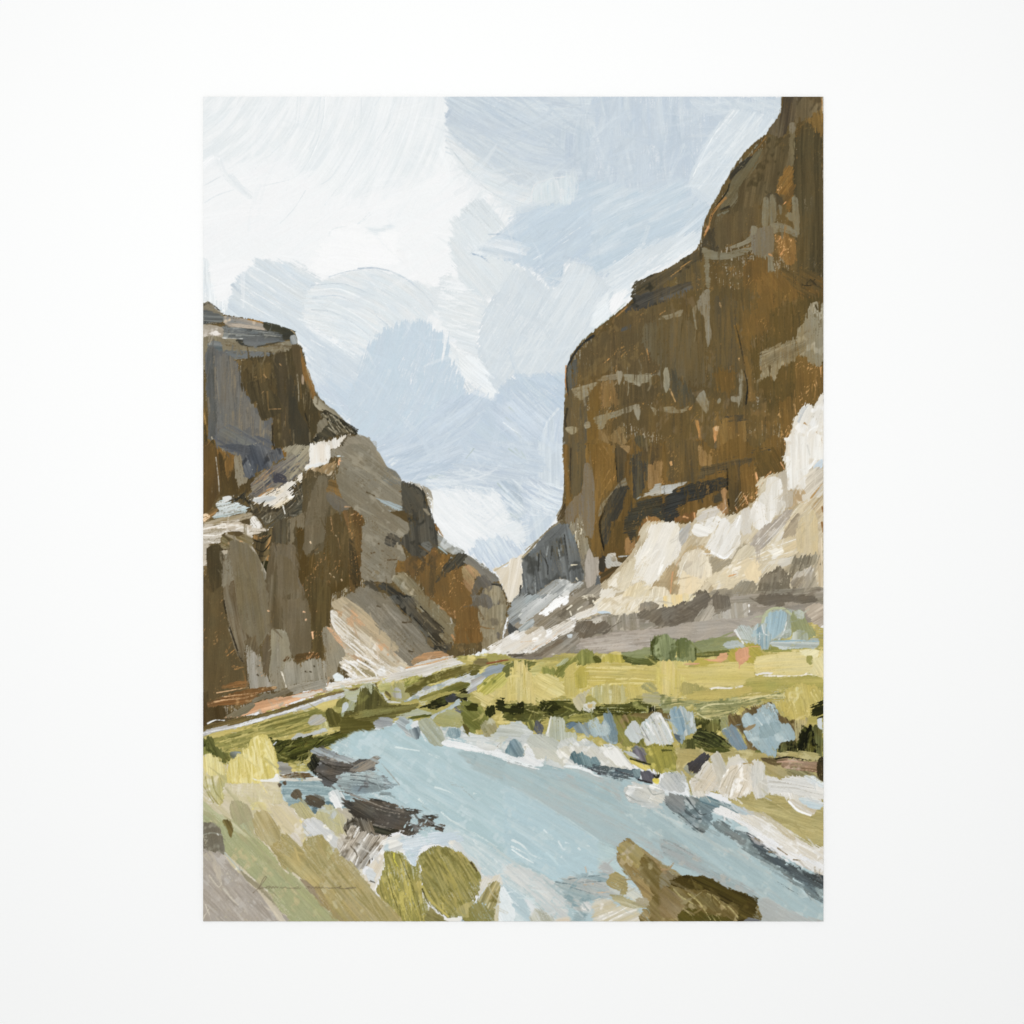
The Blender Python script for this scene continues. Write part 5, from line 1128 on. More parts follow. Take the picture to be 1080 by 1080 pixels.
# dark under-meadow band
P('595b28', '-60,720 60,710 160,720 250,700 340,700 400,720 480,740 560,735 640,720 740,720 800,690 860,680 900,720 1000,740 1090,720 1090,800 900,800 700,800 600,790 480,830 380,850 300,830 230,800 160,850 60,840 -60,820', 0, b=.09, c2='3f4218', r=1.6, c3='86843f', th=1.4)
P('1f240c', '-20,740 60,705 80,720 70,770 0,790', 80, b=.1, r=1.5, dry=.1)
P('262b0e', '190,710 300,705 310,760 240,790 180,740', 30, b=.1, r=2, dry=.2)
P('30350f', '560,730 660,740 800,735 900,760 850,780 700,785 580,770', 3, b=.1, r=1.5, dry=.25)
S('a8a870', '590,740 700,740 880,755', 1.4, 1, dry=.4)
S('b2b286', '640,765 780,770 900,770', 1, .8, dry=.4)
P('12150a', '915,740 960,740 955,780 915,785', 88, b=.05)
for x in (910, 938, 955): S('c7c199', '%d,730 %d,785' % (x, x + 2), 1.2, .8, dry=.1)
F('9a9848 c9bf7c 3a3d18 7a7a3a', '0,720 560,740 560,830 160,850 0,830', 44, -20, 10, 1.4, seed=76, da=40, op=.8)
P('7f7c36', '400,780 520,770 560,800 480,830 380,830', -10, b=.06, c2='9b9646', r=1.2)
P('c9bf9a', '400,680 470,640 540,600 500,660 480,740 440,760', 60, b=.07, dry=.2, r=1)
P('dedbcf', '470,745 500,705 550,705 560,740 520,770 480,765', 40, b=.06, c2='cfcdbb', r=1.2)
P('b9a56a', '505,720 540,715 540,740 510,745', 0, b=.05)
P('7c6c3c', '780,790 900,775 1090,740 1090,820 900,830 800,830', 5, b=.06, c2='958652', r=1)
P('a8ad8a', '1000,690 1090,670 1090,770 1010,780', -5, b=.1, c2='7c8450', r=1.4)
# right end
T(700, 630, 6.171)
P('8a9868', '180,300 260,270 400,250 470,250 480,300 500,330 420,350 300,350 210,365', -6, b=.06, c2='79885a', r=1)
P('495225', '200,370 300,350 420,345 460,350 420,370 300,390 210,400', -4, b=.08, c2='6b6f34', r=1)
P('a7b9b4', '395,330 400,295 450,285 500,290 560,320 500,330', -5, b=.05, r=1)
P('b5a83e', '410,360 450,330 520,330 530,300 580,293 620,320 640,370 600,430 540,430 460,430 420,400', 40, b=.05, c2='a39a3c', r=1)
P('9d9e50', '650,330 740,310 780,340 900,325 880,350 740,360 660,360', -5, b=.06, c2='868a3e', r=1)
P('aea344', '200,440 210,400 240,395 300,410 360,420 330,445 260,450', 0, b=.05, r=1)
P('d3c47a', '-20,400 40,395 70,420 90,470 110,560 110,640 0,640 -20,600', 90, b=.05, c2='bcad52', r=1, th=1.5)
P('d0c274', '90,440 200,450 330,430 400,420 520,425 600,440 600,500 540,560 460,580 360,590 300,600 220,580 150,550 110,500', -1, b=.05, c2='c0b35f', r=1.2, th=1.3)
P('dccf8e', '590,410 650,380 740,360 880,345 1000,340 1040,340 1040,500 960,490 880,510 760,515 640,510 600,500', -4, b=.04, c2='cfc179', r=1, th=1.4)
P('e9dfb0', '880,345 1005,338 1000,400 960,430 940,400', -30, b=.04, dry=.1)
S('efe6d6', '600,500 640,510 720,512 820,514 910,510 940,495 1030,530', 1.8, 2.4, b=.03)
P('e9e3dc', '600,500 650,488 710,490 680,512 620,512', 0, b=.03)
S('ece4d8', '300,597 340,588 440,592 510,578', 1.8, 2.2, b=.03)
P('98944a', '930,380 965,380 975,410 960,440 930,420', 80, b=.06, dry=.1)
P('ddd29a', '960,400 1010,390 1040,360 1040,530 980,500 940,490 980,450', 60, b=.05, r=1)
P('b6ad5a', '540,540 640,515 760,518 880,515 940,500 1040,540 1040,640 900,600 760,610 660,620 560,610', -3, b=.06, c2='9c9748', r=1.2)
P('aea45c', '110,560 150,550 240,580 300,600 220,620 120,630', 85, b=.05, c2='9a9350', r=1)
P('bfb15e', '220,610 300,605 460,590 560,580 560,620 460,650 330,665 220,670 150,650', -3, b=.05, c2='b0a456', r=1.2)
P('9a9a62', '-20,640 60,650 200,680 360,670 500,650 640,630 800,620 800,650 700,660 600,690 540,720 480,740 360,790 300,800 240,780 210,740 180,700 0,720', -4, b=.1, c2='b9b27c', r=1.4, c3='7f8450', th=1.4)
for q in ('220,740 260,710 360,700 500,690 640,650', '230,770 290,760 400,740 520,720', '200,700 360,680 520,670 760,625', '300,720 400,720 480,735 420,760 320,780', '-10,700 100,680 180,690'): S('6f7a4a', q, 1.6, 1, dry=.35)
for q in ('220,755 280,790 360,795 470,750', '240,725 300,700 450,690', '560,660 680,640 780,635'): S('d8d096', q, 1.8, 1.2, dry=.2)
P('c4b763', '780,620 860,570 960,560 1035,620 1035,680 980,720 940,800 880,820 820,790 790,740 740,720 720,690 780,670', 80, b=.06, c2='b5a752', r=1.6, c3='d2c884', th=1.5)
F('ddd28c a0954c', '780,600 1030,600 960,780 820,780', 26, 75, 12, 1.3, seed=77, da=20, op=.6)
P('6f5c38', '500,760 560,720 640,700 700,690 740,740 780,780 840,800 880,860 860,960 700,960 560,1000 520,900 440,850 410,790 440,760', 60, b=.08, c2='8c7a50', r=1.4, c3='53451f')
P('b8ad6a', '100,980 200,930 300,990 400,1010 500,990 560,1010 460,1060 700,1060 600,1100 0,1100 0,1000', 5, b=.04, c2='a89c5a', r=1)
PARTMARK = 0
T(700, 630, 6.171)
P('c9d0d0', '1000,790 1030,780 1035,880 1005,890', 88, b=.05, r=1)
P('8d8455', '850,800 900,790 940,790 900,900 870,960 850,900', 88, b=.08, c2='b0a574', r=1.4, dry=.05)
P('26290f', '960,720 1040,680 1040,760 980,770', -20, b=.12, c2='4e4f22', r=2)
P('20240c', '870,960 890,880 920,830 990,850 1010,920 1020,1000 1000,1090 860,1090 870,1000', 90, b=.1, c2='0f1206', r=1.4, c3='4a4c20', th=1.4)
P('3f4218', '960,840 1035,870 1035,1090 1000,1090 1000,940', 90, b=.1, c2='65663a', r=1.5)
P('2c2f14', '730,1000 750,950 820,930 870,950 880,1090 730,1090', 88, b=.1, c2='4d4f2c', r=1.2, c3='181a0a')
F('7a7b45 0c0e04', '740,960 860,940 1010,860 1010,1080 740,1080', 24, 90, 10, 1.3, seed=78, da=8, op=.6)
P('33381a', '215,860 250,850 330,870 400,920 440,970 400,1020 330,1000 240,980 180,930', 28, b=.14, c2='55602a', r=1.2, c3='1c200c', th=1.5)
for q in ('200,900 280,920 400,990', '220,870 320,890 430,970', '200,930 300,960 390,1010'): S('6f7a3c', q, 1, .7, dry=.4)
P('57592a', '205,780 300,800 370,790 370,860 300,880 230,840 200,850', 88, b=.09, c2='7b7a40', r=1.5, c3='3d401a')
P('9b9a68', '370,790 410,770 420,820 400,850 370,860', 60, b=.06, dry=.1)
P('4f5226', '105,960 140,925 190,930 205,980 180,1040 150,1040 120,1010', 85, b=.09, c2='2d3012', r=1.2, c3='74733a')
P('3a3d14', '595,1000 630,990 662,995 650,1010 600,1012', 0, b=.06)
# lower right banks
T(700, 790, 5.838)
P('b3a666', '55,0 500,0 700,20 980,60 980,600 900,600 800,540 700,470 560,390 440,330 300,260 170,280 60,130', 10, b=.04, c2='a4975a', r=1, c3='c2b67c')
F('c9be86 978a4c b9ad70', '100,20 480,20 480,60 300,20', 20, 10, 20, 1.4, seed=79)
P('a79a5c', '420,330 560,260 700,285 860,330 980,370 980,620 880,590 780,520 640,440', 15, b=.035, c2='b5a96c', r=1, th=1.3)
F('c6ba80 968b50', '450,330 680,290 970,380 970,590 800,510', 40, 12, 16, 1.2, seed=80, da=15, op=.6)
P('4f5a20', '0,-10 55,-10 60,130 0,130', 90, b=.06, c2='8e8f3a', r=1)
P('9c9838', '0,20 45,10 55,125 0,130', 88, b=.06, c2='b1ab4c', r=1)
P('43491c', '245,-10 400,-10 390,20 320,25 260,10', 0, b=.08, r=1)
P('5c6b2c', '565,10 620,0 620,18 575,20', 0)
P('b4a572', '620,90 680,85 760,130 800,170 740,175 640,150', 30, b=.06, c2='998b54', r=1, th=1.3)
P('6b5a38', '600,55 700,60 720,100 640,85', 15, b=.08, r=1)
P('7a7048', '740,110 860,110 930,150 980,200 900,160 800,180', 30, b=.08, c2='9a9064', r=1)
P('a0826a', '690,60 760,55 850,70 900,85 980,80 980,160 900,130 800,115 740,110', 5, b=.09, c2='7d6448', r=1.4, c3='c2a48e')
for q in ('700,80 800,75 870,85', '740,105 860,105 960,120', '820,130 900,130 970,150'): S('c79e84', q, 1.4, 1, dry=.3)
P('3c3420', '950,60 985,55 985,200 950,170', 88, b=.1, dry=.2)
S('1c1c0e', '690,60 760,50 860,65 970,75', 2, 2, dry=.2)
PART('painted_bush', 'peach coloured bush in the yellow meadow')
T(700, 630, 6.171)
P('d59a76', '470,360 490,340 540,325 555,350 550,400 520,430 500,440 490,475 485,430 470,400', 80, b=.05, c2='c98f6c', r=.7)
P('cf9a70', '260,400 330,402 370,370 410,365 410,400 370,420 290,412', -5, b=.05, r=.7)
P('cf9a78', '130,435 190,425 235,430 200,440', 0, b=.05)
PART('painted_bush', 'pair of dark green round bushes behind the meadow')
P('6e8a5a', '-60,300 -20,250 20,240 60,270 90,300 80,380 80,410 -20,410 -60,380', 85, b=.07, c2='86a070', r=.8, c3='516a3c')
P('64804c', '70,300 110,265 150,265 190,300 205,350 200,410 80,412 90,350', 88, b=.07, c2='546b3a', r=.9, c3='7d9562')
S('35481c', '205,330 210,400', 2, 1.4, dry=.2)
PART('painted_bush', 'pale blue green rounded bushes at the foot of the slope')
P('9fb2a0', '560,220 600,180 640,170 650,130 680,90 740,65 800,75 835,100 830,180 830,240 790,270 700,270 690,330 640,340 610,300 560,290', 95, b=.07, c2='9fb6bc', r=.8, c3='b7c8c6', th=1.5)
P('a9c0c8', '660,110 720,90 790,100 800,150 770,230 740,270 700,260 670,180', 100, b=.07, c2='93aab3', r=1)
S('b1bf97', '640,170 660,110 710,72 780,72 830,110', 3, 2.4, dry=.1)
P('8ea9b5', '570,230 620,190 650,170 690,230 690,300 670,340 640,330 600,290', 88, b=.08, c2='b0c0b8', r=.8)
for q in ('640,180 650,230 680,250', '620,300 625,230', '800,160 780,230 750,270'): S('e0e4e2', q, 1.3, 1, dry=.2)
P('9db19e', '470,210 500,180 550,190 575,230 565,290 530,300 500,260', 60, b=.07, c2='b3c4bf', r=.8, th=1.4)
S('e6eae6', '465,215 500,270 520,300', 2.4, 1.4)
P('97a173', '830,110 860,80 905,85 930,150 970,200 990,250 940,260 900,220 840,240 825,180', 70, b=.06, c2='8a9668', r=.8, th=1.4)
P('b7c3b4', '850,100 880,80 910,95 920,130 880,140', 80, b=.06, dry=.1)
P('a3b29a', '830,260 850,220 900,215 935,240 935,275 840,280', 88, b=.07, c2='b9c5b6', r=.8)
P('a5b9b0', '700,285 760,280 900,280 980,270 1020,290 1000,320 880,325 780,335 700,310', 2, b=.07, c2='bccbc8', r=.9)
S('8fabb8', '700,285 860,282 1010,285', 1.6, 1.2, dry=.2)
# shrubs between meadow and river
PART('painted_shrub', 'orange brown shrub in the row above the river')
T(540, 630, 6.353)
P('b98a66', '690,810 730,790 780,795 790,840 760,900 720,870', 60, b=.06, c2='9c7450', r=.9)
P('d9a47c', '740,850 790,825 800,840 770,900 750,895', 60, b=.03, r=.6)
PART('painted_shrub', 'white shrub in the row above the river')
P('6d6a2c', '690,790 900,830 880,1000 960,1000 700,980', 60, b=.08, c2='86803a', r=1.2, c3='8f7a50')
P('cfd3ce', '790,850 820,825 850,850 880,930 860,960 830,978 790,960 750,900', 60, b=.06, c2='b9c4c4', r=.8, th=1.6)
P('d6d6ce', '860,850 900,820 920,800 960,770 1000,780 1040,840 1085,930 1075,990 1040,980 1010,1015 960,980 900,995 880,940', 65, b=.06, c2='bcc8c9', r=.8, c3='e8e6e0', th=1.7)
for q in ('930,800 970,870 1020,990', '870,870 920,960'): S('8b9490', q, 1, .7, dry=.4)
for q in ('990,790 1040,870 1070,940', '900,840 950,920'): S('f1f0ec', q, 2, 1.4, dry=.2)
PART('painted_shrub', 'grey blue shrub in the row above the river')
P('7f9098', '410,870 440,840 500,840 520,800 520,900 600,850 620,780 660,780 690,850 710,940 690,980 640,970 560,930 500,920 440,900', 60, b=.07, c2='92a2a6', r=.9)
P('73878f', '610,780 660,780 690,860 710,940 690,975 650,960 640,860', 75, b=.05, r=.8)
P('b7c6c6', '510,850 540,810 570,815 600,850 630,830 660,880 650,920 570,935 530,910', 65, b=.06, c2='9fb1b4', r=.9, th=1.5)
PART('painted_shrub', 'pale green shrub at the water edge')
P('adb8a2', '220,930 250,830 280,795 330,800 360,850 360,900 430,910 430,950 340,960 250,950', 88, b=.06, c2='bcc5b3', r=.8, th=1.5)
S('eceae4', '235,930 250,840 262,800', 2.4, 1.2)
P('a3b0a0', '-40,880 0,845 60,850 95,930 60,950 -40,950', 70, b=.06, c2='8f9f92', r=.8)
P('5d5e66', '140,860 170,830 210,870 190,920 150,900', 70, b=.09, c2='46473a', r=1)
P('6c6f3a', '80,850 140,820 150,880 110,930 90,900', 70, b=.09, r=1, c2='9a9a4c')
P('63788a', '360,850 410,830 430,850 390,880 360,870', -30, b=.05)
PART('painted_shrub', 'blue shrub cluster at the right of the meadow')
T(700, 630, 6.171)
P('a2b6bc', '580,770 610,730 650,700 700,690 740,740 745,800 780,820 820,830 850,880 850,930 800,930 750,950 720,1040 640,1000 580,960 520,880 560,850 510,790 540,755', 60, b=.05, c2='92a8b0', r=.9, c3='b4c5c9', th=1.6)
P('8fa6b0', '505,790 530,755 570,760 590,820 560,850 520,850', 60, b=.06, c2='a3b7bd', r=.7)
P('8ba1a8', '640,830 740,810 750,880 640,920 620,880', 60, b=.05, dry=.1)
P('9c8560', '530,850 590,825 590,840 550,870', -20, b=.05)
for q in ('640,740 700,850', '700,700 745,800', '600,780 640,830'): S('c9d5d6', q, 1.2, .9, dry=.3)
P('86939a', '380,870 420,840 460,840 500,900 540,980 500,990 450,980 410,920', 60, b=.07, c2='6c828f', r=.8, c3='a9b9bb', th=1.5)
P('93a6ac', '45,730 80,710 130,720 160,740 190,760 205,830 200,880 160,900 110,950 70,900 40,800', 78, b=.07, c2='a8b8b4', r=.9, c3='b7bfa8', th=1.5)
P('7f9aab', '40,740 75,710 110,740 140,830 130,890 80,880 50,800', 75, b=.06, c2='94aab4', r=.7)
P('c5cdd3', '170,770 190,765 190,830 175,850', 88)
P('55616a', '70,890 110,900 100,950', 40)
# ================================================================ river
PART('painted_river', 'pale blue river curving between grassy banks')
T(0, 0, 1)
P('b0c5cb', '345,800 350,785 372,775 400,768 430,758 445,765 480,772 520,780 560,800 600,806 640,815 680,822 700,835 730,838 770,850 800,875 840,900 876,945 876,980 500,980 520,930 480,890 440,880 400,850 350,860 320,850 296,845 300,820 330,812', 28, b=0.019, c2='a3bac0', r=1, c3='b9ccd1', soft=2)
T(370, 790, 5.838)
P('b0c8d0', '0,-100 160,-110 400,-160 500,-120 700,40 800,160 900,200 1060,260 1060,700 900,640 700,560 560,480 450,400 300,320 200,250 100,60 0,40', 33, b=0.016, c2='a8c0c6', r=1, c3='bacdd3', sm=1, soft=2)
F('c3d3d8 9fb6bc b7cad0 aac0c4', '160,-80 480,-100 1060,260 1060,700 560,480 170,60', 80, 33, 60, 4, seed=81, da=5, op=0.30)
P('9db2b6', '660,20 760,20 900,50 1060,110 1060,260 900,180 760,120', 18, b=0.023, c2='a5aeaa', r=.8, c3='92a7ab', soft=2)
for q in ('520,235 600,260 660,300', '420,310 470,350 530,395', '280,-10 420,10', '540,50 480,30', '760,270 772,274', '600,430 760,520 900,600', '560,390 620,440', '960,470 990,480'):
    S('cbd9db', q, 2.2, 1, dry=.3)
for q in ('190,90 250,160 300,220', '620,215 690,235', '560,200 640,215 720,270 800,350', '440,350 490,385'): S('9aaaa6', q, 1, .7, dry=.4)
P('c3d2d6', '560,460 700,520 820,600 900,680 1060,760 1060,1070 930,1070 900,980 860,860 800,760 720,660 640,580', 42, b=0.026, c2='b4c7cd', r=1.4, c3='cfdadc', soft=2)
F('d3dde0 a9bfc7 dbe0e0 b9c9cc', '600,480 1050,700 1050,1060 960,1060 780,700', 60, 38, 44, 1.8, seed=82, da=8, op=0.42)
T(540, 790, 5.838)
P('a6bdc2', '-20,60 60,65 140,90 160,60 280,80 340,100 440,120 560,170 700,190 780,200 700,240 720,300 860,360 940,340 1000,400 1000,720 940,700 860,640 800,590 700,560 640,620 540,580 400,480 260,380 110,280 0,230 -60,200', 24, b=0.023, c2='a6b0ae', m=.5, r=1, c3='9fb5ba', soft=2)
F('a9afab 9bb2b8 b1c2c5 a8b0a8 94abb0', '0,80 300,100 760,210 1000,420 1000,680 700,540 500,540 120,270', 90, 24, 60, 3, seed=83, da=5, op=0.27)
P('a6b3b2', '100,290 60,240 200,280 400,380 600,440 720,500 700,560 640,620 540,570 400,480 260,390', 27, b=0.019, c2='a1b3b6', r=2, soft=2)
P('a7bcc2', '140,90 160,65 200,60 280,70 310,110 340,170 250,190 150,130', 10, b=0.026, c2='9ab0b5', r=1, soft=2)
P('b0c9d3', '-40,230 0,235 110,290 260,390 400,480 530,560 540,610 530,700 520,770 400,780 320,830 250,810 150,750 60,700 -40,690', 30, b=0.013, c2='aac1ca', r=1, c3='b9ccd2', soft=2)
F('c3d3d8 9fb8c2 b9cbd0', '0,240 520,570 400,760 200,780 0,660', 40, 32, 44, 2, seed=84, da=6, op=0.33)
S('bccdd0', '0,235 110,285 270,385 400,470 530,560', 1.3, 1)
for q in ('0,560 60,590 120,650 220,690', '0,600 80,640', '290,570 310,610 330,620', '410,610 420,620', '330,575 350,580', '305,665 312,670', '200,500 215,515', '465,595 475,598', '0,620 60,660 130,700'): S('d6e1e4', q, 2, 1.2, dry=.15)
P('c6cfcc', '0,700 90,740 200,790 280,840 330,900 330,1070 250,1070 230,1000 120,900 40,830 -40,780', 40, b=0.039, c2='d6d9d3', r=1.5, c3='b3c4c8', soft=2)
F('e3e2dc b1c3c9 cfd6d4', '-60,690 100,740 320,860 330,1060 -40,1060', 56, 40, 40, 1.6, seed=85, da=7, op=0.42)
P('b4c8d0', '-60,830 30,860 100,940 110,1070 -60,1070', 40, b=0.033, c2='c7d4d8', r=1.5, soft=2)
P('e7e7e9', '80,900 130,940 200,1000 260,1040 240,1070 150,1070 110,1000', 42, b=0.033, c2='d3dade', r=1.2, soft=2)
P('b3b4a2', '125,1010 160,985 200,1000 260,1050 240,1070 120,1070', 60, b=0.039, c2='c9c9bb', r=1, soft=2)
P('a7c0c3', '530,580 600,590 650,640 640,700 700,770 560,770 520,760 540,700', 20, b=0.026, c2='b6cacb', r=1.4, soft=2)
P('b3b5b0', '530,740 570,690 620,740 610,780 560,775', 20, b=0.033, dry=.1, soft=2)
P('97acb1', '350,790 400,770 560,770 600,790 590,850 640,890 560,930 480,940 480,1000 420,1070 360,1070 400,1000 330,960 320,880 270,820', 15, b=0.039, c2='b1b8b1', r=1.4, c3='869da3', soft=2)
for q in ('270,820 340,830 420,820 560,815', '350,800 440,790 560,775', '360,850 460,880 560,910'): S('74858a', q, 1.2, .8, dry=.45)
for q in ('450,725 458,760', '520,885 600,880', '440,835 520,830'): S('d6ae8c', q, 1.2, .9, dry=.4)
P('d0d3cf', '430,950 470,930 490,960 480,1000 430,990', 30, b=0.039, c2='e6e3dc', r=1.2, soft=2)
P('d9d3c3', '500,960 520,930 600,925 640,960 600,1000 700,960 760,940 780,980 700,1040 860,1070 520,1070 500,1000', -20, b=0.046, c2='c3b694', r=1.2, c3='e6dfd2', soft=2)
P('e3ded2', '540,1060 540,1010 620,990 740,940 770,950 740,990 780,1000 820,1070', -25, b=0.052, c2='cbbf9f', r=1, soft=2)
for q in ('560,1050 660,1000 740,950', '600,1060 700,1010 770,990', '540,1030 620,1000'): S('f1ede4', q, 1.6, 1, dry=.25)
P('ded0bc', '280,1045 350,1035 360,1070 270,1070', 0, b=0.033, soft=2)
P('c3cdc3', '600,870 700,800 720,830 860,930 840,960 760,930 700,900', 35, b=0.046, c2='ded8c4', r=1.2, soft=2)
# right side currents
T(700, 790, 5.838)
P('a8bec3', '-260,180 -60,290 60,360 180,480 250,500 400,480 500,600 640,720 800,820 985,930 985,1065 600,1065 560,960 460,900 300,830 180,790 60,700 -80,560 -240,420', 35, b=0.019, c2='9fb3b8', r=1, c3='b5c5c6', soft=2)
F('bccbcd 93a8ad b1b5ad', '-10,360 400,480 980,940 980,1050 560,920 0,720', 70, 36, 56, 2.2, seed=86, da=5, op=0.30)
P('a3a8a4', '-20,560 80,600 200,660 300,740 440,800 560,890 580,930 460,890 300,820 240,780 0,680', 30, b=0.033, c2='94a2a3', r=1.5, c3='b1b0a6', soft=2)
for q in ('0,640 140,700 280,760', '-10,600 120,650', '20,690 160,740', '0,560 60,580 180,650'): S('85918f', q, 1.6, 1, dry=.4)
P('b3bdb9', '560,960 620,920 760,980 900,1040 985,1055 985,1065 580,1065', 28, b=0.033, c2='a7afa8', r=1, soft=2)
P('a6bcc0', '0,660 60,700 200,790 130,780 40,760 0,740', 30, b=0.026, soft=2)
PART('painted_shallows', 'dark grey water under the right bank')
P('7d8d8f', '0,285 60,275 150,290 230,290 300,300 400,345 480,410 430,410 380,390 300,370 300,440 280,490 240,515 180,490 100,420 20,350', 35, b=.09, c2='5c6869', r=1.3, c3='9aaaa9', th=1.6)
P('607a85', '200,300 290,300 400,345 480,410 430,405 330,360 260,340', 20, b=.07, c2='84989c', r=1.2)
for q in ('20,340 100,400 190,480 240,510', '100,350 180,420 230,430', '140,300 220,400 260,400', '60,300 140,380 200,430'): S('4c5456', q, 2, 1.2, dry=.3)
P('7b8888', '300,440 380,440 430,500 520,520 640,600 700,680 800,720 900,770 985,790 985,940 900,900 800,830 700,760 600,690 520,640 440,560 330,500', 32, b=.07, c2='66757a', r=1.6, c3='93a3a4', th=1.5)
P('596264', '520,520 560,540 640,600 760,690 900,760 985,780 985,860 860,820 740,740 620,680 560,610', 30, b=.1, c2='3f4546', r=1.4, dry=.15)
for q in ('360,450 400,480', '440,505 545,515 540,525', '560,640 680,690', '700,820 840,900', '760,760 900,850 980,930', '860,870 900,890'): S('4c5354', q, 2.4, 1.4, dry=.5, op=.6)
P('99999a', '540,530 600,580 640,590 700,650 620,600 560,580', 40, b=.06, dry=.3)
for q in ('660,650 690,660', '830,740 850,760', '755,710 765,718', '700,720 715,725', '850,860 870,890', '800,800 850,830'): S('b9cdd2', q, 2.6, 1.6, dry=.1)
PART('painted_sandbar', 'white and cream gravel bar along the right bank')
P('e6e1d6', '420,405 440,400 560,385 640,410 720,480 820,550 900,600 985,620 985,770 940,760 860,720 760,670 660,620 600,560 520,510 440,440', 32, b=.05, c2='d6cdbd', r=1.3, c3='f4f2ed', th=1.7)
P('d8cfbf', '540,390 600,390 700,450 780,510 820,555 760,540 640,450', 35, b=.07, c2='bfb291', r=1)
P('f3f3f3', '300,385 320,360 380,365 440,400 560,480 600,520 700,590 800,640 900,680 980,690 985,760 900,740 800,700 660,620 560,540 440,440 380,425', 30, b=.04, c2='e6e4e0', r=1.2, th=1.7)
F('ffffff d9d1c2 f6f5f2', '420,400 640,420 980,640 980,760 600,560', 50, 32, 36, 1.5, seed=87, da=5, op=0.42)
P('c1d0d4', '440,480 500,475 530,505 500,510 450,500', 20, b=.05)
P('c9cbc8', '410,340 440,340 560,400 540,410 460,400', 32, b=.06, c2='aebcc0', r=1)
for q in ('560,550 600,570', '700,610 760,650', '650,630 700,640', '930,730 935,770', '960,740 962,780', '800,680 840,685'): S('8f7a5c', q, 1.8, 1, dry=.25)
P('e3ddd0', '165,200 200,160 240,100 260,75 300,90 290,50 280,40 320,25 350,40 380,90 400,120 400,60 450,40 480,50 540,80 560,70 600,75 625,110 620,150 720,185 800,170 900,190 985,230 985,330 940,380 900,410 840,380 780,330 740,290 660,270 620,290 570,310 550,260 500,290 430,305 380,290 340,260 300,250 280,290 190,285 175,250', 70, b=.06, c2='cfc8ba', r=1.2, c3='efebe4', th=1.7)
PART('painted_boulder', 'cream boulders beside the right bank')
P('d6d2c6', '290,50 330,25 360,50 390,110 390,160 330,250 300,250 330,180', 65, b=.07, c2='bfb9a9', r=.8, th=1.7)
P('e0d8ca', '170,200 240,90 290,80 300,120 330,180 300,250 230,260 190,250', -55, b=.07, c2='cfc3ae', r=.9, th=1.7)
for q in ('200,220 240,130 270,90', '230,240 280,150', '180,200 220,190'): S('b7ad98', q, 1.2, .8, dry=.35)
P('e4dfd6', '395,90 420,50 480,55 520,75 460,110 430,120', -20, b=.07, c2='cfcabc', r=.8)
P('e6ddcf', '330,250 390,130 440,100 500,90 540,130 540,240 500,280 420,305 370,290', 105, b=.08, c2='d3c7b2', r=.8, c3='f2ede5', th=1.8)
for q in ('350,240 400,150 450,110', '400,290 430,180 480,100', '460,290 510,180', '380,270 430,140'): S('bdb19b', q, 1.2, .8, dry=.35)
P('dedad0', '540,120 570,75 610,80 625,130 610,190 580,230 545,230', 95, b=.07, c2='c5c3b8', r=.8, th=1.7)
P('dfdcd4', '555,240 620,180 640,200 640,280 590,310 570,300', 80, b=.07, c2='c8c4b9', r=.8)
S('a48a58', '490,90 540,85 550,95', 1.6, 1)
PART('painted_boulder', 'white boulder streaks at the right edge')
P('eae7e1', '640,200 640,165 720,190 760,170 880,180 985,240 985,300 900,310 760,260 660,275', 10, b=.06, c2='d8d6cf', r=1, th=1.7)
for q in ('650,230 800,240 980,290', '650,200 760,210 960,250', '880,170 960,210'): S('c1bdb3', q, 1.4, 1, dry=.35)
P('d4dadb', '860,165 920,165 985,210 985,240 900,210', 30, b=.07)
PART('painted_boulder', 'small cream and blue boulder with a white underside at the right edge')
P('e9e4db', '765,320 800,310 860,350 940,370 900,410 840,385', 30, b=.06, c2='c9bca3', r=1)
P('c3d3da', '830,300 900,290 960,310 985,340 950,370 860,340', 10, b=.06, c2='e6e3dc', dry=.1)
S('fbfaf8', '770,325 830,380 905,408', 2.4, 1.4)
P('e9ebec', '0,270 0,140 80,140 140,190 160,260 155,290 60,280', 60, b=.04, c2='d6dadb', r=.8, th=1.6)
P('8f9896', '15,180 40,150 90,155 120,200 100,245 60,230 20,210', 50, b=.09, c2='6c7676', r=1, c3='a9b1ae')
P('555052', '140,95 200,50 250,25 285,45 260,70 240,90 220,130 200,150 150,135', -50, b=.09, c2='3c3939', r=1.3)
P('9f9f8a', '120,120 145,100 160,140 210,150 170,160', 30, b=.06, dry=.2)
# pale stones on the far shore
PART('painted_boulder', 'pale grey and white stones along the far shore of the river')
T(370, 630, 6.0)
P('b9c7c6', '580,820 620,800 700,800 760,870 830,860 880,860 930,820 990,800 1080,790 1200,900 1400,1000 1400,1080 1200,1060 1000,1020 860,980 760,940 700,900 600,900 560,870', 15, b=.05, c2='cbd3cd', r=1.2, c3='a7b9bb', th=1.5)
P('8f9397', '140,790 200,760 260,770 260,810 180,830 145,815', 10, b=.07, c2='a3a9a9', r=1)
P('9aa3a4', '280,780 340,760 370,790 340,830 400,880 420,900 360,880 330,840', 30, b=.07, c2='b7bfbf', r=1)
P('dfe2e2', '375,810 400,785 430,780 440,820 400,830', -20, b=.05)
P('67737a', '365,840 400,830 430,820 435,880 400,900', 70, b=.09, c2='96a1a4', r=1)
P('a0ab93', '425,800 450,770 500,765 530,790 570,840 598,900 590,935 550,945 500,925 460,870 440,860', 50, b=.035, c2='acb6a0', r=.6, th=1.8)
S('e3e6e6', '445,850 470,900 490,925', 1.3, 1, dry=.1)
P('adab7b', '520,780 560,740 620,710 680,710 700,740 710,800 690,825 620,820 580,820', 10, b=.05, c2='9b9a62', r=.8, th=1.4)
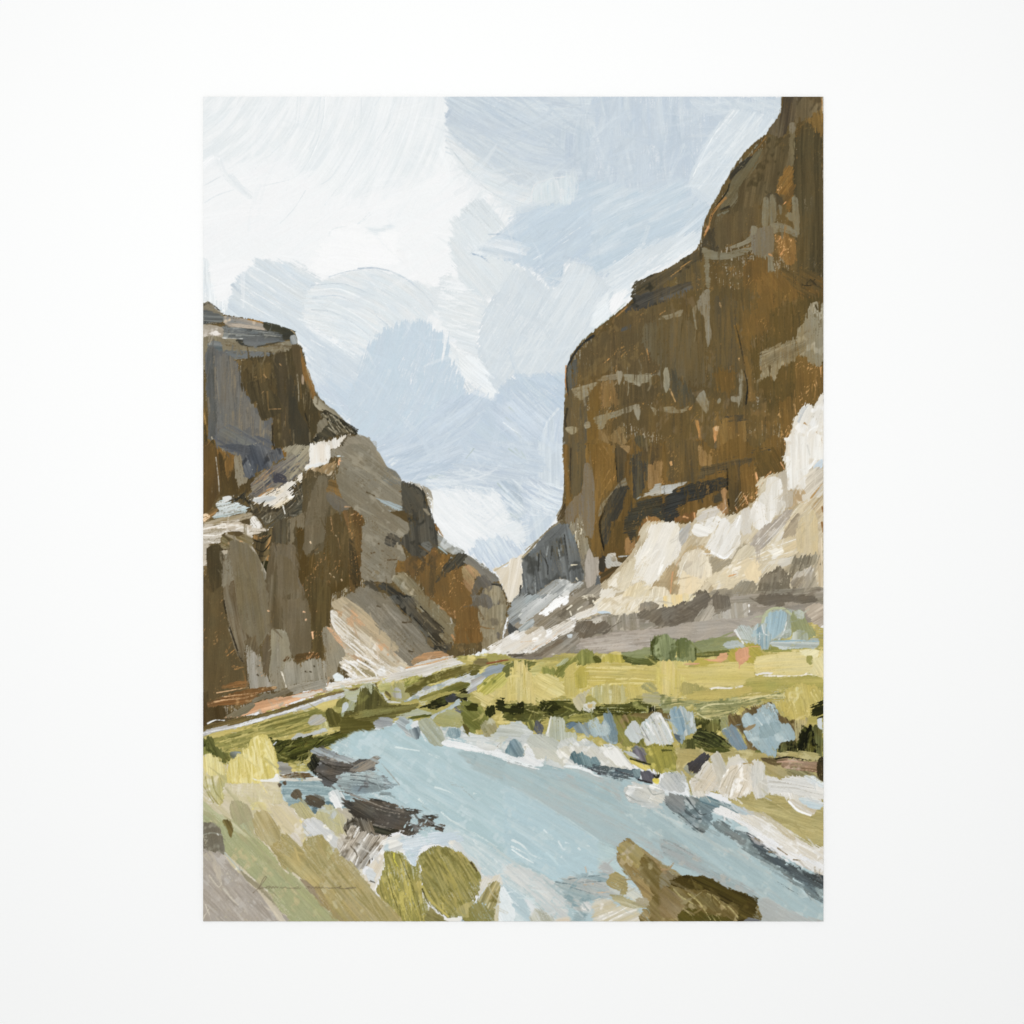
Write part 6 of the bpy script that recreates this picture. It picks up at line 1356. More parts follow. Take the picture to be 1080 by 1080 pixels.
P('62646a', '650,700 700,680 720,720 700,740', 0, dry=.3)
P('6f8793', '612,840 630,825 690,830 695,880 660,895 620,880', 80, b=.06, c2='8298a0', r=.7, th=1.5)
P('bac9ca', '700,880 740,850 800,870 850,880 900,930 800,920 740,910', 5, b=.05, c2='cdd6d3', r=.8)
P('eff0ef', '590,900 660,905 740,920 800,940 870,960 940,960 1000,1000 1080,1020 1200,1050 1200,1080 1000,1040 880,990 760,970 660,950 590,935', 12, b=.03, c2='e1e6e7', r=1, th=1.6)
P('ccd0c5', '880,870 940,830 960,850 1000,880 960,920 900,910', 10, b=.06, c2='b3bda8', r=1)
P('b0bcae', '930,820 1000,795 1080,800 1100,860 1060,880 980,880 900,900', 5, b=.05, c2='bec8bf', r=1)
P('c3c6bd', '800,900 870,930 940,950 860,970 800,945', 10, b=.05, c2='d6d8d2')
S('8c6c50', '930,945 970,900', 1.6, .8, dry=.4)
P('62808b', '980,960 1010,910 1050,905 1080,940 1100,990 1060,1015 1010,1000 985,985', 80, b=.08, c2='7c959e', r=.8, th=1.5)
P('888c3e', '680,690 720,660 770,670 830,700 870,760 920,830 880,870 830,830 750,870 710,810 700,740', 40, b=.08, c2='5f6328', r=1.4, c3='aaa55c', th=1.5)
P('2e330f', '720,680 800,670 800,720 740,720', 20, b=.1, r=1.2)
P('252a0e', '850,700 910,680 915,740 870,760', 80, b=.1, r=1.2)
P('23280e', '920,650 970,640 980,700 1080,690 1080,730 940,730', 10, b=.1, r=1.4)
P('c6bb72', '760,610 820,600 900,620 860,690 830,690 800,640', 30, b=.06, c2='d3c988', r=1.2)
P('a3a03c', '800,580 860,520 900,500 970,480 980,560 900,600 850,620', -45, b=.07, c2='bdb75e', r=1.4, c3='7e8030')
P('a69e76', '830,790 890,770 925,830 880,880 840,870', 60, b=.09, c2='8a7f58', r=1, c3='c6c2a4')
P('5f5928', '710,800 750,830 740,870 715,840', 60)
T(540, 630, 6.353)
P('c2c9bd', '95,960 130,920 200,915 300,960 330,1000 320,1090 200,1090 120,1040', 35, b=.05, c2='b2bcb0', r=.9, th=1.7)
P('c9cfc6', '320,970 400,940 440,960 500,950 600,1000 640,980 700,1000 760,1070 760,1110 330,1110', 45, b=.06, c2='dcdcd6', r=1, c3='b3bfbb', th=1.6)
P('6f858e', '-20,960 20,950 60,990 90,1060 40,1080 -20,1060', 60, b=.08, c2='8a9ca1', r=.9)
P('f0eee9', '70,1000 100,980 150,1040 220,1090 120,1090', 45, b=.04, r=1)
P('4f6b75', '390,1090 400,1040 440,1030 500,1050 520,1090', 80, b=.1, c2='6c868e', r=1.4)
P('5a6068', '800,1010 850,1000 900,1050 880,1090 820,1060', 50, b=.09, c2='7c8088', r=1)
P('989238', '900,1010 960,985 1000,1010 1010,1100 900,1100', 70, b=.07, c2='807c30', r=1)
P('6a6b2a', '1000,1030 1040,985 1080,990 1080,1050 1020,1060', 0, b=.09, c2='4a4d1c', r=1)
T(540, 790, 5.838)
P('d3d0c2', '80,-10 160,-10 300,20 310,100 280,75 180,60 140,70 80,60', 40, b=.05, c2='c3c3b4', r=1)
P('efeeea', '70,50 90,-10 120,0 150,60 200,70 160,100 120,100 -20,60 -20,40', 30, b=.03, c2='dcdfe0', r=.9, th=1.6)
P('d9d6ca', '290,-10 640,-10 700,40 750,120 600,120 540,100 470,60 360,60 320,100', 50, b=.05, c2='cbc8b9', r=1, c3='e6e4dc', th=1.5)
P('eceae4', '560,20 640,-5 700,60 745,118 680,110 600,60', 50, b=.04, r=1)
P('56707a', '360,40 380,15 440,30 470,50 540,90 540,110 460,110 420,100 370,80', 70, b=.09, c2='6d858c', r=1.2)
P('718a92', '480,60 520,50 545,90 530,105 490,100', 60, b=.08, r=.8)
P('62747a', '410,100 540,105 640,120 740,120 770,130 790,190 740,180 660,185 560,160 470,130', 12, b=.08, c2='4b5457', r=1.2, c3='8fa0a3')
for q in ('530,150 600,160 660,182', '470,120 560,155', '640,130 740,170'): S('464446', q, 2, 1.2, dry=.25)
P('e6ebec', '320,105 400,105 480,130 500,150 560,175 520,165 460,140 400,120', 15, b=.03)
P('7f959b', '745,130 780,118 800,140 790,170 750,165', 60, b=.06)
P('66646a', '795,140 830,132 870,150 880,200 840,205 800,190', 60, b=.06, c2='55535a', r=.8, th=1.5)
S('332f30', '780,190 860,210', 2.4, 1.6)
P('d8c94c', '865,185 900,180 905,215 870,210', 0, b=.05)
P('2b2d22', '870,160 910,155 905,180 880,180', 0, b=.05)
P('d6d4ca', '690,260 720,215 800,210 830,220 900,220 940,260 940,310 900,350 860,365 780,340 720,310', 25, b=.07, c2='bfc3bd', r=.9, c3='e6e5df', th=1.8)
for q in ('710,250 790,260 850,310', '700,280 770,320 850,330', '840,240 870,280 930,270'): S('a5aaa2', q, 1.3, .8, dry=.3)
for q in ('720,230 800,240', '800,350 880,355', '850,225 920,250'): S('f0efea', q, 1.8, 1.2, dry=.2)
P('c9cdc8', '900,210 940,150 1000,140 1060,160 1060,260 960,260 920,240', 50, b=.07, c2='aeb6b3', r=.9, th=1.6)
P('8b9391', '940,300 1000,270 1060,300 1060,400 980,370', 40, b=.1, c2='6d7577', r=1)
P('b3a546', '720,60 800,90 870,110 820,130 740,90', 30, b=.06, c2='c9bd60')
P('5c5658', '740,0 820,-10 830,60 850,100 800,80 750,50', 60, b=.1, c2='767278', r=1.2)
P('b7c2c0', '690,15 740,20 790,60 740,50', 20, b=.05)
P('9d973c', '840,-10 1000,-10 1000,130 880,140 830,60', 75, b=.06, c2='88843a', r=1.2, c3='b5ae50')
S('22250e', '730,60 850,95', 2, 1.6, dry=.3)
S('4d4f1e', '925,10 980,10', 2.4, 1.6, dry=.2)
# ================================================================ near bank
PART('painted_riverbank', 'near bank in pale yellow, sage, ochre and grey brush strokes')
T(210, 790, 5.838)
P('d8ccb0', '20,30 100,60 170,90 300,60 480,80 500,180 510,300 560,330 640,350 720,400 800,360 880,380 950,420 1000,600 1010,760 1100,900 1320,1070 20,1070', 45, b=.04, c2='c9bd98', r=1, c3='e3dbc9')
P('55602a', '20,-60 60,-60 100,-20 140,30 180,10 200,60 150,85 120,50 60,40 20,30', 60, b=.1, c2='353d14', r=1.4, c3='7b803c')
F('8b8c48 23290c', '25,-50 190,0 180,60 100,50 25,20', 16, -60, 10, 1.3, seed=90, da=20)
P('4c4c22', '50,-70 80,-70 110,-10 180,40 160,70 120,40 70,0', 60, b=.08, c2='6b6b34', r=1)
P('9ba3a6', '190,20 230,15 260,30 220,60 195,50', 10, b=.08, c2='4d5538', r=1)
P('d6ca78', '170,110 200,60 260,20 300,-30 340,-80 400,-85 450,-40 480,40 495,130 490,190 460,200 420,210 180,215 165,160', 80, b=.045, c2='c6ba60', r=1, c3='ded58e', th=1.7)
F('ece4a8 b5a94c e0d890', '180,100 340,-70 450,-40 490,190 190,205', 50, 78, 30, 1.7, seed=91, da=8, op=.6, bend=-.1)
P('d4c87c', '20,60 60,30 120,60 165,100 165,160 90,165 40,150', 85, b=.06, c2='e0d794', r=1.3)
P('cdc48c', '20,130 60,160 160,160 170,220 160,310 120,340 60,260 20,220', 80, b=.08, c2='b2aa68', r=1, c3='dfd7b2')
for q in ('40,170 60,260 120,340', '80,170 100,260 150,320', '30,230 90,330', '130,170 140,260'): S('9f9858', q, 1.4, 1, dry=.35)
P('d8ccac', '165,215 300,210 480,200 505,240 510,320 480,350 400,330 320,360 200,310 160,310', 5, b=.03, c2='cfc29a', r=1.2, c3='e0d6bd')
F('e4dcc4 c3b98c d9cf9c', '170,215 500,210 510,340 200,310', 40, 100, 12, 1.4, seed=92, da=25, op=.5)
P('f0eee8', '330,175 360,190 440,185 480,150 495,170 490,200 420,200 350,195', 0, b=.03, r=.8)
P('8c8a82', '490,80 560,100 570,145 500,155', 0, b=.07, c2='a3a198', r=1)
P('dccfb6', '320,360 400,330 500,350 560,350 600,400 640,450 660,520 640,580 620,590 560,530 520,520 480,460 430,390 340,380', 50, b=.03, c2='d2c39c', r=1, c3='e3d9c6')
P('dcd3b4', '310,350 350,325 410,335 415,375 350,380 320,375', 0, b=.05, c2='cfc48a', r=.8)
for q in ('330,370 350,335 400,330', '620,440 650,480 655,540 640,570'): S('d8cd84', q, 1.8, 1.2, dry=.2)
P('e6e1da', '560,540 590,510 630,560 630,595', 50, b=.05, c2='d1c8b9', r=.8)
# river pocket
USE('painted_river')
P('8ea6ac', '500,195 560,190 660,190 740,190 800,230 880,240 900,290 1000,300 1000,360 900,380 830,370 790,330 730,380 700,400 640,340 560,350 530,300 510,260', 3, b=.05, c2='a3b8bc', r=1, c3='7f98a0')
F('b7c8ca 738c94', '510,200 780,210 780,320 540,320', 24, 2, 30, 1.3, seed=93, da=2, op=.6)
P('c3d0d4', '800,270 850,250 890,290 900,340 850,370 820,320', 60, b=.06, c2='e7e7e4', r=1)
P('ebebe8', '800,300 840,280 860,320 850,380 820,330', 60, b=.04)
P('5f7b87', '780,320 820,330 835,365 790,350', 30, b=.05)
P('5a7078', '690,360 730,360 720,400 700,395', 80, b=.05)
P('d9d6c9', '500,190 520,160 560,180 640,190 720,170 760,195 700,195 600,200', 5, b=.06, c2='f0eeea', r=.8)
P('80684a', '500,165 560,150 660,150 700,170 620,180 540,180', 5, b=.1, c2='4c4026', r=1, c3='a08a68')
PART('painted_boulder', 'two dark brown rocks in the blue river pocket')
P('6d6454', '565,285 580,255 610,250 630,280 632,320 615,300 600,310 575,300', 60, b=.05, c2='5b5446', r=.7, th=1.6)
P('62594a', '650,305 665,288 720,283 770,315 780,350 760,362 700,355 660,335', 25, b=.05, c2='4f483c', r=.8, c3='7a705d', th=1.7)
P('5a4c3c', '482,215 500,208 510,222 495,232', 0)
P('5a4c3c', '515,205 530,195 540,220 525,222', 60)
PART('painted_boulder', 'dark grey rocks in streaked strokes at the water edge')
T(370, 790, 5.838)
P('736e68', '-220,50 -180,-20 -140,20 0,60 60,70 160,45 175,60 150,110 130,140 40,140 0,180 0,270 -60,240 -100,200 -160,190 -210,130', 12, b=.12, c2='57534c', r=1.4, c3='8f8b84', th=1.7)
T(210, 790, 5.838)
P('201f16', '660,100 690,60 700,20 740,60 740,130 720,170 690,140', 60, b=.12, r=1.4, c2='383828')
P('8f969a', '690,20 720,-10 800,0 860,40 960,70 900,90 800,50', 25, b=.07, c2='a9b5ba', r=1.2)
P('6a655f', '720,130 760,60 860,80 960,100 940,140 870,160 850,200 800,225 760,200', 12, b=.13, c2='504c46', r=1.2, c3='86817a', th=1.6)
for q in ('740,70 830,120 920,130', '740,150 800,190 860,210', '760,90 860,110 950,110', '760,170 840,160'): S('38352e', q, 1.3, .9, dry=.35)
T(370, 790, 5.838)
P('8b9a9e', '-90,200 -60,150 0,140 120,140 200,160 250,200 300,210 240,240 180,260 60,280 0,270 -60,240', 4, b=.1, c2='9fb0b4', m=.5, r=1.2, c3='76797a', th=1.6)
P('9a8f80', '0,130 40,90 120,60 165,45 165,70 140,110 60,140', -30, b=.12, c2='77736c', r=1, dry=.05)
for q in ('0,160 120,175 230,210', '0,190 100,200 200,235', '-60,170 20,150', '20,120 100,80 160,55'): S('5c6468', q, 1.3, .8, dry=.4)
for q in ('0,175 130,190 240,215', '0,215 120,225'): S('b7c6c9', q, 1.5, 1, dry=.35)
P('7e8c90', '180,270 245,268 240,282 180,285', 0, b=.06)
P('8c8a85', '0,275 60,290 120,330 60,340 0,300', 20, b=.1, dry=.15)
P('5d564e', '-60,300 0,320 70,315 150,310 200,315 280,345 380,370 440,385 380,400 370,440 360,470 400,460 440,420 530,405 525,430 500,460 570,470 560,495 500,490 440,480 400,520 350,540 300,510 230,530 160,525 60,480 0,390', 14, b=.12, c2='444038', r=1.6, c3='7a7268', th=1.9)
for q in ('0,330 100,400 240,440 340,440', '40,330 160,370 300,400', '20,400 120,460 260,490', '100,320 240,370 380,390'): S('8b8378', q, 1.4, .9, dry=.4)
P('20201a', '0,390 60,440 160,480 260,490 300,510 230,530 160,525 60,480', 15, b=.1, c2='3c3a2c', r=1.2, dry=.05)
for q in ('150,310 220,325', '340,370 430,385', '440,420 530,408', '380,550 410,500', '500,470 570,490'): S('3b3731', q, 2.2, 1.6, dry=.3)
for x, y in ((370, 440), (400, 430), (430, 470), (460, 450), (330, 480), (375, 500), (345, 455)): S('a9bfc4', '%d,%d %d,%d' % (x, y, x + 8, y - 14), 2, 1.3, dry=.2)
USE('painted_riverbank')
# stones below the rocks
T(210, 790, 5.838)
P('c3bcae', '640,460 700,430 760,450 830,520 870,530 900,560 960,600 990,680 990,760 930,700 860,620 800,560 740,530 660,540', 50, b=.07, c2='d8d5cc', r=1.2, c3='b3bcc0', th=1.5)
P('e0dfdb', '650,440 690,425 740,440 800,480 850,560 860,610 820,625 760,540 680,520', 45, b=.06, c2='c7c9c6', r=1, c3='edeae3')
P('c4b992', '560,350 600,330 640,330 690,380 710,410 650,430 610,410 590,370', 55, b=.07, c2='b0a878', r=1, th=1.5)
P('cfc7a6', '720,400 760,360 800,340 850,370 890,400 910,480 860,530 830,500 780,460 730,430', 75, b=.08, c2='b7b083', r=1, c3='b6bfb8', th=1.5)
P('b7b09f', '850,360 960,380 960,440 900,420', 30, b=.06)
P('3f3b35', '910,330 940,315 1000,330 1060,360 1080,460 1000,480 960,420 920,380', 30, b=.12, c2='5d574c', r=1.2, th=1.6)
P('5d5548', '890,470 920,430 970,430 1060,450 1080,600 1040,720 1000,700 980,620 920,560 895,520', 70, b=.13, c2='837a6b', r=1.2, c3='d3cec3', th=1.6)
for q in ('900,500 960,590 990,660', '910,460 960,440 1000,470', '960,540 990,610'): S('3c362a', q, 2, 1.2, dry=.2)
for q in ('930,560 960,470', '960,580 990,500', '920,540 930,480'): S('eae7df', q, 2.2, 1, dry=.2)
P('b8aea0', '860,540 900,530 970,620 985,700 970,740 930,690 890,650 850,600', 60, b=.07, c2='cac4b9', r=1, th=1.5)
T(370, 790, 5.838)
P('b5ab9c', '0,470 60,500 140,530 220,540 200,600 120,680 60,740 0,700 -60,640', -60, b=.12, c2='d3cdc3', r=1.2, c3='857b6c', th=1.6)
for q in ('0,560 40,500', '100,640 180,540', '20,620 40,660 20,700', '60,700 140,600', '0,600 40,640'): S('6d6456', q, 1.6, 1, dry=.35)
for q in ('20,540 50,480', '80,560 110,520', '120,660 200,560', '30,710 50,660'): S('efece6', q, 2, 1, dry=.2)
P('d6d5cf', '200,560 300,530 340,560 320,600 320,640 230,640 200,620', -20, b=.05, c2='e9e6de', r=1, c3='bccbd1')
P('eae2d3', '80,780 120,700 200,620 205,720 170,820 150,880 110,850', -60, b=.06, c2='d3c8b5', r=1, c3='f6f3ee')
P('eef0f2', '90,760 120,730 150,760 145,820 110,820', 20, b=.05, c2='cfd3d4', r=1)
S('4c4638', '120,810 148,822', 1.4, 1)
P('c1cfdb', '310,560 400,530 520,510 640,520 690,560 600,600 520,590 470,590 410,650 400,720 370,710 340,670 325,620', -10, b=.04, c2='cdd6e2', r=1.2, c3='b9cdd3', th=1.4)
S('eef1f4', '410,700 420,640 480,590', 1.8, 1.2)
S('e9edf2', '330,650 370,705 395,720', 1.6, 1)
P('d8dad6', '600,600 640,560 700,620 780,700 820,780 900,770 930,850 880,900 800,920 780,860 760,720', 45, b=.05, c2='c6d1d3', r=1.2, c3='e6e1d6')
P('e3ded2', '780,900 800,800 860,790 920,770 930,830 880,820 830,860', -60, b=.05, c2='d1c7b3', r=1)
P('eceff5', '900,880 940,850 1000,960 1010,1060 900,1060', 60, b=.05, c2='d7dee3', r=1.2)
PART('painted_bush', 'olive green bushes on the near bank below the river')
P('a39a4e', '160,870 200,740 205,640 240,630 320,635 340,680 390,735 410,700 420,720 450,900 470,1060 280,1060 240,980', 80, b=.06, c2='8d863c', r=1, c3='b5ab5c', th=1.8)
F('c3ba5c 7d7632 b3aa50', '210,660 320,640 380,750 440,1050 300,1050 180,880', 40, 72, 36, 1.6, seed=94, da=7, op=.7)
S('c6c53e', '265,640 270,690 320,780', 2, 1.2, dry=.3)
P('8f8742', '415,660 470,620 540,600 620,610 700,660 760,710 800,780 790,850 780,900 740,950 700,1000 650,1040 590,1040 520,990 470,920 440,840 430,740', 62, b=.06, c2='9c9350', r=.9, c3='837c3a', th=2)
F('ada35a 766f30 a89e48', '430,680 560,610 700,670 790,790 700,980 600,1030 480,910', 60, 60, 50, 2, seed=95, da=5, op=.55, bend=-.12)
S('b4ab56', '440,850 500,940 600,1030', 3, 2, dry=.2)
S('54502a', '440,860 480,950 560,1020', 1.2, .8, dry=.3)
for q in ('740,700 775,750', '700,1040 690,1050'): S('4c4020', q, 2.4, 1.6, dry=.1)
P('8c844a', '470,1000 500,980 580,1040 600,1062 460,1062', 30, b=.08, c2='b3a888', r=1)
P('ece9e2', '575,1046 680,1042 670,1064 600,1064', 0, b=.03)
P('a2965c', '780,940 860,825 915,822 910,900 890,1000 880,1040 830,960', -65, b=.09, c2='c4b98c', r=1, c3='857b40', th=1.6)
P('99925a', '700,1062 720,980 780,940 830,960 880,1010 890,1064', 60, b=.05, c2='88813f', r=1, th=1.5)
P('aaa266', '640,1000 700,950 760,940 720,990 700,1040', 70, b=.07, dry=.1)
P('cfc6a8', '880,1062 900,950 915,880 905,1062', 80)
P('5b4a20', '232,1020 270,1005 300,1040 290,1060 250,1050', 20, b=.05, r=.8)
for q in ('220,760 260,900 320,1050', '300,650 400,900 440,1050'): S('746d30', q, 1.2, .8, dry=.4)
USE('painted_riverbank')
# broad diagonal strokes of the near bank
T(210, 790, 5.838)
P('a9ad80', '20,330 60,380 110,420 180,440 240,470 330,540 480,720 640,830 760,960 860,1065 540,1065 420,880 300,760 150,620 20,480', 47, b=.04, c2='9fa87c', m=.5, r=.8, c3='b9b184', th=1.6)
P('b6ad84', '20,350 110,400 200,430 330,530 450,640 520,740 640,830 860,1065 790,1065 560,840 400,690 200,500 20,400', 47, b=.05, c2='a5a878', r=1, dry=.1)
P('cdc7a4', '20,320 60,350 160,420 240,470 330,560 200,490 80,400 20,370', 42, b=.05, c2='b5b68c', r=1)
P('b3a884', '185,380 200,330 250,310 290,340 320,400 340,460 330,500 260,480 200,430', 70, b=.05, c2='a5a07a', r=.9, th=1.5)
P('a8b48e', '250,470 330,440 340,540 380,580 300,520', 60, b=.05, c2='b7ae80', r=1, dry=.1)
P('ad9d66', '330,420 350,385 410,378 450,420 500,490 500,560 450,600 480,640 380,560 345,520', 62, b=.05, c2='b9ab7c', r=.8, th=1.7)
P('a99a5e', '440,600 500,560 510,515 550,530 640,620 700,700 740,760 740,850 680,830 600,770 520,740 480,670', 45, b=.05, c2='b5a66c', r=.9, th=1.7)
P('afa068', '630,600 650,560 700,535 760,535 800,580 830,640 840,760 800,830 740,790 700,700 660,650', 65, b=.05, c2='a0945a', r=.9, c3='b9b07c', th=1.7)
P('b0a272', '820,640 850,610 870,660 940,700 1000,780 1100,900 1250,1065 870,1065 790,960 740,850 760,760', 50, b=.05, c2='a6975f', r=.9, c3='b9ad80', th=1.7)
F('c2b68a 93864a b8a66c', '640,600 820,640 1000,800 1240,1060 900,1060 720,800', 60, 50, 44, 1.6, seed=96, da=6, op=.55)
P('a99666', '700,860 740,850 800,960 900,1065 870,1065 740,950 710,900', 50, b=.06, c2='8d7c4c', r=1)
P('9f8d72', '620,800 700,840 720,890 800,1000 740,940 660,860', 45, b=.05, dry=.15)
P('6b5a2e', '145,440 175,430 200,460 210,500 195,545 170,490', 65, b=.1, c2='8a7a40', r=.7, th=1.4)
P('7f7868', '20,460 60,448 100,455 130,490 155,570 158,650 120,640 60,630 20,640', 80, b=.04, c2='736c5c', r=.8, c3='8f8876', th=1.5)
S('a09d8c', '25,525 80,515 140,530', 1.6, 1, dry=.3)
S('cfccc0', '115,525 118,528', 1.6, 1.2)
P('b3a99e', '20,640 60,630 150,650 200,720 270,780 330,830 420,900 480,980 540,1065 20,1065', 50, b=.035, c2='a89e92', r=.8, c3='bdb5ab', th=1.5)
F('c6bfb5 9b9084 bcb2a6', '30,650 150,660 330,840 520,1060 30,1060', 50, 48, 44, 2, seed=97, da=5, op=.5)
P('c6bbaa', '80,640 130,740 140,830 115,800 90,740', 75, b=.05, c2='c0b6a6', r=1, dry=.05)
P('d6cbb9', '300,810 340,820 410,880 480,970 530,1060 490,1060 420,960 350,870', 52, b=.04, c2='c9bda6', r=.8)
for q in ('60,780 120,850 140,820', '150,860 200,920 240,960', '40,960 80,1060', '20,1050 60,980'): S('cfc6b6', q, 2, 1.2, dry=.3)
for q in ('160,640 240,730 270,750', '240,740 300,790'): S('b9c9bb', q, 1.4, 1, dry=.2)
P('9b9278', '260,750 300,780 420,880 540,1065 500,1000 380,880 290,810', 47, b=.05, dry=.1)
PART('painted_rock', 'brown and olive rock in the lower right of the near bank')
T(540, 790, 5.838)
P('a08957', '650,620 680,570 720,560 800,620 900,680 1000,740 1060,800 1100,1065 860,1065 840,960 780,860 720,780 660,710 645,660', 42, b=.05, c2='8c7646', r=1, c3='ae9c72', th=1.9)
P('a99a66', '650,620 690,572 740,575 830,650 920,740 960,820 900,800 780,740 690,680', 42, b=.05, c2='9a8a50', r=1.2, c3='b7a88a')
P('8d7446', '650,690 700,760 860,830 990,900 990,1065 900,1065 840,960 780,860', 45, b=.06, c2='9c8452', r=1)
P('ab9a62', '580,830 600,780 640,755 700,790 710,860 700,895 660,900 670,870 620,860', 20, b=.06, c2='97834f', r=.9, th=1.4)
S('a39c5c', '690,840 705,870 680,900', 2.4, 1.6, dry=.15)
P('aa9d6c', '600,900 650,895 760,940 820,930 850,960 800,980 700,970', 15, b=.07, c2='c5ba96', r=1)
P('b3a78a', '760,920 830,920 850,970 780,960', 20, b=.05, dry=.1)
T(700, 790, 5.838)
P('5f5226', '20,790 120,785 260,790 420,875 560,930 580,1065 150,1065 60,900', 40, b=.06, c2='7d6b3a', r=1)
P('927e4c', '-120,640 30,760 60,780 100,800 160,860 260,880 400,950 460,1065 -140,1065 -60,900 -150,760', 45, b=.07, c2='6e5d2c', r=1, c3='9d8a5c', th=1.5)
P('8f866c', '-20,770 20,730 60,770 100,800 60,830 -20,870', 40, b=.05, c2='7a6f54', r=1)
S('a98a62', '-10,740 30,740 60,705', 2.5, 1.4, dry=.2)
P('9b8660', '-20,860 40,870 100,920 130,980 80,1040 -20,1020', 45, b=.06, c2='867148', r=1)
P('574a1e', '30,840 60,800 120,780 200,790 260,785 330,820 420,870 500,890 575,920 570,960 560,1000 560,1040 590,1065 455,1065 460,980 430,950 390,960 330,900 260,870 160,860 80,850', 28, b=.06, c2='3f3412', r=1, c3='655725', th=1.7)
P('3a2f10', '120,785 250,785 400,870 500,890 520,960 430,940 380,950 280,860 180,810', 25, b=.06, c2='4e4319', r=1)
P('62591f', '100,1000 140,980 200,990 280,1010 440,1065 120,1065', 40, b=.07, c2='4f4a18', r=1)
for q in ('250,900 300,960 350,1060', '270,890 330,960 360,1040', '60,860 110,910 200,960', '390,960 440,1010 460,1040', '120,980 200,1050', '150,890 260,980 320,1060', '300,900 400,1000 430,1055', '180,900 230,960 290,1050'): S('b8aa6a', q, 1.1, .7, dry=.25)
P('75787c', '490,1062 520,1040 560,1045 600,1062', 10, b=.06)
P('7f6e3c', '200,900 280,900 360,1000 300,1000', 50, b=.09, dry=.3)
# signature
PART('signature', 'thin dark handwritten signature at the lower left')
T(210, 790, 5.838)
SG = dict(b=.02, r=.1, th=.3)
for q in ('333,885 360,862 395,820 412,795 414,787 406,786 392,805 376,840 368,858 385,856 415,852', '412,856 420,846 434,844 440,850 430,858 424,856 440,848 448,857',
          '448,857 456,846 464,855 472,846 480,855 488,848 496,857 504,851 512,857', '512,857 530,850 540,856 560,857 585,856', '585,856 600,851 612,849 604,858 590,860 612,860 626,856',
          '658,853 672,847 682,848 676,856 664,858 682,852 690,857', '690,857 702,848 710,857 720,849 730,857 740,850 750,857 762,850 772,857 784,852 800,857', '800,857 820,856 850,854 866,848 874,843 866,852 862,858 890,860 920,861',
          '905,858 930,852 965,853 940,858 905,857'):
    S('6b5e4a', q, .9, .7, op=.62, **SG)
# ================================================================ wet blending between neighbouring strokes
T(0, 0, 1)
B('222,340 300,350 345,440 335,500 222,520', 90, 88, 12, 2.0, seed=201)
B('222,500 330,500 420,560 520,620 520,670 420,690 230,740', 220, 86, 13, 2.0, da=18, seed=202)
B('370,480 430,510 520,620 510,680 400,690 350,600', 90, 42, 13, 2.2, seed=203)
B('600,400 680,310 750,270 860,110 862,420 820,500 740,540 640,600 602,560', 420, 89, 14, 2.0, da=6, seed=204)
B('640,640 700,560 780,540 860,440 862,620 760,620', 130, -60, 12, 3.0, da=20, seed=205, tol=.2)
B('550,690 640,610 860,620 862,670 700,685 600,690', 120, -12, 14, 2.2, da=20, seed=206)
B('222,765 400,720 500,695 860,672 862,765 540,765 400,765 222,790', 130, 0, 12, 2.0, da=30, seed=207, tol=.2)
B('440,760 860,740 862,840 760,830 620,815 480,785', 150, 65, 7, 1.8, da=30, seed=208, tol=.3)
B('380,790 470,785 700,840 860,930 860,965 540,965 480,880 400,850', 160, 34, 28, 3.0, da=6, seed=209, op=.5, jit=.012)
B('700,810 862,840 862,940 740,850', 120, 35, 10, 1.8, da=14, seed=210, tol=.5)
B('218,800 300,790 350,860 430,900 520,965 218,965', 120, 48, 14, 2.4, da=14, seed=211, tol=.2)
B('300,780 460,850 460,910 380,900 300,830', 90, 20, 9, 1.8, da=30, seed=212, tol=.5)
B('520,900 640,900 760,940 790,965 520,965', 80, 15, 14, 2.4, da=30, seed=213, tol=.35)
B('480,110 820,110 740,220 620,300 500,250', 120, -30, 34, 5.0, da=25, seed=214, op=.45, jit=.006, tol=.08)
B('240,290 560,240 580,560 480,570 340,420', 120, 38, 30, 4.5, da=25, seed=215, op=.45, jit=.006, tol=.08)

T(540, 470, 6.353)
S('8a7d63', '72,750 150,665 250,560 335,500', 2.2, 1.8, dry=.2)
S('b5a482', '70,745 120,705', 1.4, 1)
T(0, 0, 1)
def only(*names):             # where these parts show
    k = np.zeros(PID.shape, np.float32)
    for i, p in enumerate(PARTS):
        if p[0] in names: k[PID == i] = 1
    return k
WALLS = only('painted_cliff'); WATER = only('painted_river'); AIR = only('painted_sky')
# golden glazes over the right wall, brown ones over the left
for pts, o in (('600,400 640,395 650,450 640,560 610,590 598,520', .35), ('780,300 850,290 850,380 810,420 770,380', .4), ('690,420 790,430 830,440 800,500 740,510 690,500', .4),
               ('830,380 862,370 862,420 835,460 815,450', .35), ('700,260 760,280 770,380 720,390 690,330', .25), ('800,210 850,230 850,290 800,290', .3)):
    P('96702f', pts, 89, b=.05, c2='7d5f2c', op=o * .75, clip=WALLS, dry=.25, soft=12, r=3, pid=False)
P('6b5632', '450,600 500,610 515,680 470,685 440,650', 88, b=.05, op=.3, dry=.2, soft=8, r=2, pid=False, clip=WALLS)
P('6b6450', '330,500 370,500 372,600 335,610', 88, b=.05, op=.3, dry=.2, soft=8, r=2, pid=False, clip=WALLS)
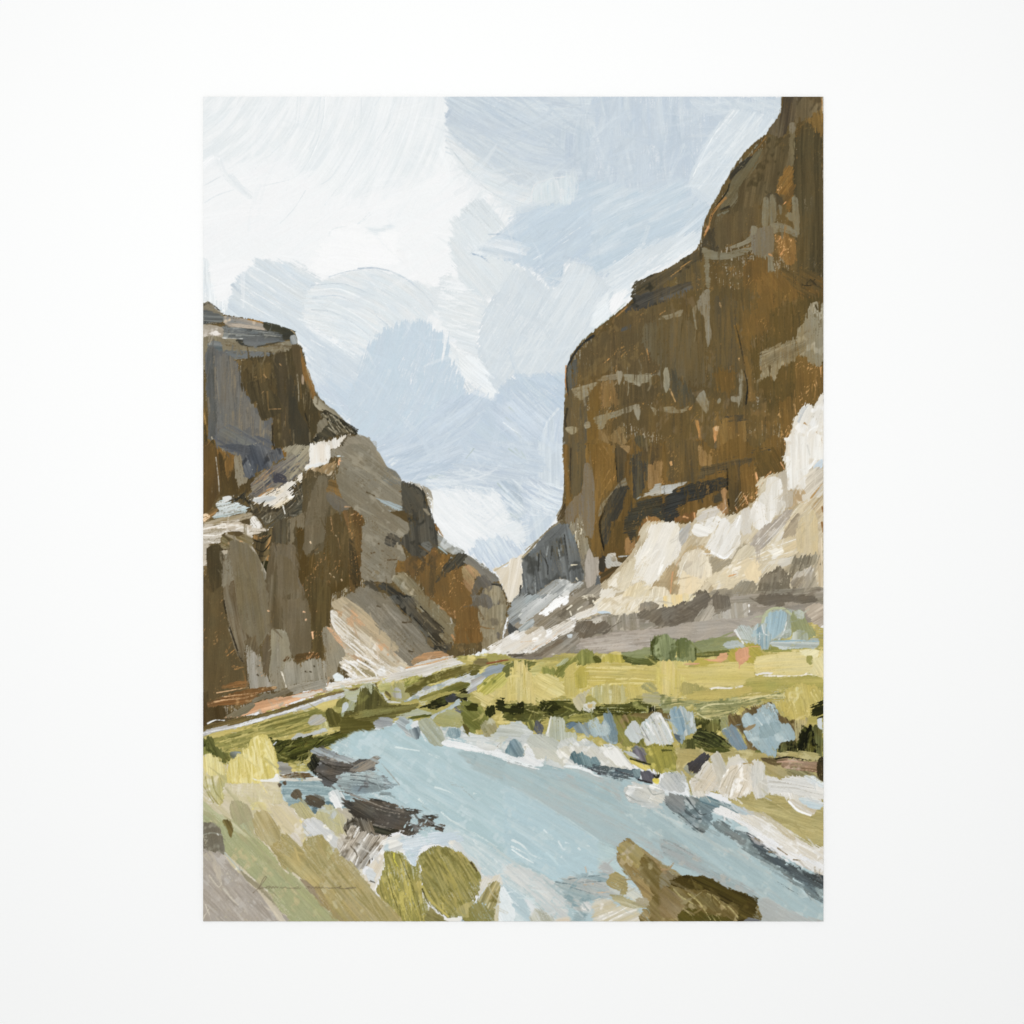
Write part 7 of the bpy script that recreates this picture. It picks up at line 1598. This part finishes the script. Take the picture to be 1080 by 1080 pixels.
# the grey current fades into the blue one
P('aabfc5', '470,790 560,815 640,850 720,900 800,950 780,965 680,920 600,890 540,850 480,810', 28, b=.02, op=.4, dry=.2, soft=14, r=3, pid=False, clip=WATER)
B('470,790 700,850 862,940 862,965 700,900 560,850', 90, 28, 26, 4, da=5, seed=220, op=.45, jit=.008)
B('225,110 470,110 480,330 330,420 240,300', 110, 30, 26, 5.0, da=35, seed=221, op=.35, jit=.004, tol=.12)
B('480,110 820,110 740,220 620,300 590,560 480,570 360,440 440,300', 260, 20, 26, 5.0, da=60, seed=222, op=.35, jit=.004, tol=.12)
# ---- the palette, matched once over the whole land part of the painting
def palette():
    global COL
    land = (PID > 0)[..., None]
    r, g, b = COL[..., 0:1], COL[..., 1:2], COL[..., 2:3]
    lum = 0.3 * r + 0.59 * g + 0.11 * b
    warm = np.clip((r - b) / 0.10, 0, 1) * (r >= g)
    dark = np.clip((0.52 - lum) / 0.12, 0, 1) * warm
    lite = np.clip((lum - 0.50) / 0.10, 0, 1) * np.clip((r - b - 0.19) / 0.09, 0, 1)
    cool = np.clip((b - r) / 0.05, 0, 1) * np.clip((lum - 0.3) / 0.15, 0, 1)
    green = np.clip((g - r) / np.maximum(g, 0.05), 0, 0.3) * (g > b)
    m = np.concatenate([1 - 0.03 * dark + 0.065 * lite + 0.035 * cool + 0.35 * green, 1 - 0.052 * dark + 0.035 * lite + 0.028 * cool,
                        1 - 0.075 * dark + 0.02 * lite + 0.014 * cool], -1)
    COL = np.where(land, COL * m, COL).astype(np.float32)
palette()
# ---------------------------------------------------------------- from paint to meshes
HGT = np.clip(HGT, -1.5, 4)
# a light canvas weave under everything
XXg, YYg = np.meshgrid(gx, gy)
HGT = HGT + 0.12 * vn(XXg / 1.4, YYg / 7, 501) + 0.12 * vn(XXg / 7, YYg / 1.4, 502)
lin = np.where(COL <= 0.04045, COL / 12.92, ((np.clip(COL, 0, 1) + 0.055) / 1.055) ** 2.4)
lin = np.clip(lin / GAIN, 0.002, 0.95).astype(np.float32)

pm = bpy.data.materials.new('acrylic_paint'); pm.use_nodes = True
nt = pm.node_tree; bs = nt.nodes['Principled BSDF']
at = nt.nodes.new('ShaderNodeAttribute'); at.attribute_name = 'Pigment'
nt.links.new(at.outputs['Color'], bs.inputs['Base Color'])
bs.inputs['Roughness'].default_value = 0.62
bs.inputs['Specular IOR Level'].default_value = 0.05

root = bpy.data.objects.new('art_print', None)
scene.collection.objects.link(root)
root.location = (0, 0, (540 - Y1) * U)
root['label'] = 'unframed painting of a blue river winding between brown canyon cliffs, on a white wall'
root['category'] = 'painting'

VX = (gx - CX) * U
VZ = (CY - gy) * U - root.location.z
T0 = 0.0                         # the face of the board stands 1 mm off the wall

KEEP = ()
def part_mesh(name, label, sel):
    """all cells (j, i) with sel True as one mesh"""
    jj, ii = np.nonzero(sel)
    if len(jj) == 0: return None
    q = np.stack([jj * NX + ii, jj * NX + ii + 1, (jj + 1) * NX + ii + 1, (jj + 1) * NX + ii], 1)
    q = q[:, ::-1]
    vid, inv = np.unique(q.ravel(), return_inverse=True)
    vj, vi = vid // NX, vid % NX
    co = np.empty((len(vid), 3), np.float32)
    co[:, 0] = VX[vi]; co[:, 2] = VZ[vj]; co[:, 1] = T0 - HGT[vj, vi] * RELIEF * U
    me = bpy.data.meshes.new(name)
    me.vertices.add(len(vid)); me.vertices.foreach_set('co', co.ravel())
    nf = len(q)
    me.loops.add(nf * 4); me.loops.foreach_set('vertex_index', inv.astype(np.int32).ravel())
    me.polygons.add(nf)
    me.polygons.foreach_set('loop_start', np.arange(0, nf * 4, 4, dtype=np.int32))
    me.update(calc_edges=True)
    ca = me.color_attributes.new('Pigment', 'FLOAT_COLOR', 'POINT')
    c4 = np.ones((len(vid), 4), np.float32); c4[:, :3] = lin[vj, vi]
    ca.data.foreach_set('color', c4.ravel())
    me.materials.append(pm)
    o = bpy.data.objects.new(name, me); scene.collection.objects.link(o); o.parent = root
    if label: o['label'] = label
    return o

cell = PID[:-1, :-1].copy()
# specks of a part that ended up apart from it belong to whatever surrounds them
for i in range(1, len(PARTS)):
    jj, ii = np.nonzero(cell == i)
    if len(jj) == 0 or len(jj) > 60000: continue
    todo = set(zip(jj.tolist(), ii.tolist())); comps = []
    while todo:
        st = [todo.pop()]; comp = [st[0]]
        while st:
            a, b_ = st.pop()
            for q in ((a + 1, b_), (a - 1, b_), (a, b_ + 1), (a, b_ - 1)):
                if q in todo: todo.discard(q); st.append(q); comp.append(q)
        comps.append(comp)
    comps.sort(key=len)
    for comp in comps[:-1]:
        if len(comp) > 0.15 * len(comps[-1]) and len(comp) > 150 and i in KEEP: continue
        a, b_ = min(comp, key=lambda q: q[1])
        v = cell[a, b_ - 1] if b_ > 0 else cell[a - 1, b_]
        for a, b_ in comp: cell[a, b_] = v
for i, (nm, lb) in enumerate(PARTS):
    part_mesh(nm, lb, cell == i)

x0, x1 = (X0 - CX) * U, (X1 - CX) * U
z0, z1 = 0.0, (Y1 - Y0) * U
f, k = 0.0002, 0.0009
bv = [(x0, f, z0), (x1, f, z0), (x1, f, z1), (x0, f, z1), (x0, k, z0), (x1, k, z0), (x1, k, z1), (x0, k, z1)]
mesh_obj('backing_board', bv, [(0, 1, 2, 3), (5, 4, 7, 6), (3, 2, 6, 7), (1, 0, 4, 5), (0, 3, 7, 4), (2, 1, 5, 6)],
         simple_mat('board', (0.75, 0.74, 0.71), 0.8), root)
